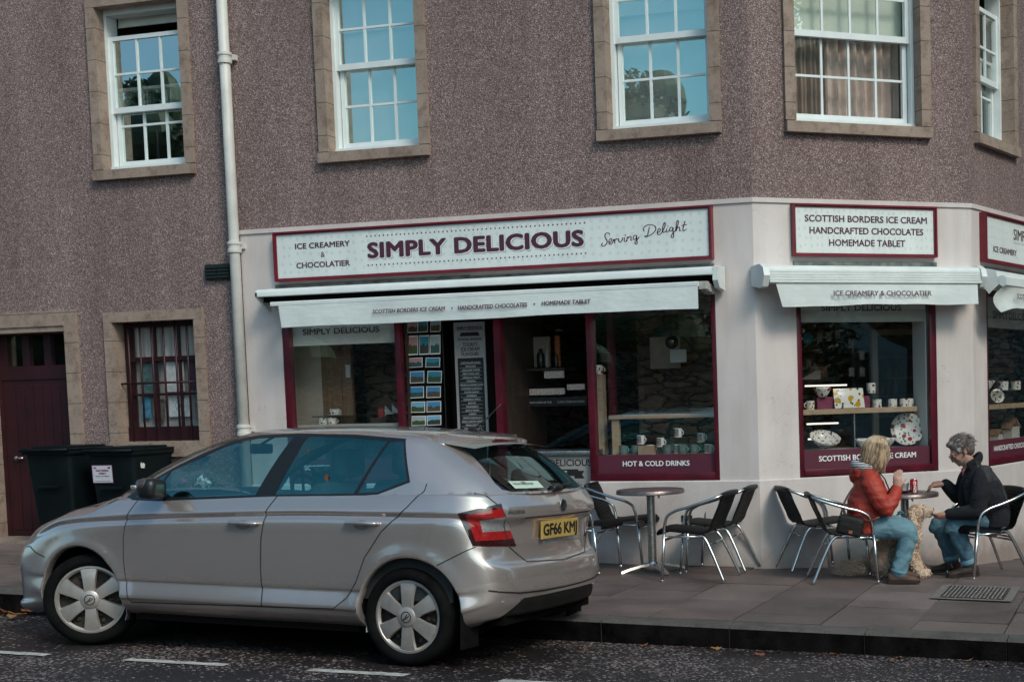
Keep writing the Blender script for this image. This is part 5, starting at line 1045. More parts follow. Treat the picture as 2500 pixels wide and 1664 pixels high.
# shoulder strip joining lower body top to glasshouse base
gx = gb[:, 0]
side_cols = [j for j in range(NT) if top[j, 0] <= 2.36]
S0 = np.array([top[j] for j in side_cols]); arc = np.r_[0, np.cumsum(np.linalg.norm(np.diff(S0, axis=0), axis=1))]; arc /= arc[-1]
i0 = next(k for k in range(NG) if gb[k, 0] < 2.36 and gb[k, 1] > .5); G0 = gb[i0:]; ag = np.r_[0, np.cumsum(np.linalg.norm(np.diff(G0, axis=0), axis=1))]; ag /= ag[-1]
S1 = np.c_[[np.interp(arc, ag, G0[:, q]) for q in range(3)]].T; S1[-1, 1] = 0
add_grid(np.stack([S0, .6*S0+.4*S1+np.array([0, 0, .003]), S1]))
# cowl
CW = np.stack([np.array([H[r, 0] for r in range(16)]), np.array([(np.interp(H[r, 0][1], gb[:60, 1], gb[:60, 0]), H[r, 0][1], .985) for r in range(16)])])
add_grid(CW)
bmesh.ops.remove_doubles(bm, verts=bm.verts[:], dist=.0015)
bmesh.ops.recalc_face_normals(bm, faces=bm.faces[:])
# ---- cutting outlines into the surface (left half; the right half is mirrored)
def cut(poly, e, d, closed=True, keep=lambda c: True):
    """cut along a polygon given as (a, z), a measured along e, looking along d"""
    e = Vector(e); d = Vector(d); n = len(poly)
    for i in range(n if closed else n-1):
        (a0, z0), (a1, z1) = poly[i], poly[(i+1) % n]
        p = e*a0+Vector((0, 0, z0)); q = e*a1+Vector((0, 0, z1)); no = d.cross(q-p)
        if no.length < 1e-9: continue
        lo = (min(a0, a1)-.012, min(z0, z1)-.012); hi = (max(a0, a1)+.012, max(z0, z1)+.012); fs = []
        for f in bm.faces:
            c = f.calc_center_median()
            if not keep(c): continue
            aa = [v.co.dot(e) for v in f.verts]; zz = [v.co.z for v in f.verts]
            if max(aa) < lo[0] or min(aa) > hi[0] or max(zz) < lo[1] or min(zz) > hi[1]: continue
            fs.append(f)
        ge = {x for f in fs for x in f.edges}; gv = {x for f in fs for x in f.verts}
        bmesh.ops.bisect_plane(bm, geom=list(fs)+list(ge)+list(gv), plane_co=p, plane_no=no.normalized(), dist=1e-5)
def inside(poly, a, z):
    r = False; n = len(poly)
    for i in range(n):
        (x0, y0), (x1, y1) = poly[i], poly[(i+1) % n]
        if (y0 > z) != (y1 > z) and a < (x1-x0)*(z-y0)/(y1-y0)+x0: r = not r
    return r
def sl(poly, n=3):      # round off a polygon a little
    for _ in range(n):
        q = []
        for i in range(len(poly)):
            a, b = poly[i], poly[(i+1) % len(poly)]; L = math.hypot(b[0]-a[0], b[1]-a[1]); t = min(.25, .012/L)
            q += [(a[0]+(b[0]-a[0])*t, a[1]+(b[1]-a[1])*t), (b[0]-(b[0]-a[0])*t, b[1]-(b[1]-a[1])*t)]
        poly = q
    return poly
DLO = [(2.20, .985), (2.01, 1.103), (1.838, 1.199), (1.677, 1.279), (1.486, 1.366), (1.40, 1.389), (1.283, 1.406), (.945, 1.418), (.5, 1.412), (.135, 1.389), (.005, 1.124), (.10, 1.088), (.21, 1.047), (.29, 1.040), (.99, 1.019), (1.86, .972), (2.07, .974)]
WF = [(1.911, .986), (1.852, 1.166), (1.644, 1.255), (1.49, 1.327), (1.39, 1.361), (1.251, 1.382), (.962, 1.395), (1.108, 1.024)]
WT = [(2.10, .990), (1.99, 1.092), (1.88, 1.150), (1.935, .986)]
WR = [(.957, 1.030), (.846, 1.398), (.5, 1.392), (.25, 1.374), (.381, 1.050), (.6, 1.042)]
WQ = [(.352, 1.052), (.236, 1.366), (.142, 1.376), (.027, 1.134), (.21, 1.06)]
FD = [(2.02, .975), (2.083, .867), (2.105, .722), (2.107, .578), (2.086, .41), (2.059, .31), (1.56, .318), (1.026, .328), (1.034, .565), (1.028, .742), (.994, .925), (.945, 1.018)]
RD = [(.939, 1.018), (.988, .925), (1.022, .742), (1.028, .565), (1.020, .328), (.49, .339), (.402, .407), (.328, .508), (.267, .66), (.147, .824), (-.011, .965), (-.102, 1.074), (-.105, 1.115), (.005, 1.124), (.10, 1.088), (.21, 1.047), (.29, 1.040)]
EX, DY = (1, 0, 0), (0, 1, 0); EY, DX = (0, 1, 0), (1, 0, 0)
ts = Vector((.87, .49, 0)); td = Vector((.49, -.87, 0))
TL = [(.095, .944), (-.02, .972), (-.165, 1.000), (-.21, .86), (-.258, .730), (.005, .748)]      # tail lamp seen from behind the left corner
LAMPO = lambda c: c.x < -.2 and c.y > .3
GLASS = [(.0, 1.385), (.435, 1.372), (.545, 1.12), (.540, 1.080), (.48, 1.066), (.0, 1.062)]      # rear window (y, z)
GTRIM = [(.0, 1.46), (.50, 1.46), (.545, 1.33), (.64, 1.08), (.62, 1.045), (.0, 1.036)]
HATCH = [(.0, 1.036), (.62, 1.045), (.675, 1.01), (.545, .725), (.425, .632), (.0, .612)]
REARK = lambda c: c.x < -.0
side_y = lambda c: c.y > .45
for P_ in (DLO, WF, WT, WR, WQ, FD, RD): cut(P_, EX, DY, keep=side_y)
for ax, az, ar in ARCH: cut([(ax+ar*math.cos(6.2832*k/48), az+ar*math.sin(6.2832*k/48)) for k in range(48)], EX, DY, keep=side_y)
cut(TL, ts, td, keep=LAMPO)
TLC = [(-.036, .900), (-.189, .920), (-.222, .832), (-.053, .830)]      # clear reversing segment
TLR = [(.047, .932), (-.172, .974), (-.243, .780), (-.012, .777)]
cut(TLR, ts, td, keep=LAMPO); cut(TLC, ts, td, keep=LAMPO)
for P_ in (GLASS, GTRIM, HATCH): cut(P_, EY, DX, keep=REARK)
DIF = [(-.05, .395), (.55, .40), (.62, .435), (.72, .405), (.86, .395), (.86, .18), (-.05, .18)]
cut([(.0, .415), (.50, .412), (.66, .29), (.70, .20)], EY, DX, closed=False, keep=lambda c: c.x < -.42)
WSCR = [(.0, 1.43), (.40, 1.418), (.50, 1.402), (.555, 1.36), (.70, 1.06), (.725, 1.012), (.5, 1.012), (.0, 1.015)]
cut(WSCR, EY, DX, keep=lambda c: c.x > 1.0 and c.z > .95)
HL = [(3.14, .625), (3.03, .76), (2.985, .792), (2.93, .80), (2.99, .70), (3.05, .628)]      # headlamp seen from the side
hd = Vector((-.70, -.71, 0)); hs = Vector((.71, -.70, 0))
HL2 = [(1.62, .655), (1.60, .752), (1.665, .795), (2.05, .735), (2.0, .640), (1.76, .640)]
cut(HL2, hs, hd, keep=lambda c: c.x > 2.7)
bm.faces.ensure_lookup_table()
cat_faces = {}
def classify(f):
    c = f.calc_center_median(); x, y, z = c
    if y > .45:
        for ax, az, ar in ARCH:
            if math.hypot(x-ax, z-az) < ar: return None
        if z > .9 and -.05 < x < 2.25:
            for nme, P_ in (('win_f', WF), ('win_t', WT), ('win_r', WR), ('win_q', WQ)):
                if inside(P_, x, z): return nme
            if inside(DLO, x, z): return 'trim'
        if -.2 < x < 2.2:
            if inside(FD, x, z): return 'door_f'
            if inside(RD, x, z): return 'door_r'
    a = c.dot(ts)
    if x < -.2 and y > .3 and inside(TL, a, z): return 'tail_clear' if inside(TLC, a, z) else 'tail_red' if inside(TLR, a, z) else 'tail_dark'
    if x < -.0:
        if inside(GLASS, y, z): return 'glass_rear'
        if inside(GTRIM, y, z) and x > -.63: return 'hatch'
        if inside(HATCH, y, z): return 'hatch'
        if x < -.15 and y < .70 and z < np.interp(y, [0, .50, .66, .70], [.415, .412, .29, .20]) and x < -.42: return 'bumper_dark'
    if x > 1.0 and z > .95 and inside(WSCR, y, z) and x > 1.1: return 'windscreen'
    if x > 2.7 and inside(HL2, c.dot(hs), z) and z > .6: return 'headlight'
    if x > 3.15 and y < .5 and .55 < z < .70: return 'grille'
    if x > 3.15 and y < .55 and .25 < z < .38: return 'grille'
    return 'body'
for f in bm.faces:
    cat_faces.setdefault(classify(f), []).append(f)
bm.verts.index_update()
def take(cats, mirror, inset=0):
    mb = MB(); mp = {}
    for c in cats:
        for f in cat_faces.get(c, []):
            ix = []
            for v in f.verts:
                if v.index not in mp: mp[v.index] = len(mb.v); mb.v.append(tuple(v.co-v.normal*inset))
                ix.append(mp[v.index])
            mb.f.append(tuple(ix)); mb.m.append(0)
    if mirror == 'only': mb.v = [(x, -y, z) for x, y, z in mb.v]; mb.f = [tuple(reversed(f)) for f in mb.f]
    elif mirror:
        n = len(mb.v); mb.v += [(x, -y, z) for x, y, z in mb.v]; mb.f += [tuple(i+n for i in reversed(f)) for f in mb.f]; mb.m += [0]*(len(mb.f)-len(mb.m))
    return mb
bm.normal_update()
def carpart(name, mb, mat, parent=car, sm_=True, weld=False):
    o = obj(name, mb, mat, parent, smooth=sm_, local=True, recalc=False)
    if weld:
        b2 = bmesh.new(); b2.from_mesh(o.data); bmesh.ops.remove_doubles(b2, verts=[v for v in b2.verts if abs(v.co.y) < .002], dist=.0025); b2.to_mesh(o.data); b2.free()
    return o
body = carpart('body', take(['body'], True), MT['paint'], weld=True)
carpart('window_trim', take(['trim'], True, -.001), MT['blackplastic'])
doors = {}
for sd, mir in (('l', False), ('r', 'only')):
    for kk in ('f', 'r'):
        d_ = carpart('door', take(['door_'+kk], mir), MT['paint']); doors[sd+kk] = d_
    carpart('side_window', take(['win_f'], mir), MT['carglass'], doors[sd+'f']); carpart('quarter_light', take(['win_t'], mir), MT['carglass'], doors[sd+'f'])
    carpart('side_window', take(['win_r'], mir), MT['carglass'], doors[sd+'r']); carpart('quarter_light', take(['win_q'], mir), MT['carglass'], car)
hatch = carpart('tailgate', take(['hatch'], True), MT['paint'], weld=True)
carpart('rear_window', take(['glass_rear'], True), MT['carglass_rear'], hatch, weld=True); carpart('windscreen', take(['windscreen'], True), MT['carglass_rear'], weld=True)
carpart('lower_rear_valance', take(['bumper_dark'], True, .004), pm('grey_bumper_plastic', (.012, .0105, .010), .7, var=(8, .3), spec=.25)); carpart('grille', take(['grille'], True, .01), MT['blackplastic'])
RED = pm('tail_lamp_red', (.33, .012, .013), .12, coat=1, var=(60, .25)); CLR = pm('lamp_clear', (.36, .36, .37), .1, .4, coat=1, var=(90, .3)); DRK = pm('lamp_smoked', (.035, .006, .008), .12, coat=1)
for mir in (False, 'only'):
    tl_ = carpart('tail_light', take(['tail_dark'], mir, -.002), DRK); carpart('red_lens', take(['tail_red'], mir, -.002), RED, tl_); carpart('clear_lens', take(['tail_clear'], mir, -.002), CLR, tl_)
    carpart('headlight', take(['headlight'], mir, -.001), pm('headlight_glass', (.42, .44, .45), .08, .75, coat=1, var=(22, .5)))
# ---- surface probe for seams and fittings
from mathutils.bvhtree import BVHTree
bvh = BVHTree.FromBMesh(bm)
def probe(p, d):
    p = Vector(p); s = -1 if p.y < 0 else 1      # the probe holds the left half only: mirror the query
    h = bvh.ray_cast(Vector((p.x, max(abs(p.y), .003), p.z)), Vector((d[0], d[1]*s, d[2])))
    if h[0] is None: return None, None
    return Vector((h[0].x, h[0].y*s, h[0].z)), Vector((h[1].x, h[1].y*s, h[1].z))
def ribbon(mb, pts, src, d, w=.0045, off=.0022, m=0):
    """a dark seam lying on the bodywork; pts are shot along d"""
    Q = []
    for a, b in zip(pts[:-1], pts[1:]):
        a, b = Vector(a), Vector(b); k = max(1, int((b-a).length/.01))
        for i in range(k): Q.append(a.lerp(b, i/k))
    Q.append(Vector(pts[-1])); L = []
    for q in Q:
        h, n = probe(src(q), d)
        if h is None: continue
        if n.dot(Vector(d)) > 0: n = -n
        L.append((h+n*off, n))
    n0 = len(mb.v)
    for i, (p, n) in enumerate(L):
        t = L[min(i+1, len(L)-1)][0]-L[max(i-1, 0)][0]
        if t.length < 1e-7: t = Vector((1, 0, 0))
        s = n.cross(t.normalized())*w/2; mb.v += [tuple(p+s), tuple(p-s)]
    mb.f += [(n0+2*i, n0+2*i+1, n0+2*i+3, n0+2*i+2) for i in range(len(L)-1)]; mb.m += [m]*(len(L)-1)
mb = MB(); ls = lambda q: Vector((q[0], 2, q[2])); DN = (0, -1, 0)
S3 = lambda P_: [(a, 0, z) for a, z in P_]
ribbon(mb, S3([(2.02, .985)]+FD[1:6]), ls, DN); ribbon(mb, S3([(2.059, .308), (1.026, .326), (.49, .337)]), ls, DN, .007); ribbon(mb, S3([(1.023, .328), (1.031, .565), (1.025, .742), (.991, .925), (.94, 1.02)]), ls, DN, .006); ribbon(mb, S3(RD[5:13]), ls, DN, .006)
ribbon(mb, S3([(2.20, .988), (2.33, .962), (2.346, .958), (2.464, .915), (2.633, .896), (2.891, .843), (2.996, .800)]), lambda q: Vector((q[0], .70 if q[0] > 2.3 else .78, 2)), (0, 0, -1), .007)
ribbon(mb, S3([(-.235, .63), (-.30, .665), (-.40, .718), (-.447, .742)]), ls, DN, .006); ribbon(mb, S3([(2.80, .574), (2.90, .60), (2.99, .636), (3.06, .63)]), ls, DN, .006)
rs = lambda q: Vector((-2, q[1], q[2])); DP = (1, 0, 0)
R3 = lambda P_: [(0, a, z) for a, z in P_]
ribbon(mb, R3([(.70, 1.062), (.672, 1.008), (.545, .727), (.42, .632), (.0, .612)]), rs, DP, .007)
ribbon(mb, R3([(.455, .905), (.0, .905)]), rs, DP, .009)
ribbon(mb, [(-.52, 0, .478), (-.56, 0, .470)], ls, DN, .01); ribbon(mb, R3([(.70, .468), (.55, .450), (.3, .442), (0, .440)]), rs, DP, .010)
n0 = len(mb.v); mb.v += [(x, -y, z) for x, y, z in mb.v]; mb.f += [tuple(i+n0 for i in f) for f in mb.f]; mb.m = [0]*len(mb.f)
carpart('panel_seam', mb, MT['black'])
# arch liners and lips
for ax, az, ar in ARCH:
    for sg_ in (1, -1):
        mb = MB(); ml = MB(); ring = []
        for k in range(33):
            a = math.radians(-22+224*k/32); x, z = ax+(ar+.002)*math.cos(a), az+(ar+.002)*math.sin(a)
            h, n = probe((ax+(ar+.008)*math.cos(a), 2, az+(ar+.008)*math.sin(a)), DN); y = h.y if h is not None else .80
            ring.append((x, y*sg_, z, a))
        for x, y, z, a in ring:
            xi, zi = ax+(ar-.012)*math.cos(a), az+(ar-.012)*math.sin(a)
            mb.v += [(x, y-.001*sg_, z), (xi, y-.008*sg_, zi), (xi, y-.05*sg_, zi)]
        for k in range(32): mb.f += [(3*k, 3*k+1, 3*k+4, 3*k+3), (3*k+1, 3*k+2, 3*k+5, 3*k+4)]
        for x, y, z, a in ring: ml.v += [(x, y-.03*sg_, z), (x, .42*sg_, z)]
        ml.f += [(2*k, 2*k+1, 2*k+3, 2*k+2) for k in range(32)]
        ml.v += [(ax, .42*sg_, az-.1)]; c = len(ml.v)-1; ml.f += [(2*k+1, c, 2*k+3) for k in range(32)]
        mb.m = [0]*len(mb.f); ml.m = [0]*len(ml.f)
        carpart('arch_lip', mb, MT['paint']); carpart('arch_liner', ml, MT['dark'])
# underside and floor
mb = MB(); mb.prism([(3.0, .19), (3.15, .30), (2.9, .5), (2.86, .70), (2.1, .70), (2.1, .40), (.35, .40), (.35, .70), (-.40, .70), (-.45, .45), (-.5, .30), (-.35, .20), (.4, .17), (2.1, .17)], lambda a, b, d: Vector((a, d, b)), -.42, .42); mb.box(.38, 2.10, -.76, .76, .185, .36); mb.box(-.55, -.41, -.6, .6, .25, .45)
carpart('underbody', mb, MT['dark'], sm_=False)
# ---- wheels
ALLOY = pm('silver_hubcap', (.40, .365, .345), .38, .55, var=(12, .14)); HOLE = pm('brake_dark', (.03, .022, .020), .7, var=(20, .5))
def wheel(name, x, y, z, side, steer=0, rot=0):
    M = CARM @ Matrix.Translation((x, y, z)) @ Matrix.Rotation(steer, 4, 'Z')
    mb = MB(); R, w = .303, .095
    prof = [(.222, .066), (.232, .086), (.248, w), (.268, w+.001), (.283, .088), (.293, .078), (R-.002, .060), (R, .03), (R, -.03), (R-.002, -.06), (.293, -.078), (.28, -.088), (.24, -w), (.222, -.07)]
    mb.lathe(prof, (0, 0, 0), (0, side, 0), 64, cap=False)
    for k in range(4): mb.lathe([(R+.0012, -.05+.03*k), (R-.006, -.047+.03*k), (R-.006, -.043+.03*k), (R+.0012, -.04+.03*k)], (0, 0, 0), (0, side, 0), 64, cap=False)
    wl = obj(name, mb, MT['rubber'], car, smooth=True, local=True); wl.matrix_local = CARM.inverted() @ M
    mb = MB(); f = lambda a, r, d: Vector((r*math.cos(a), d*side, r*math.sin(a)))
    mb.lathe([(.001, .02), (.225, .02)], (0, 0, 0), (0, side, 0), 32, cap=False); mb.lathe([(.05, .045), (.06, .045), (.06, .02)], (0, 0, 0), (0, side, 0), 16, cap=False)
    for k in range(6):
        a = rot+k*math.pi/3+math.pi/6
        for dr in (.115, .160): mb.ell((dr*math.cos(a+.12), .024*side, dr*math.sin(a+.12)), (.02, .012, .02), 10, 6)
    b_ = obj('brake_backing', mb, HOLE, wl, local=True); ROOT.pop(b_.name, None)
    mb = MB()
    mb.lathe([(.198, .060), (.212, .074), (.228, .072), (.234, .062), (.234, .052), (.200, .050)], (0, 0, 0), (0, side, 0), 72, cap=False)
    for k in range(6):
        a = rot+k*math.pi/3; P = []
        for r, hw, d in ((.055, .038, .080), (.085, .040, .083), (.125, .044, .082), (.167, .051, .078), (.207, .060, .069)):
            P.append((r, hw, d))
        n0 = len(mb.v)
        for r, hw, d in P:
            for s_, dd in ((-1, -.016), (-.86, -.001), (0, .003), (.86, -.001), (1, -.016)):
                t = s_*hw; mb.v.append(tuple(Vector((r*math.cos(a)-t*math.sin(a), (d+dd)*side, r*math.sin(a)+t*math.cos(a)))))
        for i in range(4):
            for q in range(4): mb.f.append((n0+i*5+q, n0+i*5+q+1, n0+i*5+q+6, n0+i*5+q+5)); mb.m.append(0)
    mb.lathe([(.062, .066), (.062, .085), (.056, .090), (.001, .091)], (0, 0, 0), (0, side, 0), 32, cap=False)
    obj('hubcap', mb, ALLOY, wl, autosmooth=45, local=True)
    mb = MB(); mb.lathe([(.030, .0915), (.033, .0925), (.036, .0915)], (0, 0, 0), (0, side, 0), 28, cap=False)
    emblem(mb, lambda u, w_: Vector((u*side*-1, .0922*side, w_)), .029); obj('emblem', mb, MT['black'], wl, local=True, recalc=False)
    return wl
def emblem(mb, fn, r):
    """winged arrow in a ring, drawn as flat strokes"""
    s = r
    stroke(mb, [(-.55*s, -.55*s), (-.1*s, -.1*s), (.25*s, .55*s)], fn, .22*s)
    for k in range(3): stroke(mb, [(-.25*s+.28*k*s, -.42*s+.18*k*s), (.15*s+.2*k*s, -.28*s+.2*k*s), (.50*s+.1*k*s, .10*s+.18*k*s)], fn, .15*s)
    mb.add([fn(-.72*s, -.30*s), fn(-.35*s, -.72*s), fn(-.75*s, -.72*s)], [(0, 1, 2)])
wheel('wheel', 0, .738, .303, 1, 0, math.pi/2+.0); wheel('wheel', 2.47, .738, .303, 1, .48, math.pi/2-.05); wheel('wheel', 0, -.738, .303, -1, 0, .2); wheel('wheel', 2.47, -.738, .303, -1, .45, .4)
# ---- fittings
def handle(x0, x1, z, sd, par):
    mb = MB(); h, n = probe(((x0+x1)/2, 2, z), DN); y = h.y
    mb.tube([(x0, (y+.004)*sd, z), (x0+.02, (y+.026)*sd, z+.001), ((x0+x1)/2, (y+.032)*sd, z+.003), (x1-.02, (y+.026)*sd, z+.002), (x1, (y+.004)*sd, z+.001)], [.012, .016, .0165, .016, .012], 10, squash=(1, .8)); o = carpart('handle', mb, MT['paint'], par)
    mb = MB(); c = (x0+x1)/2+.01; n0 = []
    for k in range(20):
        a = 6.2832*k/20; x = c+.055*math.cos(a); z_ = z-.012+.030*math.sin(a); hh, _ = probe((x, 2, z_), DN); n0.append((x, (hh.y+.0015)*sd, z_))
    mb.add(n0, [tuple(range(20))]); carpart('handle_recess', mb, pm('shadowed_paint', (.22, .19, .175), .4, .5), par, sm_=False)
for sd, k in ((1, 'l'), (-1, 'r')): handle(1.035, 1.262, .850, sd, doors[k+'f']); handle(.165, .395, .872, sd, doors[k+'r'])
for sd in (1, -1):
    mb = MB(); Z = 1.052
    mb.box(1.735, 1.86, .865*sd, 1.02*sd, .992, 1.122, bev=.04); mr = carpart('door_mirror', mb, MT['blackplastic'], doors[('l' if sd > 0 else 'r')+'f'])
    mb = MB(); mb.box(1.765, 1.872, .868*sd, 1.024*sd, 1.035, 1.126, bev=.042); carpart('mirror_cap', mb, pm('dark_mirror_cap', (.10, .085, .08), .25, .4), car)
    mb = MB(); mb.box(1.85, 1.893, .93*sd, 1.03*sd, 1.055, 1.082, bev=.01); carpart('indicator_lamp', mb, CLR, car)
    mb = MB(); mb.tube([(1.83, .80*sd, 1.0), (1.81, .88*sd, 1.02)], [.03, .022], 8); carpart('mirror_stalk', mb, MT['blackplastic'], car)
# spoiler with brake lamp
mb = MB(); n = 28; prof = []
for k in range(n+1):
    s = -1+2*k/n; y = .535*s; back = -.235+.045*s*s+.125*abs(s)**5; zt = 1.430-.016*abs(s)**2; dr = .016*s*s+.012*abs(s)**6
    sec = [(.07, zt-.002), (-.03, zt+.004), (back+.08, 1.414-dr), (back+.02, 1.402-dr), (back, 1.392-dr), (back+.004, 1.370-dr), (back+.03, 1.358-dr), (back+.09, 1.350-dr), (-.05, 1.350-dr), (.04, 1.365-dr)]
    prof.append([(x, y, z) for x, z in sec])
for r in prof: mb.v += r
q = len(prof[0]); mb.f = [(i*q+k, i*q+(k+1) % q, (i+1)*q+(k+1) % q, (i+1)*q+k) for i in range(n) for k in range(q)]+[tuple(range(q)), tuple(n*q+k for k in range(q-1, -1, -1))]; mb.m = [0]*len(mb.f)
sp = obj('spoiler', mb, MT['paint'], hatch, local=True, autosmooth=48)
mb = MB(); mb.box(-.2395, -.20, -.165, .165, 1.366, 1.392, bev=.008); carpart('brake_lamp', mb, pm('dark_red_lamp', (.09, .008, .010), .2, coat=1), hatch)
# number plate, badge, name
tailx = lambda y, z: (probe((-2, y, z), DP)[0] or Vector((-.62, y, z))).x
px0 = min(tailx(.26, .815), tailx(-.26, .815), tailx(0, .76), tailx(0, .87))-.012
mb = MB(); mb.box(px0, px0+.012, -.26, .26, .760, .872, bev=.003); npl = carpart('number_plate', mb, pm('yellow_plate', (.46, .31, .085), .4, var=(9, .12)), hatch, sm_=False)
cf = lambda u, v, w: Vector((px0-.001+v, -u, w))
mb = MB(); put_text(mb, 'GF66', cf, -.240, .010, .779, .076, 0, bold=.06); put_text(mb, 'KMJ', cf, .052, .238, .779, .076, 0, bold=.06); obj('plate_characters', mb, MT['black'], npl, local=True, recalc=False)
bx = tailx(0, .962)-.004; mb = MB(); mb.lathe([(.036, .0), (.041, .006), (.046, .0)], (bx, 0, .962), (-1, 0, 0), 28, cap=False); bg_ = carpart('badge', mb, MT['chrome'], hatch); mb = MB(); mb.lathe([(.001, .0015), (.036, .0015)], (bx, 0, .962), (-1, 0, 0), 24, cap=False); carpart('badge_disc', mb, MT['black'], bg_); mb = MB(); emblem(mb, lambda u, w: Vector((bx-.004, -u, .962+w)), .033); obj('emblem', mb, MT['chrome'], bg_, local=True, recalc=False)
nx = min(tailx(.66, .945), tailx(.50, .945), tailx(.58, .945))-.003
mb = MB(); fn = lambda u, v, w: Vector((tailx(-u, .945)-.004+v, -u, w)); put_text(mb, 'SKODA', fn, -.615, -.470, .934, .024, 0, bold=.05); stroke(mb, [(-.608, .968), (-.600, .962), (-.592, .968)], lambda a, b: fn(a, 0, b), .004); obj('name_badge', mb, MT['chrome'], hatch, local=True, recalc=False)
mb = MB(); fn2 = lambda u, v, w: Vector((tailx(-u, .945)-.004+v, -u, w)); put_text(mb, 'Fabia', fn2, .42, .58, .930, .028, 0, bold=.03, shear=.2); obj('name_badge', mb, MT['chrome'], hatch, local=True, recalc=False)
# rear wiper, window sticker, aerial, mud flaps
gxp = lambda y, z: probe((-2, y, z), DP)[0].x-.012
mb = MB(); mb.box(gxp(.0, 1.075)-.03, gxp(0, 1.075)+.02, -.05, .07, 1.055, 1.095, bev=.014); mb.tube([(gxp(.03, 1.08)-.014, .03, 1.078), (gxp(-.2, 1.1)-.014, -.2, 1.092), (gxp(-.40, 1.11)-.006, -.40, 1.10)], [.016, .011, .006], 8); carpart('rear_wiper', mb, MT['blackplastic'], hatch)
mb = MB(); ya, yb = .44, .14; pp_ = [(gxp(y, z)+.004, y, z) for y, z in ((ya, 1.085), (yb, 1.082), (yb, 1.125), (ya, 1.13))]; mb.add(pp_, [(0, 1, 2, 3)]); stk = carpart('window_sticker', mb, pm('pale_green_sticker', (.50, .60, .52), .5), hatch, sm_=False)
mb = MB(); fs = lambda u, v, w: Vector((gxp(-u, w)+.002, -u, w)); put_text(mb, 'West End Garage', fs, -.42, -.22, 1.108, .012, 0, bold=.02); obj('lettering', mb, MT['black'], stk, local=True, recalc=False)
mb = MB(); mb.ell((.0, 0, 1.452), (.05, .022, .018), 12, 8); mb.tube([(-.005, 0, 1.46), (-.10, 0, 1.53), (-.20, 0, 1.62)], [.006, .005, .0035], 8); carpart('roof_aerial', mb, MT['blackplastic'])
for sd in (1, -1): mb = MB(); mb.box(-.385, -.37, .62*sd, .825*sd, .12, .36, bev=.006); carpart('mud_flap', mb, MT['rubber'], sm_=False)
mb = MB()
for sd in (1, -1): mb.tube([(-.62, .50*sd, .408), (-.56, .66*sd, .405), (-.45, .775*sd, .400)], [.008, .016, .006], 8)
carpart('bumper_reflector', mb, pm('silver_trim', (.5, .47, .45), .25, .6))
# interior
INT = pm('dark_car_trim', (.020, .022, .024), .8, var=(20, .3)); SEAT = pm('grey_seat_cloth', (.035, .04, .043), .9, var=(30, .3))
for sx, sy in ((1.02, .35), (1.02, -.35)):
    mb = MB(); mb.box(sx-.05, sx+.45, sy-.24, sy+.24, .40, .56, bev=.06); b0 = len(mb.v); mb.box(-.06, .07, sy-.235, sy+.235, 0, .62, bev=.05)
    for i in range(b0, len(mb.v)): x, y, z = mb.v[i]; k = .42+.0; mb.v[i] = (sx-.03+x-z*.34, y*1+(0 if True else 0), .52+z*.94)
    st_ = carpart('seat', mb, SEAT); mb = MB(); mb.box(sx-.34, sx-.23, sy-.135, sy+.135, 1.13, 1.32, bev=.05)
    mb.tube([(sx-.24, sy-.05, 1.05), (sx-.28, sy-.05, 1.16)], .006, 6); mb.tube([(sx-.24, sy+.05, 1.05), (sx-.28, sy+.05, 1.16)], .006, 6); carpart('headrest', mb, SEAT, st_)
mb = MB(); mb.box(.06, .52, -.62, .62, .40, .56, bev=.06); b0 = len(mb.v); mb.box(-.06, .06, -.62, .62, 0, .52, bev=.05)
for i in range(b0, len(mb.v)): x, y, z = mb.v[i]; mb.v[i] = (.06+x-z*.38, y, .52+z*.92)
rb = carpart('rear_seat', mb, SEAT); mb = MB()
for sy in (.36, -.36):
    mb.box(-.235, -.13, sy-.13, sy+.13, 1.04, 1.19, bev=.045)
    for dy in (-.05, .05): mb.tube([(-.12, sy+dy, .96), (-.17, sy+dy, 1.06)], .006, 6)
carpart('headrest', mb, SEAT, rb)
mb = MB(); mb.prism([(1.62, .55), (1.66, .93), (1.80, .985), (2.25, .965), (2.35, .90), (2.3, .5)], lambda a, b, d: Vector((a, d, b)), -.72, .72); carpart('dashboard', mb, INT, sm_=False)
mb = MB(); mb.lathe([(.175+.015*math.cos(a), .015*math.sin(a)) for a in [6.2832*k/8 for k in range(9)]], (1.55, -.36, .96), (-.9, 0, .42), 32, cap=False); mb.box(1.55, 1.64, -.42, -.30, .92, .98, bev=.02); carpart('steering_wheel', mb, INT)
mb = MB(); mb.box(1.60, 1.63, -.02, .20, 1.275, 1.345, bev=.014); mb.tube([(1.62, .09, 1.34), (1.50, .09, 1.40)], .009, 6); carpart('rear_view_mirror', mb, INT)
mb = MB(); mb.quad((-.45, -.6, .75), (.1, -.62, .75), (.1, .62, .75), (-.45, .6, .75)); mb.quad((.35, -.74, .38), (2.2, -.74, .38), (2.2, .74, .38), (.35, .74, .38)); mb.box(-.3, 2.2, -.79, -.775, .40, .96); mb.box(-.3, 2.2, .775, .79, .40, .955); carpart('cabin_lining', mb, INT, sm_=False)
mb = MB(); L_ = []
for x in np.linspace(-.3, 1.3, 12):
    for y in np.linspace(-.52, .52, 9): L_.append((x, y, float(zc(np.array([x]))[0])-.035-.03*(y/.52)**2))
mb.v = L_; mb.f = [(i*9+k, i*9+k+1, (i+1)*9+k+1, (i+1)*9+k) for i in range(11) for k in range(8)]; mb.m = [0]*len(mb.f); carpart('headlining', mb, pm('grey_headlining', (.20, .20, .19), .9))
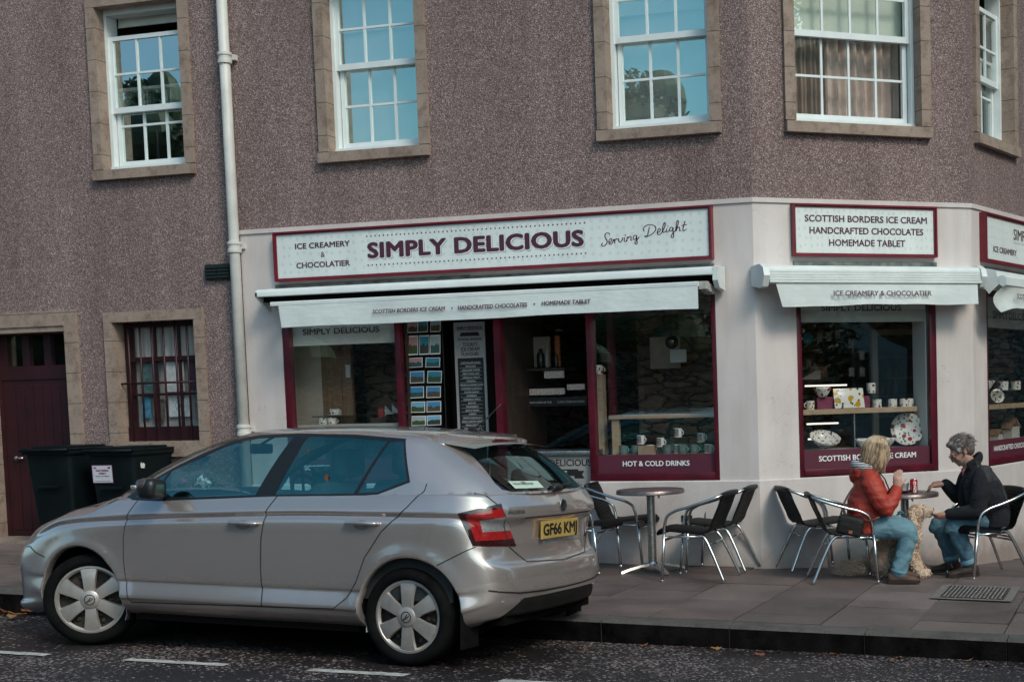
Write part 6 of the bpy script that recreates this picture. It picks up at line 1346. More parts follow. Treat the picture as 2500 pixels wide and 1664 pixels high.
for (a, z, r_) in ((.60, 1.13, .035), (.80, 1.30, .018)):
    mb = MB(); h, n = probe((a, 2, z), DN); mb.add([tuple(h+n*(.0015 if n.y > 0 else -.0015)+Vector((r_*.35*math.cos(t)*(1+.4*math.sin(3*t)), 0, r_*math.sin(t)*(1+.25*math.cos(5*t))))) for t in [6.2832*k/14 for k in range(14)]], [tuple(range(14))]); carpart('stuck_leaf', mb, pm('wet_brown_leaf', (.22, .06, .02), .6), sm_=False)
bm.free()
# ------------------------------------------------------------------ cafe chairs
def arc_pts(P, n=5):
    return [tuple(p) for p in spline(np.array(P), n*(len(P)-1)+1)]
def make_chair(label):
    t = thing('cafe_chair', label, 'chair', (0, 0, 0), 0, 'aluminium cafe chairs with black woven seats')
    r = .0125; R_ = dict(parent=t, smooth=True, local=True)
    A_ = [(.222, .250, .40), (.205, .259, .50), (.185, .262, .545), (.14, .266, .575), (.0, .268, .618), (-.16, .258, .668), (-.235, .235, .695), (-.272, .19, .711)]
    L = arc_pts(A_); Rr = [(x, -y, z) for x, y, z in reversed(L)]
    mb = MB(); mb.tube(L+[(-.282, .1, .715), (-.284, 0, .716), (-.282, -.1, .715)]+Rr, r, 10); obj('arm_frame', mb, MT['chrome'], **R_)
    for s in (1, -1):
        mb = MB(); mb.tube([(.255, s*.238, .008), (.222, s*.250, .40)], r, 10); mb.lathe([(.014, 0), (.0145, .02), (.0126, .022)], (.256, s*.2375, .0), (-.08, s*.03, 1), 10); obj('leg', mb, MT['chrome'], **R_)
        mb = MB(); mb.tube(arc_pts([(-.03, s*.185, .392), (-.075, s*.188, .384), (-.115, s*.196, .345), (-.15, s*.205, .28), (-.275, s*.238, .006)]), r, 10); obj('leg', mb, MT['chrome'], **R_)
    mb = MB(); mb.tube([(-.138, .20, .305), (-.138, -.20, .305)], .0085, 8); mb.tube([(.226, .248, .345), (.226, -.248, .345)], .0085, 8)
    for s in (1, -1): mb.tube([(.226, s*.246, .372), (-.10, s*.19, .372)], .008, 8); mb.ell((-.138, s*.17, .305), (.012, .02, .012), 8, 6)
    obj('stretcher', mb, MT['chrome'], **R_)
    def shell(prof, th, wid):
        mb = MB(); n = 14; rows = len(prof); q = 2*(n+1)
        for i, (x, z) in enumerate(prof):
            a = prof[max(i-1, 0)]; b = prof[min(i+1, rows-1)]; tx, tz = b[0]-a[0], b[1]-a[1]; l = math.hypot(tx, tz); nx, nz = -tz/l, tx/l
            w = wid[i] if isinstance(wid, list) else wid
            for sd in (1, -1):
                for k in range(n+1):
                    s = -1+2*k/n; e = th/2*sd*(1-.75*abs(s)**10); dip = -.012*(1-s*s); mb.v.append((x+nx*(e+dip), s*w, z+nz*(e+dip)))
        mb.f = [(i*q+k, i*q+k+1, (i+1)*q+k+1, (i+1)*q+k) for i in range(rows-1) for k in range(n)]+[(i*q+n+1+k, (i+1)*q+n+1+k, (i+1)*q+n+2+k, i*q+n+2+k) for i in range(rows-1) for k in range(n)]
        for i in range(rows-1): mb.f += [(i*q, (i+1)*q, (i+1)*q+n+1, i*q+n+1), (i*q+n, i*q+2*n+1, (i+1)*q+2*n+1, (i+1)*q+n)]
        mb.f += [tuple(list(range(n+1))+list(range(2*n+1, n, -1)))]; e0 = (rows-1)*q; mb.f += [tuple([e0+k for k in range(n, -1, -1)]+[e0+k for k in range(n+1, 2*n+2)])]
        mb.m = [0]*len(mb.f); return mb
    sp_ = arc_pts([(.285, 0, .385), (.292, 0, .403), (.275, 0, .419), (.20, 0, .418), (.05, 0, .404), (-.08, 0, .397), (-.125, 0, .405)], 4)
    obj('seat', shell([(x, z) for x, _, z in sp_], .022, [.215+.02*sm(-.1, .2, x) for x, _, z in sp_]), MT['wicker'], t, local=True, autosmooth=60)
    bp = arc_pts([(-.122, 0, .402), (-.150, 0, .430), (-.175, 0, .49), (-.225, 0, .60), (-.268, 0, .700), (-.284, 0, .722)], 5)
    bk = obj('backrest', shell([(x, z) for x, _, z in bp], .020, [.212+.0*x for x, _, z in bp]), MT['wicker'], t, local=True, autosmooth=60)
    mb = MB(); mb.tube([(-.262, .205, .703), (-.275, .18, .712), (-.285, .09, .716), (-.286, 0, .717), (-.285, -.09, .716), (-.275, -.18, .712), (-.262, -.205, .703)], .0195, 10); obj('wrapped_rail', mb, pm('black_wrap', (.010, .010, .011), .5, bmp=(180, .5, .003)), bk, smooth=True, local=True)
    return t
CH = [(-3.59, -.86, 180, 'empty cafe chair facing left, nearest the kerb at the left table'), (-3.58, -.27, 181, 'empty cafe chair facing left between the left table and the wall'),
      (-4.54, -.11, 0, 'empty cafe chair facing right at the left table, behind the parked car'), (-4.72, -.66, -2, 'cafe chair half hidden behind the rear of the parked car'),
      (-2.43, -.645, 19, 'cafe chair the woman in the red jacket sits on'), (-2.83, -.0, 31, 'empty cafe chair behind the seated woman, against the cream wall'),
      (-1.33, .03, 215, 'cafe chair the man in the black fleece sits on'), (-1.40, .58, 215, 'cafe chair mostly hidden behind the seated man')]
for i, (x, y, a, lab) in enumerate(CH):
    M = Matrix.Translation((x, y, ground_z(x, y))) @ Matrix.Rotation(math.radians(a), 4, 'Z')
    if i == 0: ch0 = make_chair(lab); ch0.matrix_world = M; ROOT[ch0.name] = M.copy()
    else: dup(ch0, M, lab)
# ------------------------------------------------------------------ tables
def make_table(x, y, h, label, rot):
    M = Matrix.Translation((x, y, ground_z(x, y))) @ Matrix.Rotation(rot, 4, 'Z'); t = thing('cafe_table', label, 'table', mat=M, group='round steel cafe tables')
    mb = MB(); mb.lathe([(.001, h), (.278, h), (.286, h+.002), (.292, h-.004), (.294, h-.030), (.288, h-.034), (.278, h-.030), (.001, h-.026)], n=64, cap=False); obj('tabletop', mb, TBT, t, autosmooth=50, local=True)
    mb = MB(); mb.lathe([(.036, .05), (.036, h-.03)], n=24); mb.lathe([(.075, h-.034), (.06, h-.05), (.037, h-.055)], n=24); mb.box(.03, .09, -.05, .05, h-.045, h-.028); mb.tube([(.06, .0, h-.04), (.075, .0, h-.075)], .008, 8); obj('pedestal', mb, MT['steel'], t, autosmooth=50, local=True)
    mb = MB(); mb.lathe([(.05, .045), (.045, .075), (.037, .085)], n=24)
    for k in range(4):
        a = math.pi/2*k+.4; c, s = math.cos(a), math.sin(a); P = [(.03, .062), (.12, .055), (.22, .035), (.30, .012)]
        n0 = len(mb.v)
        for r, z in P:
            for w, dz in ((-.026, -.012), (-.018, .008), (.018, .008), (.026, -.012)): mb.v.append((r*c-w*s, r*s+w*c, z+dz))
        for i in range(3):
            for q in range(4): mb.f.append((n0+i*4+q, n0+i*4+(q+1) % 4, n0+(i+1)*4+(q+1) % 4, n0+(i+1)*4+q)); mb.m.append(0)
        mb.f.append((n0+12, n0+13, n0+14, n0+15)); mb.m.append(0)
    obj('table_base', mb, MT['steel'], t, autosmooth=50, local=True); return t
TBT = pm('worn_steel_tabletop', (.20, .155, .15), .36, .7, var=(60, .5), bmp=(120, .25, .002))
make_table(-4.13, -.52, .705, 'empty round steel table between empty cafe chairs by the drinks window', .35); make_table(-2.03, .06, .68, 'round steel table with a red can, between the seated woman and man', .5)
# ------------------------------------------------------------------ wheelie bins
def bin_(x, y, label, sticker):
    z = ground_z(x, y); t = thing('wheelie_bin', label, 'bin', (x, y, z), 0, 'dark wheelie bins by the street door'); k = dict(parent=t, local=True)
    def ring(hw, hd, zz, oy=0): return [(sx*hw, sy*hd+oy, zz) for sx, sy in ((-1, -1), (1, -1), (1, 1), (-1, 1))]
    bm_ = bmesh.new(); R0, R1 = ring(.205, .24, .06, .03), ring(.265, .29, .93); V0 = [bm_.verts.new(p) for p in R0]; V1 = [bm_.verts.new(p) for p in R1]
    bm_.faces.new(V0[::-1]); bm_.faces.new(V1)
    for i in range(4): bm_.faces.new((V0[i], V0[(i+1) % 4], V1[(i+1) % 4], V1[i]))
    ed = [e for e in bm_.edges if abs(e.verts[0].co.z-e.verts[1].co.z) > .5]; bmesh.ops.bevel(bm_, geom=ed, offset=.045, segments=4, profile=.5, affect='EDGES'); bm_.verts.index_update()
    mb = MB(); mb.add([v.co.copy() for v in bm_.verts], [[v.index for v in f.verts] for f in bm_.faces]); bm_.free()
    mb.box(-.285, .285, -.31, .31, .925, .965, bev=.012); mb.box(-.12, .12, -.303, -.28, .60, .63, bev=.006); obj('bin_body', mb, MT['binplastic'], autosmooth=45, **k)
    mb = MB(); mb.box(-.29, .29, -.315, .33, .963, .985, bev=.01); mb.box(-.22, .22, -.24, .26, .98, 1.005, bev=.012)
    for u in (-.24, .0, .24): mb.box(u-.03, u+.03, -.33, -.29, .955, .99, bev=.008)
    lid = obj('lid', mb, MT['binplastic'], autosmooth=45, **k); mb = MB(); mb.tube([(-.28, -.335, .972), (.28, -.335, .972)], .013, 10); mb.tube([(-.26, .33, .97), (.26, .33, .97)], .016, 10); obj('lid_bar', mb, MT['binplastic'], lid, smooth=True, local=True)
    for s in (1, -1): mb = MB(); mb.lathe([(.03, -.02), (.10, -.025), (.10, .025), (.03, .02)], (s*.24, .25, .10), (1, 0, 0), 24); obj('bin_wheel', mb, MT['rubber'], autosmooth=40, **k)
    if sticker:
        f = lambda u, v, w: Vector((u, -.283-.045*(w-.75)/.87*1.0+v-.004, w)); mb = MB(); mb.quad(f(-.215, 0, .665), f(.015, 0, .665), f(.015, 0, .835), f(-.215, 0, .835)); st = obj('notice_sticker', mb, pm('lilac_edge', (.36, .16, .32), .5), local=True, parent=t, recalc=False)
        mb = MB(); mb.quad(f(-.209, -.001, .671), f(.009, -.001, .671), f(.009, -.001, .829), f(-.209, -.001, .829)); obj('sticker_panel', mb, pm('sticker_white', (.55, .55, .60), .5), st, local=True, recalc=False)
        mb = MB(); put_text(mb, 'TRADE GENERAL', f, -.175, -.025, .775, .018, -.002, bold=.05, m=1); put_text(mb, 'WEEKLY', f, -.14, -.055, .747, .018, -.002, bold=.05, m=1); put_text(mb, 'MONDAY OR TUESDAY', f, -.18, -.02, .725, .009, -.002, bold=.03)
        mb.quad(f(-.19, -.002, .682), f(-.01, -.002, .682), f(-.01, -.002, .685), f(-.19, -.002, .685)); mb.quad(f(-.195, -.002, .805), f(-.165, -.002, .805), f(-.165, -.002, .815), f(-.195, -.002, .815)); mb.quad(f(-.035, -.002, .803), f(-.005, -.002, .803), f(-.005, -.002, .817), f(-.035, -.002, .817))
        obj('sticker_print', mb, [MT['black'], pm('plum_print', (.22, .03, .12), .6)], st, local=True, recalc=False)
        mb = MB(); mb.add([(.268+.0, y_, z_) for y_, z_ in ((-.20, .80), (-.15, .795), (-.14, .83), (-.16, .85), (-.175, .838), (-.19, .855), (-.205, .84))], [tuple(range(7))]); obj('torn_sticker', mb, MT['paper'], local=True, parent=t, recalc=False)
    return t
bin_(-10.27, -.32, 'dark green wheelie bin without a sticker, in front of the red street door', False); bin_(-9.56, -.30, 'dark green wheelie bin with white trade notice sticker, under the barred window', True)
# flowers standing by the wall, seen through the car
def leafball(mb, c, r, n, size, seed, squash=1, m=0):
    g = np.random.default_rng(seed)
    for i in range(n):
        d = g.normal(size=3); d /= np.linalg.norm(d); p = np.array(c)+d*r*g.random()**.45*np.array([1, 1, squash]); a = g.normal(size=3); a /= np.linalg.norm(a); b = np.cross(a, g.normal(size=3)); b /= np.linalg.norm(b); s = size*(.6+.8*g.random())
        mb.add([p-a*s, p-b*s*.45, p+a*s, p+b*s*.45], [(0, 1, 2, 3)], m)
fp = thing('flower_planter', 'planter of pink flowers with one white bloom by the rainwater pipe', 'planter', (-8.78, -.32, ground_z(-8.78, -.32)))
gz = ground_z(-8.78, -.32)
mb = MB(); mb.lathe([(.14, 0), (.20, .38), (.215, .38), (.215, .42), (.19, .42), (.18, .36)], (-8.78, -.32, gz), (0, 0, 1), 28); obj('tub', mb, MT['binplastic'], fp, autosmooth=40)
mb = MB(); leafball(mb, (-8.80, -.32, gz+.55), .24, 420, .035, 5, .7); obj('leaves', mb, m_foliage('planter_leaves', (.02, .05, .02), (.05, .10, .04)), fp, recalc=False)
g = np.random.default_rng(2)
for k in range(9):
    c = (-8.98+.30*g.random(), -.42+.12*g.random(), gz+.54+.16*g.random()); mb = MB(); leafball(mb, c, .04, 46, .02, 20+k); obj('pink_flower', mb, pm('pink_petals_%d' % (k % 3), [(.60, .12, .30), (.50, .08, .25), (.65, .22, .38)][k % 3], .6), fp, recalc=False)
mb = MB(); leafball(mb, (-8.69, -.40, gz+.66), .065, 110, .026, 44); obj('white_bloom', mb, MT['white'], fp, recalc=False)
# ------------------------------------------------------------------ inspection cover in the pavement
gc = thing('inspection_cover', 'rectangular chequer plate metal cover set in the pavement near the seated man', 'cover', (-1.295, -1.08, ground_z(-1.295, -1.08)))
Z = lambda x, y, d=0: Vector((x, y, ground_z(x, y)+d))
mb = MB()
for x0, x1, y0, y1 in ((-1.60, -1.535, -1.46, -.70), (-1.055, -.99, -1.46, -.70), (-1.535, -1.055, -1.46, -1.395), (-1.535, -1.055, -.765, -.70)): mb.add([Z(x0, y0, .009), Z(x1, y0, .009), Z(x1, y1, .009), Z(x0, y1, .009)], [(0, 1, 2, 3)])
obj('concrete_surround', mb, pm('pale_concrete', (.17, .15, .135), .85, var=(30, .25)), gc, recalc=False)
mb = MB(); x0, x1, y0, y1 = -1.53, -1.06, -1.39, -.77; mb.add([Z(x0, y0, .011), Z(x1, y0, .011), Z(x1, y1, .011), Z(x0, y1, .011)], [(0, 1, 2, 3)]); obj('plate', mb, pm('worn_iron', (.10, .08, .07), .45, .7, var=(30, .4)), gc, recalc=False)
mb = MB()
for i in range(15):
    for j in range(19):
        cx, cy = x0+.025+.030*i, y0+.025+.0318*j; a = math.pi/4 if (i+j) % 2 else -math.pi/4; c, s = math.cos(a)*.015, math.sin(a)*.015; q, r = -math.sin(a)*.0045, math.cos(a)*.0045
        mb.add([Z(cx-c, cy-s, .0115), Z(cx+q, cy+r, .0115), Z(cx+c, cy+s, .0115), Z(cx-q, cy-r, .0115), Z(cx, cy, .0165)], [(0, 1, 4), (1, 2, 4), (2, 3, 4), (3, 0, 4)])
obj('raised_studs', mb, pm('polished_iron', (.30, .26, .24), .35, .8, var=(60, .4)), gc, recalc=False)
# ------------------------------------------------------------------ fallen leaves
LM = [pm('fallen_leaf_%d' % k, c, .7, var=(40, .35)) for k, c in enumerate(((.22, .075, .02), (.16, .05, .02), (.28, .14, .05), (.10, .035, .015)))]
def leaf_mesh(seed):
    r = random.Random(seed); mb = MB(); n = 12; P = []
    for k in range(n):
        a = 6.2832*k/n; rr = (1+.25*math.cos(2*a)+.18*math.cos(5*a+r.random()))*.5; P.append((rr*math.cos(a), rr*.62*math.sin(a), .12*math.cos(a)**2+.10*r.random()))
    mb.v = P+[(0, 0, .02)]; mb.f = [(k, (k+1) % n, n) for k in range(n)]; mb.m = [0]*n; return mb
protos = [obj('fallen_leaf', leaf_mesh(k), LM[k], None, recalc=False) for k in range(4)]
r = random.Random(11); spots = []
for u, v in ((-3.0, -3.02), (-2.86, -3.01), (-2.80, -3.03), (-2.36, -3.04), (-2.06, -3.05), (-2.0, -3.03), (-1.97, -3.06), (-1.62, -3.04), (-1.56, -3.05), (-1.58, -3.2), (-1.12, -3.04), (-.98, -3.2), (-3.3, -3.05), (-2.45, -3.2), (-5.84, -4.56), (-3.65, -3.3)): spots.append((u, v, .05))
for k in range(34): spots.append((r.uniform(-9.15, -8.3), -3.05-abs(r.gauss(0, .10)), .105))
for k in range(5): spots.append((r.uniform(-8, -5), r.uniform(-3.4, -3.0), .05))
for i, (x, y, s) in enumerate(spots):
    o = protos[i] if i < 4 else protos[i % 4].copy()
    if i >= 4: COL.objects.link(o)
    o.location = (x, y, road_z(x, y)+.004+(r.uniform(0, .05) if 16 <= i < 50 else 0)); o.rotation_euler = (r.uniform(-.4, .4), r.uniform(-.3, .3), r.uniform(0, 6.28)); k = s*r.uniform(.7, 1.3); o.scale = (k, k, k)
    col_ = ['orange brown', 'dark brown', 'tan', 'blackish brown'][i % 4]
    if i < 14 or i == 15: place, gp = 'lying in the gutter below the pavement edge at right', 'in the right gutter'
    elif i == 14: place, gp = 'lying on the white bay line beside the car', 'on the road line'
    elif i < 50: place, gp = 'in the leaf drift against the kerb left of the car', 'in the drift left of the car'
    else: place, gp = 'lying in the gutter behind the parked car', 'behind the car'
    tag(o, f'{col_} fallen leaf {place}', 'leaf', f'{col_} leaves {gp}')
# ------------------------------------------------------------------ people and dog: one continuous skin per body, grown from tapered limbs
def limb(mb, pts, rad, n=12, lat=None, sub=5):
    """smooth tapered limb with round ends; lat=(axis, factor) widens it sideways"""
    P = spline(np.array([(*p, r) for p, r in zip(pts, rad)], float), sub*(len(pts)-1)+1)
    a = Vector(P[0, :3])-Vector(P[1, :3]); b = Vector(P[-1, :3])-Vector(P[-2, :3]); a.normalize(); b.normalize(); C = []
    for k in (0, 1, 2): t = math.radians(8+27*k); C.append((*(Vector(P[0, :3])+a*P[0, 3]*math.cos(t)), P[0, 3]*math.sin(t)))
    D = []
    for k in (2, 1, 0): t = math.radians(8+27*k); D.append((*(Vector(P[-1, :3])+b*P[-1, 3]*math.cos(t)), P[-1, 3]*math.sin(t)))
    Q = C+[tuple(p) for p in P]+D; v0 = len(mb.v)
    mb.tube([q[:3] for q in Q], [q[3] for q in Q], n)
    if lat:
        ax = Vector(lat[0]).normalized(); ctr = [Vector(q[:3]) for q in Q]
        for i in range(v0, len(mb.v)):
            c = ctr[(i-v0)//n] if (i-v0)//n < len(ctr) else ctr[-1]; v = Vector(mb.v[i]); d = (v-c).dot(ax); mb.v[i] = tuple(v+ax*d*(lat[1]-1))
def grow(name, mb, mats, parent, voxel=.008, it=5, mat_fn=None, disp=None, floor=None):
    """fuse the overlapping limbs of mb into one continuous surface"""
    me = bpy.data.meshes.new('g'); me.from_pydata(mb.v, [], mb.f); b2 = bmesh.new(); b2.from_mesh(me); bmesh.ops.recalc_face_normals(b2, faces=b2.faces[:]); b2.to_mesh(me); b2.free()
    o = bpy.data.objects.new('g', me); COL.objects.link(o); md = o.modifiers.new('r', 'REMESH'); md.mode = 'VOXEL'; md.voxel_size = voxel; ms = o.modifiers.new('s', 'SMOOTH'); ms.iterations = it; ms.factor = .5
    ev = o.evaluated_get(bpy.context.evaluated_depsgraph_get()); me2 = bpy.data.meshes.new_from_object(ev); bpy.data.objects.remove(o)
    out_ = MB(); out_.v = [tuple(v.co) for v in me2.vertices]; out_.f = [tuple(p.vertices) for p in me2.polygons]; out_.m = [0]*len(out_.f)
    if disp: out_.v = [tuple(Vector(p)+Vector(v.normal)*disp(*p)) for p, v in zip(out_.v, me2.vertices)]
    if floor: out_.v = [(x, y, max(z, floor+.25*(z-floor) if z < floor else z, floor-.02)) for x, y, z in out_.v]
    if mat_fn: out_.m = [mat_fn(*p.center) for p in me2.polygons]
    r_ = obj(name, out_, mats, parent, smooth=True, local=True, recalc=False); bpy.data.meshes.remove(me2); return r_
def hand(mb, w, d, nrm_, size=1.0, curl=.5, spread=.12, thumb=1):
    """palm, four unequal bent fingers and a thumb; w wrist, d towards the fingers, nrm_ out of the back of the hand"""
    w = Vector(w); d = Vector(d).normalized(); n = Vector(nrm_); n = (n-d*n.dot(d)).normalized(); s = d.cross(n); S = size
    limb(mb, [w-d*.02, w+d*.03*S, w+d*.075*S], [.021*S, .026*S, .026*S], 10, (s, 1.45))
    for k, (ln, off) in enumerate(((.068, .030), (.078, .010), (.072, -.011), (.056, -.031))):
        b = w+d*.085*S+s*off*S; c = curl*(1+.10*k); d1 = (d+s*off*spread*20*.1-n*c*.45).normalized(); d2 = (d1-n*c*.8).normalized(); d3 = (d2-n*c*.7).normalized(); L = ln*S
        limb(mb, [b-d*.02*S, b+d1*L*.42, b+d1*L*.42+d2*L*.33, b+d1*L*.42+d2*L*.33+d3*L*.25], [.0095*S, .0088*S, .008*S, .0065*S], 8, None, 3)
    b = w+d*.03*S+s*.028*S*thumb; dt = (d*.65+s*.6*thumb-n*.45).normalized(); dt2 = (dt*.7+d*.5-n*.35*curl).normalized()
    limb(mb, [b, b+dt*.035*S, b+dt*.035*S+dt2*.032*S], [.0125*S, .0105*S, .0085*S], 8, None, 3)
def head_parts(mb, M, male=False):
    """M places a head whose face looks along +x, chin down; origin between the ears"""
    e = lambda c, r: mb.ell(M @ Vector(c), r, 16, 10, rot=M.to_3x3())
    e((-.012, 0, .035), (.094, .074, .088)); e((.025, 0, -.005), (.070, .064, .085)); e((.040, 0, -.055), (.050, .052, .048)); e((.062, 0, -.088), (.026, .028, .020))
    e((.084, 0, .018), (.016, .050, .014)); e((.0935, 0, -.025), (.022, .0135, .028)); e((.107, 0, -.036), (.013, .013, .011)); e((.082, 0, -.062), (.016, .026, .0075)); e((.080, 0, -.071), (.015, .023, .007))
    for s in (1, -1): e((.060, .040*s, -.028), (.026, .020, .026)); e((-.012, .076*s, -.008), (.016, .010, .031)); e((-.006, .080*s, -.024), (.010, .008, .012))
def eyes(M, parent):
    for s in (1, -1):
        mb = MB(); mb.ell(M @ Vector((.0780, .032*s, .000)), (.0125, .012, .0085), 10, 8, rot=M.to_3x3()); ey = obj('eye', mb, MT['white'], parent, smooth=True, local=True); mb = MB(); mb.ell(M @ Vector((.0880, .032*s, .000)), (.004, .006, .006), 8, 6, rot=M.to_3x3()); obj('iris', mb, MT['black'], ey, smooth=True, local=True)
def glasses(M, parent, mat):
    mb = MB()
    for s in (1, -1):
        mb.tube([M @ Vector((.106+.0*math.cos(a), .033*s+.024*math.cos(a), -.003+.018*math.sin(a))) for a in [6.2832*k/18 for k in range(18)]], .0022, 6, closed=True)
        mb.tube([M @ Vector(p) for p in ((.104, .056*s, .003), (.05, .080*s, .006), (-.02, .083*s, .002))], .0022, 6)
    mb.tube([M @ Vector((.108, .010, .002)), M @ Vector((.111, 0, .005)), M @ Vector((.108, -.010, .002))], .002, 6); obj('glasses', mb, mat, parent, smooth=True, local=True)
def strands(mb, roots, n=5, w=.004, seed=1):
    """each root: list of points; a flat tapering lock of hair"""
    g = np.random.default_rng(seed)
    for P in roots:
        Q = spline(np.array([tuple(p) for p in P]), n*2+1); k = len(Q); n0 = len(mb.v); sd = g.normal(size=3)
        for i, q in enumerate(Q):
            t = Q[min(i+1, k-1)]-Q[max(i-1, 0)]; t /= np.linalg.norm(t)+1e-9; s = np.cross(t, sd); s /= np.linalg.norm(s)+1e-9; ww = w*(1-.75*(i/(k-1))**2); mb.v += [tuple(q+s*ww), tuple(q-s*ww)]
        mb.f += [(n0+2*i, n0+2*i+1, n0+2*i+3, n0+2*i+2) for i in range(k-1)]; mb.m += [0]*(k-1)
def shoe(mb, heel, yaw, L=.26, h=.085):
    M = Matrix.Translation(heel) @ Matrix.Rotation(yaw, 4, 'Z'); n = 16; secs = ((0, .030, .075), (.03, .036, .088), (.08, .037, .092), (.13, .039, .075), (.18, .044, .056), (.22, .042, .047), (.25, .030, .036), (.262, .012, .024))
    n0 = len(mb.v)
    for x, hw, top in secs:
        for k in range(n):
            a = 6.2832*k/n; mb.v.append(tuple(M @ Vector((x*L/.26, hw*math.cos(a), max(.004, top*.5+top*.52*math.sin(a))))))
    mb.f += [(n0+i*n+k, n0+i*n+(k+1) % n, n0+(i+1)*n+(k+1) % n, n0+(i+1)*n+k) for i in range(len(secs)-1) for k in range(n)]+[tuple(n0+k for k in range(n)), tuple(n0+(len(secs)-1)*n+k for k in range(n))]; mb.m += [0]*(len(mb.f)-len(mb.m))
def soles(mb, heel, yaw, L=.26):
    M = Matrix.Translation(heel) @ Matrix.Rotation(yaw, 4, 'Z'); out_ = [(-.006, .022), (-.004, .034), (.06, .040), (.13, .042), (.19, .047), (.235, .042), (.262, .026), (.270, 0)]
    poly = [(x*L/.26, y) for x, y in out_]+[(x*L/.26, -y) for x, y in reversed(out_[:-1])]; mb.prism(poly, lambda a, b, d: M @ Vector((a, b, d)), 0, .020)
    for k in range(4): mb.tube([M @ Vector((.085+.028*k, -.022, .083-.009*k)), M @ Vector((.092+.028*k, 0, .091-.010*k)), M @ Vector((.085+.028*k, .022, .083-.009*k))], .003, 5)
SKIN_W = pm('fair_skin', (.50, .29, .22), .55, var=(60, .10)); SKIN_M = pm('ruddy_skin', (.42, .215, .155), .55, var=(50, .16))
DENIM = m_cloth('pale_blue_denim', (.085, .185, .235), (.165, .30, .36), 7, 420, .35, .85, .55); DENIM2 = m_cloth('mid_blue_denim', (.040, .105, .155), (.115, .225, .285), 8, 420, .35, .85, .6)
RED_J = m_cloth('red_waterproof_jacket', (.31, .028, .016), (.42, .044, .024), 6, 300, .10, .62, .65); FLEECE = m_cloth('black_fleece', (.0045, .0055, .008), (.012, .014, .019), 12, 150, .5, .95, .35); YOKE = m_cloth('charcoal_shoulder_panel', (.022, .020, .022), (.034, .031, .033), 8, 260, .2, .75, .3)
LEATHER = pm('brown_suede_shoe', (.10, .055, .038), .8, var=(30, .3), bmp=(90, .3, .003)); DKLEATHER = pm('dark_brown_boot', (.035, .020, .015), .7, var=(30, .35), bmp=(90, .3, .003)); SOLE = pm('dark_sole', (.018, .013, .012), .8)
# ---- the woman
wm = thing('person', 'blonde woman in red jacket and light jeans sitting at the cafe table, seen from behind', 'person', mat=Matrix.Translation((-2.25, -.62, -.035)) @ Matrix.Rotation(math.radians(10), 4, 'Z'))
HW = Matrix.Translation((.118, 0, 1.055)) @ Matrix.Rotation(math.radians(16), 4, 'Z') @ Matrix.Rotation(math.radians(14), 4, 'Y')
mb = MB(); head_parts(mb, HW); limb(mb, [(.05, 0, .86), (.075, 0, .93), (.10, 0, 1.0)], [.058, .052, .055])
limb(mb, [(-.0, 0, .46), (-.015, 0, .60), (.02, 0, .76), (.05, 0, .86)], [.12, .10, .105, .06], 14, ((0, 1, 0), 1.35))
for s in (1, -1):
    limb(mb, [(.05, .16*s, .85), (.17, .20*s, .62)], [.04, .033]); limb(mb, [(.17, .20*s, .62), (.268, .105*s, .755)], [.033, .026]); limb(mb, [(0, .09*s, .47), (.37, .12*s, .42)], [.07, .05]); limb(mb, [(.37, .12*s, .42), (.27, .14*s, .10), (.26, .14*s, .06)], [.048, .03, .03])
hand(mb, (.272, -.10, .765), (.06, .03, 1), (-.25, -1, .15), .98, .35, .1, 1); hand(mb, (.265, .09, .755), (.12, -.75, .45), (.5, .3, .6), .95, .8, .06, -1)
wb = grow('body', mb, SKIN_W, wm, .0065, 4); eyes(HW, wb); glasses(HW, wb, MT['black'])
fold = lambda x, y, z: .0028*math.sin(46*z+9*x+4*math.sin(17*x+9*y))*(.5+.5*math.sin(11*x+5*z+7*y))+.002*math.sin(95*z+40*x*y)
mb = MB(); LT = ((0, 1, 0), 1.42)
limb(mb, [(.045, 0, .425), (.02, 0, .50), (.005, 0, .60), (.035, 0, .72), (.055, 0, .82), (.062, 0, .885)], [.148, .152, .148, .138, .115, .070], 20, LT)
for s in (1, -1):
    limb(mb, [(.045, .135*s, .865), (.075, .195*s, .80), (.13, .225*s, .69), (.185, .228*s, .615)], [.068, .080, .074, .066], 14); limb(mb, [(.185, .228*s, .615), (.235, .185*s, .68), (.268, .118*s, .750)], [.066, .058, .046], 14)
limb(mb, [(.0, .09, .42), (.10, .10, .415)], [.10, .085]); limb(mb, [(.0, -.09, .42), (.10, -.11, .415)], [.10, .085]); mb.ell((.17, 0, .50), (.06, .16, .09), 16, 10)
limb(mb, [(.02, -.07, .92), (-.045, -.07, .915), (-.07, 0, .905), (-.045, .07, .915), (.02, .07, .92)], [.034, .036, .038, .036, .034], 10); limb(mb, [(-.03, -.05, .875), (-.065, 0, .86), (-.03, .05, .875)], [.05, .055, .05], 10)
jk = grow('jacket', mb, [RED_J], wm, .0075, 3, None, fold, .41)
mb = MB(); mb.tube([(.13, -.10, .90), (.175, -.085, .84), (.205, -.065, .76), (.215, -.05, .66)], .006, 6); obj('jacket_zip', mb, MT['black'], jk, smooth=True, local=True)
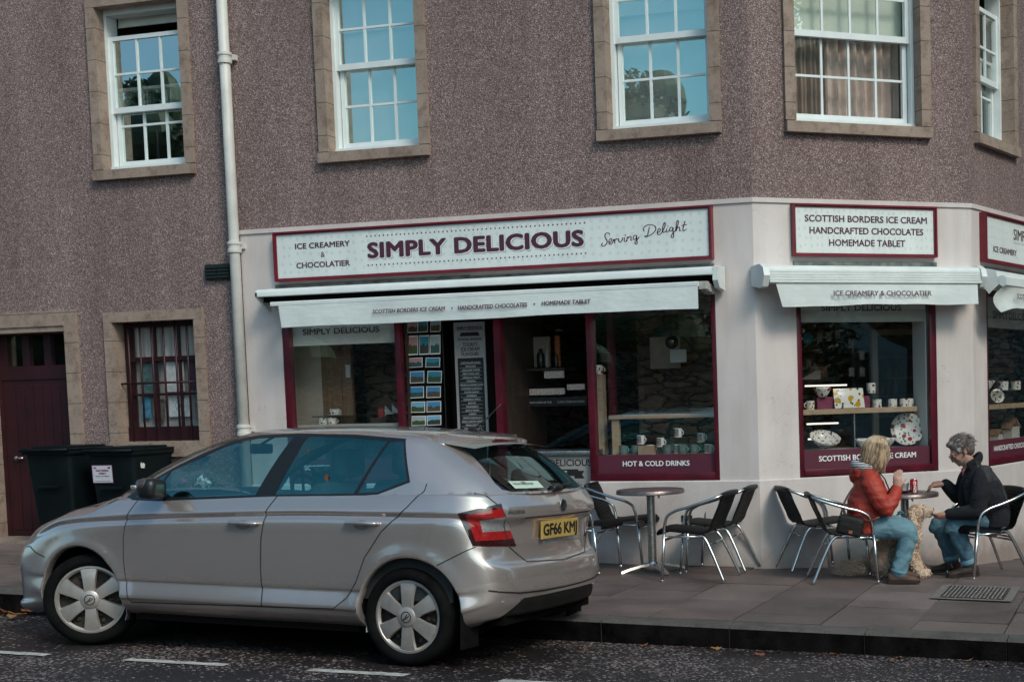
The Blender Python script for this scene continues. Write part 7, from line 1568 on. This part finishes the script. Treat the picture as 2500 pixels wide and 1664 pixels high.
# striped lining of the hood
mS, tS, pS = newmat('navy_white_stripes'); wv = tS.nodes.new('ShaderNodeTexWave'); wv.inputs['Scale'].default_value = 24; wv.bands_direction = 'Z'; wv.inputs['Distortion'].default_value = .6; tS.links.new(coords(tS), wv.inputs[0]); tS.links.new(ramp(tS, wv.outputs['Fac'], [(.48, (.008, .010, .02)), (.54, (.62, .64, .66))]), pS.inputs['Base Color']); pS.inputs['Roughness'].default_value = .9
mb = MB(); limb(mb, [(.055, -.088, .935), (-.01, -.086, .945), (-.055, -.05, .955), (-.068, 0, .96), (-.055, .05, .955), (-.0, .086, .945)], [.026, .034, .037, .038, .037, .030], 12, ((0, 0, 1), 1.12)); grow('hood_lining', mb, [mS], jk, .006, 3)
mb = MB()
for s in (1, -1):
    limb(mb, [(-.01, .095*s, .455), (.12, .11*s, .452), (.26, .118*s, .440), (.355, .12*s, .405), (.385, .121*s, .365)], [.105, .097, .086, .073, .055], 16); limb(mb, [(.36, .12*s, .395), (.345, .124*s, .33), (.31, .130*s, .21), (.275, .138*s, .10)], [.072, .072, .067, .066], 16)
grow('jeans', mb, DENIM, wm, .0075, 3, None, lambda x, y, z: .0035*math.sin(60*z+14*x+3*math.sin(30*x))*(1 if z < .36 else .35))
mb = MB()
for s in (1, -1): mb.lathe([(.064, 0), (.0675, .003), (.067, .024), (.064, .026)], (.270, .139*s, .086), (.25, 0, 1), 20, cap=False)
obj('jeans_hem', mb, pm('pale_hem', (.12, .25, .30), .9, var=(60, .3)), wm, smooth=True, local=True)
for s in (1, -1):
    mb = MB(); shoe(mb, (.185, .145*s, .006), -.06*s, .25); sh_ = obj('shoe', mb, LEATHER, wm, smooth=True, local=True); mb = MB(); soles(mb, (.185, .145*s, .002), -.06*s, .25); obj('sole', mb, SOLE, sh_, local=True)
# bobbed hair
HAIR_W = m_fur('blonde_hair', [(.3, (.20, .125, .075)), (.48, (.40, .29, .19)), (.66, (.72, .60, .46))], 55, (1, 1, .25))
mb = MB(); e = lambda c, r: mb.ell(HW @ Vector(c), r, 18, 12, rot=HW.to_3x3())
e((-.018, 0, .042), (.106, .088, .094)); e((-.045, 0, -.015), (.078, .088, .085)); e((-.045, .0, -.06), (.060, .085, .055))
for s in (1, -1): e((.010, .076*s, -.03), (.045, .024, .085)); e((.035, .070*s, -.075), (.024, .018, .06))
g = np.random.default_rng(4); rts = []
for k in range(620):
    ph = g.uniform(-2.9, 2.9); top_ = Vector((.0+g.normal()*.02, g.normal()*.018, .135)); 
    if abs(ph) < .62: continue
    a = Vector((math.cos(ph)*.10-.018, math.sin(ph)*.087, .055)); lo = -.075+g.normal()*.03-(.035 if abs(ph) < 1.5 else 0); r = g.uniform(.96, 1.1); b = Vector((math.cos(ph)*.088*r-.028+.012*g.normal(), math.sin(ph)*.092*r, lo)); m_ = Vector((math.cos(ph)*.106-.022, math.sin(ph)*.097, -.01))
    rts.append([HW @ top_, HW @ (a*1.03), HW @ (m_*1.03), HW @ (b+Vector((.01*g.normal(), .006*g.normal(), -.01)))])
for k in range(26): s = -1; rts.append([HW @ Vector((.03, .0, .13)), HW @ Vector((.075, .06*s, .06)), HW @ Vector((.062+.01*g.normal(), .083*s, -.03)), HW @ Vector((.055+.02*g.normal(), .080*s+.008*g.normal(), -.13-.04*g.random()))])
hr = grow('hair', mb, HAIR_W, wm, .006, 3); mb = MB(); strands(mb, rts, 5, .0042, 3); obj('hair_strands', mb, HAIR_W, hr, smooth=True, local=True, recalc=False)
# handbag on the chair, its strap over her back
hb = thing('handbag', 'small black shoulder bag with tan tab resting on the woman\'s chair seat', 'bag', mat=Matrix.Translation((-2.335, -.865, .372)) @ Matrix.Rotation(math.radians(8), 4, 'Z') @ Matrix.Rotation(math.radians(14), 4, 'Y'))
BLK = m_cloth('black_bag_cloth', (.003, .003, .0035), (.007, .007, .008), 10, 300, .3, .7, .3)
mb = MB(); mb.box(-.105, .105, -.05, .05, 0, .155, bev=.025); obj('bag_body', mb, BLK, hb, autosmooth=60, local=True); mb = MB(); mb.box(-.108, .108, -.053, .053, .112, .118, bev=.002); obj('bag_seam', mb, MT['black'], hb, local=True); mb = MB(); mb.box(.0, .03, -.054, -.05, .02, .045); obj('tan_tab', mb, pm('tan_leather', (.30, .10, .05), .6), hb, local=True)
mb = MB(); St = [(-.095, .0, .15), (-.088, .05, .25), (-.055, .10, .36), (.01, .16, .47)]; mb.tube(arc_pts(St), .008, 8, squash=(1, .4)); St2 = [(.10, 0, .135), (.16, .0, .165)]; mb.tube(St2, .006, 8); obj('strap', mb, pm('brown_strap', (.07, .03, .025), .7), hb, smooth=True, local=True)
mb = MB(); mb.tube([(.135, -.01, .142), (.20, -.012, .19), (.225, -.012, .205)], [.010, .016, .015], 8, squash=(1, .5)); obj('leather_strap_end', mb, pm('tan_strap', (.26, .12, .06), .6), hb, smooth=True, local=True); mb = MB(); mb.tube([(.215, -.012, .20), (.29, -.008, .245)], .021, 10, squash=(1, .5)); obj('strap_pad', mb, BLK, hb, smooth=True, local=True)
# ---- the man
mn_ = thing('person', 'grey haired man in black fleece and jeans bending to feed a dog', 'person', mat=Matrix.Translation((-1.30, .05, -.05)) @ Matrix.Rotation(math.radians(205), 4, 'Z'))
HM = Matrix.Translation((.245, .0, 1.045)) @ Matrix.Rotation(math.radians(-6), 4, 'Z') @ Matrix.Rotation(math.radians(30), 4, 'Y')
mb = MB(); head_parts(mb, HM, True); limb(mb, [(.135, 0, .86), (.175, 0, .93), (.215, 0, .99)], [.066, .060, .060])
limb(mb, [(0, 0, .44), (.015, 0, .6), (.07, 0, .76), (.125, 0, .86)], [.13, .125, .125, .07], 14, ((0, 1, 0), 1.35))
for s, el, wr in ((1, (.19, .225, .555), (.405, .11, .53)), (-1, (.215, -.235, .655), (.350, -.175, .765))): limb(mb, [(.12, .18*s, .84), el], [.05, .04]); limb(mb, [el, wr], [.04, .029])
for s, kn, an in ((1, (.345, .06, .45), (.215, .085, .10)), (-1, (.40, -.20, .43), (.275, -.205, .10))): limb(mb, [(0, .1*s, .46), kn], [.08, .055]); limb(mb, [kn, an, (an[0], an[1], .06)], [.052, .035, .035])
hand(mb, (.398, .113, .525), (1, -.42, -.14), (.1, .55, -.85), 1.08, .75, .1, -1); hand(mb, (.350, -.175, .765), (1, -.25, -.10), (.15, .1, 1), 1.05, 1.0, .06, 1)
HMI = HM.inverted()
def jaw(x, y, z):
    q = HMI @ Vector((x, y, z)); return 1 if q.x > -.01 and q.z < -.045 and abs(q.y) < .075 and q.x < .10 and q.z > -.125 else 0
mbd = grow('body', mb, [SKIN_M, pm('grey_stubble', (.33, .20, .155), .7, var=(120, .3), col2=(.40, .27, .22))], mn_, .0065, 4, jaw); eyes(HM, mbd); glasses(HM, mbd, MT['black'])
mb = MB(); limb(mb, [(.02, 0, .40), (.0, 0, .48), (.015, 0, .60), (.07, 0, .735), (.12, 0, .84), (.145, 0, .895)], [.150, .160, .160, .155, .125, .075], 20, ((0, 1, 0), 1.40))
limb(mb, [(.10, .10, .47), (.16, .10, .60), (.17, .06, .75)], [.07, .075, .08]); limb(mb, [(.10, -.10, .47), (.17, -.10, .60), (.17, -.06, .75)], [.07, .075, .08])
for s, el, wr in ((1, (.19, .232, .558), (.395, .118, .533)), (-1, (.215, -.24, .655), (.332, -.178, .760))):
    limb(mb, [(.10, .15*s, .86), (.13, .205*s, .79), (.165, .235*s, .67), el], [.075, .088, .080, .070], 14); m_ = tuple((a+b)/2 for a, b in zip(el, wr)); limb(mb, [el, (m_[0], m_[1], m_[2]-.005), wr], [.070, .058, .046], 14)
limb(mb, [(.20, .062, .925), (.135, .072, .955), (.09, .03, .99), (.085, -.03, .99), (.13, -.072, .955), (.20, -.062, .925)], [.022, .024, .026, .026, .024, .022], 10, ((0, 0, 1), 1.8))
fj = grow('fleece', mb, [FLEECE, YOKE], mn_, .0075, 3, lambda x, y, z: 1 if (z > .80 and x < .11+ (z-.80)*.25 and z < .965) or (x < -.06 and z > .60 and abs(y) < .17) else 0, lambda x, y, z: .004*math.sin(40*z+12*x+4*math.sin(15*y))*(.5+.5*math.sin(13*y+6*z)), .415)
mb = MB(); mb.tube([(.225, .03, .90), (.235, .015, .87), (.235, 0, .84)], .012, 8, squash=(1, .5)); mb.tube([(.225, -.03, .90), (.237, -.012, .87)], .012, 8, squash=(1, .5)); obj('pink_shirt_collar', mb, pm('pink_shirt', (.50, .16, .18), .8), fj, smooth=True, local=True)
mb = MB()
for kn, an, s in (((.345, .06, .445), (.222, .085, .13), 1), ((.40, -.20, .425), (.282, -.204, .135), -1)):
    limb(mb, [(-.01, .10*s, .45), (kn[0]*.5, (kn[1]+.1*s)/2, .462), (kn[0]-.03, kn[1], kn[2]+.0), (kn[0]+.02, kn[1], kn[2]-.035)], [.108, .095, .080, .060], 16); limb(mb, [(kn[0]-.01, kn[1], kn[2]-.01), ((kn[0]*.6+an[0]*.4), kn[1]*.6+an[1]*.4, .33), an], [.079, .074, .068], 16)
grow('jeans', mb, DENIM2, mn_, .0075, 3, None, lambda x, y, z: .004*math.sin(55*z+14*y+3*math.sin(30*x))*(1 if z < .40 else .4))
mb = MB()
for an in ((.218, .085, .105), (.278, -.204, .110)): mb.lathe([(.062, 0), (.071, .0), (.074, .012), (.073, .036), (.066, .042)], an, (.30, 0, 1), 22, cap=False)
obj('turn_up', mb, pm('pale_turn_up', (.15, .29, .36), .9, var=(60, .3)), mn_, smooth=True, local=True)
for y, x, yw in ((.085, .145, .10), (-.205, .205, -.12)):
    mb = MB(); shoe(mb, (x, y, .006), yw, .275); limb(mb, [(x+.055, y, .07), (x+.06, y, .125)], [.043, .045], 12); sh_ = obj('boot', mb, DKLEATHER, mn_, smooth=True, local=True); mb = MB(); soles(mb, (x, y, .002), yw, .275); obj('sole', mb, SOLE, sh_, local=True)
HAIR_M = m_fur('grey_hair', [(.3, (.060, .042, .038)), (.5, (.15, .115, .108)), (.7, (.34, .32, .32))], 60, (1, 1, .4))
mb = MB(); e = lambda c, r: mb.ell(HM @ Vector(c), r, 18, 12, rot=HM.to_3x3())
e((-.022, 0, .052), (.100, .083, .084)); e((-.055, 0, .0), (.062, .078, .078)); e((.045, 0, .098), (.045, .055, .028))
for s in (1, -1): e((.022, .066*s, .028), (.026, .016, .030))
hr = grow('hair', mb, [HAIR_M, pm('silver_sideburn', (.30, .285, .285), .7, var=(60, .3))], mn_, .006, 3, lambda x, y, z: (lambda q: 1 if abs(q.y) > .058 and .0 < q.z < .045 and -.02 < q.x < .035 else 0)(HMI @ Vector((x, y, z)))); g = np.random.default_rng(6); rts = []
for k in range(420):
    d = g.normal(size=3); d /= np.linalg.norm(d)
    if d[2] < -.35 and d[0] > -.3: continue
    if d[0] > .55 and d[2] < .45: continue
    p = Vector((-.022+d[0]*.100, d[1]*.083, .050+d[2]*.084)); t = Vector((-.9+g.normal()*.5, d[1]*.5+g.normal()*.3, -.35+g.normal()*.35+(.5 if d[0] > .4 else 0))); nrm3 = Vector(d); t = (t-nrm3*t.dot(nrm3)*.8).normalized(); L = .035+.02*g.random()
    rts.append([HM @ p, HM @ (p+t*L*.5+nrm3*.010), HM @ (p+t*L+nrm3*(.004+.010*g.random()))])
mb = MB(); strands(mb, rts, 4, .0032, 8); obj('hair_strands', mb, HAIR_M, hr, smooth=True, local=True, recalc=False)
# things they hold, things on the table
tub = thing('ice_cream_tub', 'white paper tub with green mark held out to the dog in the man\'s hand', 'tub', mat=mn_.matrix_world @ Matrix.Translation((.535, .022, .535)) @ Matrix.Rotation(.65, 4, 'Y') @ Matrix.Rotation(.1, 4, 'X'))
mb = MB(); mb.lathe([(.001, -.03), (.028, -.03), (.037, .030), (.0385, .031), (.0385, .035), (.0365, .034), (.030, -.024), (.001, -.024)], n=28, cap=False); obj('tub_wall', mb, pm('white_card_tub', (.72, .75, .76), .5), tub, autosmooth=50, local=True)
mb = MB(); f = lambda u, v, w: Vector((.0345*math.cos(u/.0345+1.9), .0345*math.sin(u/.0345+1.9), w)); mb.add([f(u, 0, w) for u, w in ((-.012, .016), (-.003, -.002), (.014, .018), (.004, .008))], [(0, 1, 2, 3)]); obj('green_tick', mb, pm('leaf_green_print', (.12, .38, .08), .5), tub, local=True, recalc=False)
spn = thing('wooden_spoon', 'small pale wooden ice cream spoon in the man\'s raised hand', 'spoon', mat=mn_.matrix_world @ Matrix.Translation((.462, -.20, .728)))
mb = MB(); mb.tube([(-.03, .01, .025), (.02, -.0, -.002), (.055, -.012, -.030), (.070, -.016, -.040)], [.0045, .0045, .006, .003], 8, squash=(1, .5)); obj('spoon_blade', mb, pm('pale_birch', (.55, .52, .47), .6), spn, smooth=True, local=True)
def on_table(x, y): return (x, y, ground_z(-2.03, .06)+.682)
cn = thing('drink_can', 'red drink can with white script on the table between the two people', 'can', mat=Matrix.Translation(on_table(-1.935, -.02)))
mb = MB(); mb.lathe([(.001, .004), (.024, .004), (.026, 0), (.033, .010), (.033, .108), (.0265, .119), (.0275, .122), (.024, .120), (.001, .117)], n=32, cap=False); obj('can_shell', mb, pm('red_can', (.40, .012, .014), .22, .3), cn, autosmooth=40, local=True)
mb = MB(); mb.lathe([(.0266, .1195), (.0277, .122), (.024, .1203), (.001, .1172)], n=32, cap=False); mb.lathe([(.0262, .0), (.0335, .0098), (.0334, .006)], n=32, cap=False); obj('can_rim', mb, MT['chrome'], cn, autosmooth=40, local=True)
f = lambda u, w: Vector((.0334*math.sin(u/.0334), -.0334*math.cos(u/.0334), w)); mb = MB()
V_ = lambda P_: [(.012+b*1.0, .058+a) for a, b in P_]      # the script runs up the can
for P_ in ([(-.034, -.004), (-.044, -.008), (-.044, .006), (-.030, .008), (-.022, .000)], [(-.022, .002), (-.028, -.006), (-.018, -.008), (-.017, .004), (-.022, .002)], [(-.008, -.006), (-.014, .000), (-.006, .004), (.000, -.006)], [(.004, .004), (-.002, .000), (.004, -.006), (.008, .004), (.010, -.004)], [(.014, .001), (.018, .001)], [(.034, -.006), (.022, -.008), (.022, .006), (.034, .008), (.038, .0)], [(.036, .002), (.033, -.006), (.042, -.006), (.041, .004), (.036, .002)], [(-.046, .012), (-.02, .015), (.01, .011), (.044, .014)]):
    stroke(mb, V_(P_), f, .0042)
put_text(mb, 'ORIGINAL TASTE', lambda u, v, w: f(-.012-w*.0-.004+.0, .04+u) if False else f(-.020+w, .030+u), 0, .035, 0, .005, 0)
obj('white_script', mb, MT['white'], cn, local=True, recalc=False)
cpx = thing('ice_cream_tub', 'white paper tub with green mark on the table behind the woman\'s hands', 'tub', mat=Matrix.Translation(on_table(-2.02, .03)) @ Matrix.Translation((0, 0, .022)))
mb = MB(); mb.lathe([(.001, 0), (.029, 0), (.038, .060), (.0395, .061), (.0395, .065), (.037, .064), (.030, .006), (.001, .006)], n=28, cap=False); obj('tub_wall', mb, pm('white_card_tub_upright', (.72, .75, .76), .5), cpx, autosmooth=50, local=True); mb = MB(); f2 = lambda u, w: Vector((.0352*math.sin(u/.035), -.0352*math.cos(u/.035), w)); mb.add([f2(u, w) for u, w in ((.0, .046), (.008, .024), (.022, .050), (.010, .036))], [(0, 1, 2, 3)]); obj('green_tick', mb, pm('leaf_green_print_upright', (.12, .38, .08), .5), cpx, local=True, recalc=False)
mb = MB(); mb.lathe([(.025, 0), (.055, .010), (.072, .022), (.070, .024), (.03, .006), (.001, .004)], (-2.02, .03, on_table(0, 0)[2]+.0), (0, 0, 1), 28, cap=False); solo('saucer', mb, pm('dark_red_saucer', (.16, .025, .025), .4), 'dark red saucer under the white tub on the table', 'saucer', smooth=True)
# ---- the dog
DOGM = Matrix.Translation((-2.0, -.26, -.036)); dg_ = thing('dog', 'curly cream coloured dog sitting under the table and licking the tub', 'dog', mat=DOGM)
FUR = m_fur('curly_cream_fur', [(.25, (.36, .22, .15)), (.5, (.60, .44, .33)), (.75, (.78, .65, .54))], 38)
mb = MB()
limb(mb, [(-.20, 0, .12), (-.13, 0, .20), (-.02, 0, .275), (.065, 0, .325), (.085, 0, .40), (.10, 0, .47), (.125, 0, .525)], [.105, .120, .112, .098, .072, .066, .068], 16, ((0, 1, 0), .92))
mb.ell((.135, 0, .535), (.080, .066, .064), 16, 10); limb(mb, [(.165, 0, .535), (.215, 0, .545), (.245, 0, .552)], [.044, .034, .027], 12); limb(mb, [(.165, 0, .515), (.22, 0, .512)], [.032, .022], 10)
for s in (1, -1):
    mb.ell((-.125, .075*s, .105), (.115, .060, .120), 16, 10); limb(mb, [(-.10, .09*s, .045), (-.02, .10*s, .030), (.03, .10*s, .028)], [.040, .033, .030], 10); limb(mb, [(.065, .055*s, .28), (.085, .06*s, .18), (.125, .062*s, .09), (.150, .064*s, .035), (.195, .065*s, .026)], [.052, .043, .037, .036, .030], 12)
    limb(mb, [(.105, .055*s, .565), (.100, .078*s, .52), (.115, .082*s, .44), (.125, .078*s, .415)], [.022, .028, .030, .022], 10)
limb(mb, [(-.27, 0, .05), (-.36, -.01, .065), (-.46, -.02, .055), (-.54, -.02, .035)], [.032, .050, .058, .030], 12)
dgb = grow('body', mb, FUR, dg_, .008, 3, None, lambda x, y, z: .006*math.sin(95*x+3*math.sin(70*z))*math.sin(90*z+3*math.sin(60*y))*(0 if x > .17 and z > .45 else 1))
g = np.random.default_rng(12); mb = MB(); me_ = dgb.data; pls = me_.polygons; rts = []
idx = g.choice(len(pls), 5200)
for i in idx:
    p = pls[i]; c = Vector(p.center); n_ = Vector(p.normal)
    if c.x > .20 and c.z > .45: continue
    tail = c.x < -.28; t = Vector((-.5 if not tail else -1, g.normal()*.5, -.9 if not tail else -.15)); t = (t-n_*t.dot(n_)*.7+Vector(g.normal(size=3))*.45).normalized(); L = (.016 if not tail else .040)*(.7+.6*g.random()); sd = Vector(g.normal(size=3))*.35
    rts.append([c-n_*.002, c+n_*L*.45+t*L*.4, c+n_*L*.42+(t+sd)*L*.95])
strands(mb, rts, 2, .0036, 9); obj('fur_curls', mb, FUR, dgb, smooth=True, local=True, recalc=False)
mb = MB(); mb.ell((.258, 0, .560), (.014, .015, .012), 10, 8); obj('nose', mb, MT['black'], dgb, smooth=True, local=True)
for s in (1, -1): mb = MB(); mb.ell((.178, .036*s, .566), (.009, .007, .009), 10, 8); obj('eye', mb, MT['black'], dgb, smooth=True, local=True)
TEAL = pm('teal_webbing', (.03, .17, .20), .7, var=(60, .2)); mb = MB(); mb.tube([(.03+.078*math.cos(a)*.8, .086*math.sin(a), .385+.03*math.cos(a)) for a in [6.2832*k/20 for k in range(20)]], .008, 8, closed=True); obj('collar', mb, TEAL, dg_, smooth=True, local=True)
ld = thing('dog_lead', 'teal dog lead hanging in a loop beside the dog', 'lead', mat=DOGM); mb = MB(); mb.tube(arc_pts([(.02, -.085, .37), (-.03, -.14, .30), (-.085, -.15, .22), (-.08, -.15, .13), (-.04, -.15, .10), (.02, -.15, .13)]), .007, 8, squash=(1, .5)); obj('lead_webbing', mb, TEAL, ld, smooth=True, local=True); mb = MB(); mb.tube(arc_pts([(-.04, .02, .53), (-.01, .02, .54), (.01, .02, .525), (-.02, .02, .52), (-.05, .03, .51)]), .008, 8); obj('lead_handle', mb, TEAL, ld, smooth=True, local=True)
# ------------------------------------------------------------------ across the street (seen only as reflections)
mb = MB(); xs = [-60+1.5*k for k in range(60)]
for x0, x1 in zip(xs[:-1], xs[1:]):
    h = 3.75+.12*math.sin(x0*.4); mb.add([(x0, -25, -.5), (x1, -25, -.5), (x1, -25, h), (x0, -25, h), (x0, -25.5, h), (x1, -25.5, h), (x1, -25.5, -.5), (x0, -25.5, -.5)], [(0, 1, 2, 3), (3, 2, 5, 4), (4, 5, 6, 7)])
solo('rubble_wall', mb, MT['rubble'], 'tall rubble stone wall across the street, seen reflected in the shop windows', 'wall', recalc=False)
bst = thing('stone_house', 'stone house across the side street, seen reflected in the side window', 'house', (7.5, 9, -.6)); mb = MB(); mb.box(5.2, 12, 2.5, 22, -.8, 6.5); obj('wall', mb, MT['rubble'], bst); mb = MB(); mb.prism([(5.0, 6.5), (8.6, 9.4), (12.2, 6.5)], lambda a, b, d: Vector((a, d, b)), 2.3, 22.2); obj('roof', mb, pm('far_slate', (.05, .05, .055), .8), bst)
ter = thing('terrace_house', 'pale rendered house far along the road to the right, seen reflected in the corner window', 'house', (26, -10, -.8)); mb = MB(); mb.box(24, 30, -30, 6, -1.2, 7.5); obj('wall', mb, pm('pale_far_render', (.42, .40, .37), .9, var=(1, .2)), ter)
for k in range(9):
    mb = MB(); mb.box(23.93, 24.02, -28+3.7*k, -26.9+3.7*k, .8, 2.6); mb.box(23.93, 24.02, -28+3.7*k, -26.9+3.7*k, 4.0, 5.8); obj('window', mb, MT['dark'], ter)
mb = MB(); mb.prism([(23.6, 7.5), (27, 10), (30.4, 7.5)], lambda a, b, d: Vector((a, d, b)), -30.3, 6.3); obj('roof', mb, pm('far_house_slate', (.05, .05, .055), .8), ter)
FOL = [m_foliage('tree_leaves_dark', (.018, .032, .014), (.05, .075, .03)), m_foliage('tree_leaves_mid', (.035, .055, .02), (.08, .10, .04))]
BARK = pm('bark', (.07, .055, .045), .9, var=(6, .3))
def tree(x, y, h, cr, label, seed, squash=1.2, m=0, n=4200, core=0):
    z = road_z(x, y); t = thing('tree', label, 'tree', (x, y, z), 0, 'trees across the street'); g = np.random.default_rng(seed)
    mb = MB(); mb.tube([(x, y, z-.2), (x+.05, y, z+h*.3), (x, y+.05, z+h*.62), (x+.04, y, z+h*.9)], [.24*h/9, .18*h/9, .10*h/9, .03], 10)
    for k in range(6): a = k*1.05+seed; zz = z+h*(.35+.08*k); mb.tube([(x, y, zz), (x+cr*.5*math.cos(a), y+cr*.5*math.sin(a), zz+h*.08), (x+cr*.8*math.cos(a), y+cr*.8*math.sin(a), zz+h*.18)], [.07, .05, .02], 7)
    obj('trunk', mb, BARK, t, smooth=True); mb = MB()
    if core:
        for k in range(14): a = k*2.4; zz = .30+.05*k; rad = cr*math.sqrt(max(.05, 1-((zz-.55)/.48)**2)); mb.ell((x+rad*.35*math.cos(a), y+rad*.35*math.sin(a), z+h*zz), (rad*.6, rad*.6, h*.085), 12, 8)
    for k in range(16):
        zz = g.uniform(.35, .98); rad = cr*math.sqrt(max(.05, 1-((zz-.55)/.48)**2)); a = g.uniform(0, 6.28); rr = rad*g.uniform(.2, .75); leafball(mb, (x+rr*math.cos(a), y+rr*math.sin(a), z+h*zz), cr*.36, n//16, .105, seed*50+k, .85)
    obj('crown', mb, FOL[m], t, recalc=False)
for i, (x, y, h, c, m, lab) in enumerate(((-25.5, -20.5, 9.6, 1.5, 0, 'narrow pointed tree reflected in the open upper left window'), (-22.5, -21, 7.6, 2.2, 0, 'round dark tree right of the pointed tree across the street'), (-29, -21, 7.4, 2.4, 1, 'bushy tree left of the pointed tree across the street'), (-11.8, -21, 8.9, 1.9, 1, 'green tree reflected in the third upper window'), (-14.5, -22, 7.0, 1.6, 0, 'small dark tree beside the green tree across the street'),
                                         (11.0, -4.6, 12, 3.0, 0, 'broad tree on the corner across the side street'), (15, -6.5, 13, 3.4, 1, 'tall tree behind the corner tree'), (13.5, -2.2, 12, 3.0, 0, 'dark tree nearest the side street'))):
    tree(x, y, h, c, lab, i+3, m=m, core=1)
mb = MB(); g = np.random.default_rng(9)
for k in range(60): leafball(mb, (7.5+k*.22, -6.0-.10*k+g.normal()*.3, 1.0+g.random()*2.4), .9, 90, .11, 300+k, .8)
solo('hedge', mb, FOL[1], 'leafy green hedge beyond the side street, seen reflected in the corner window', 'hedge', recalc=False)
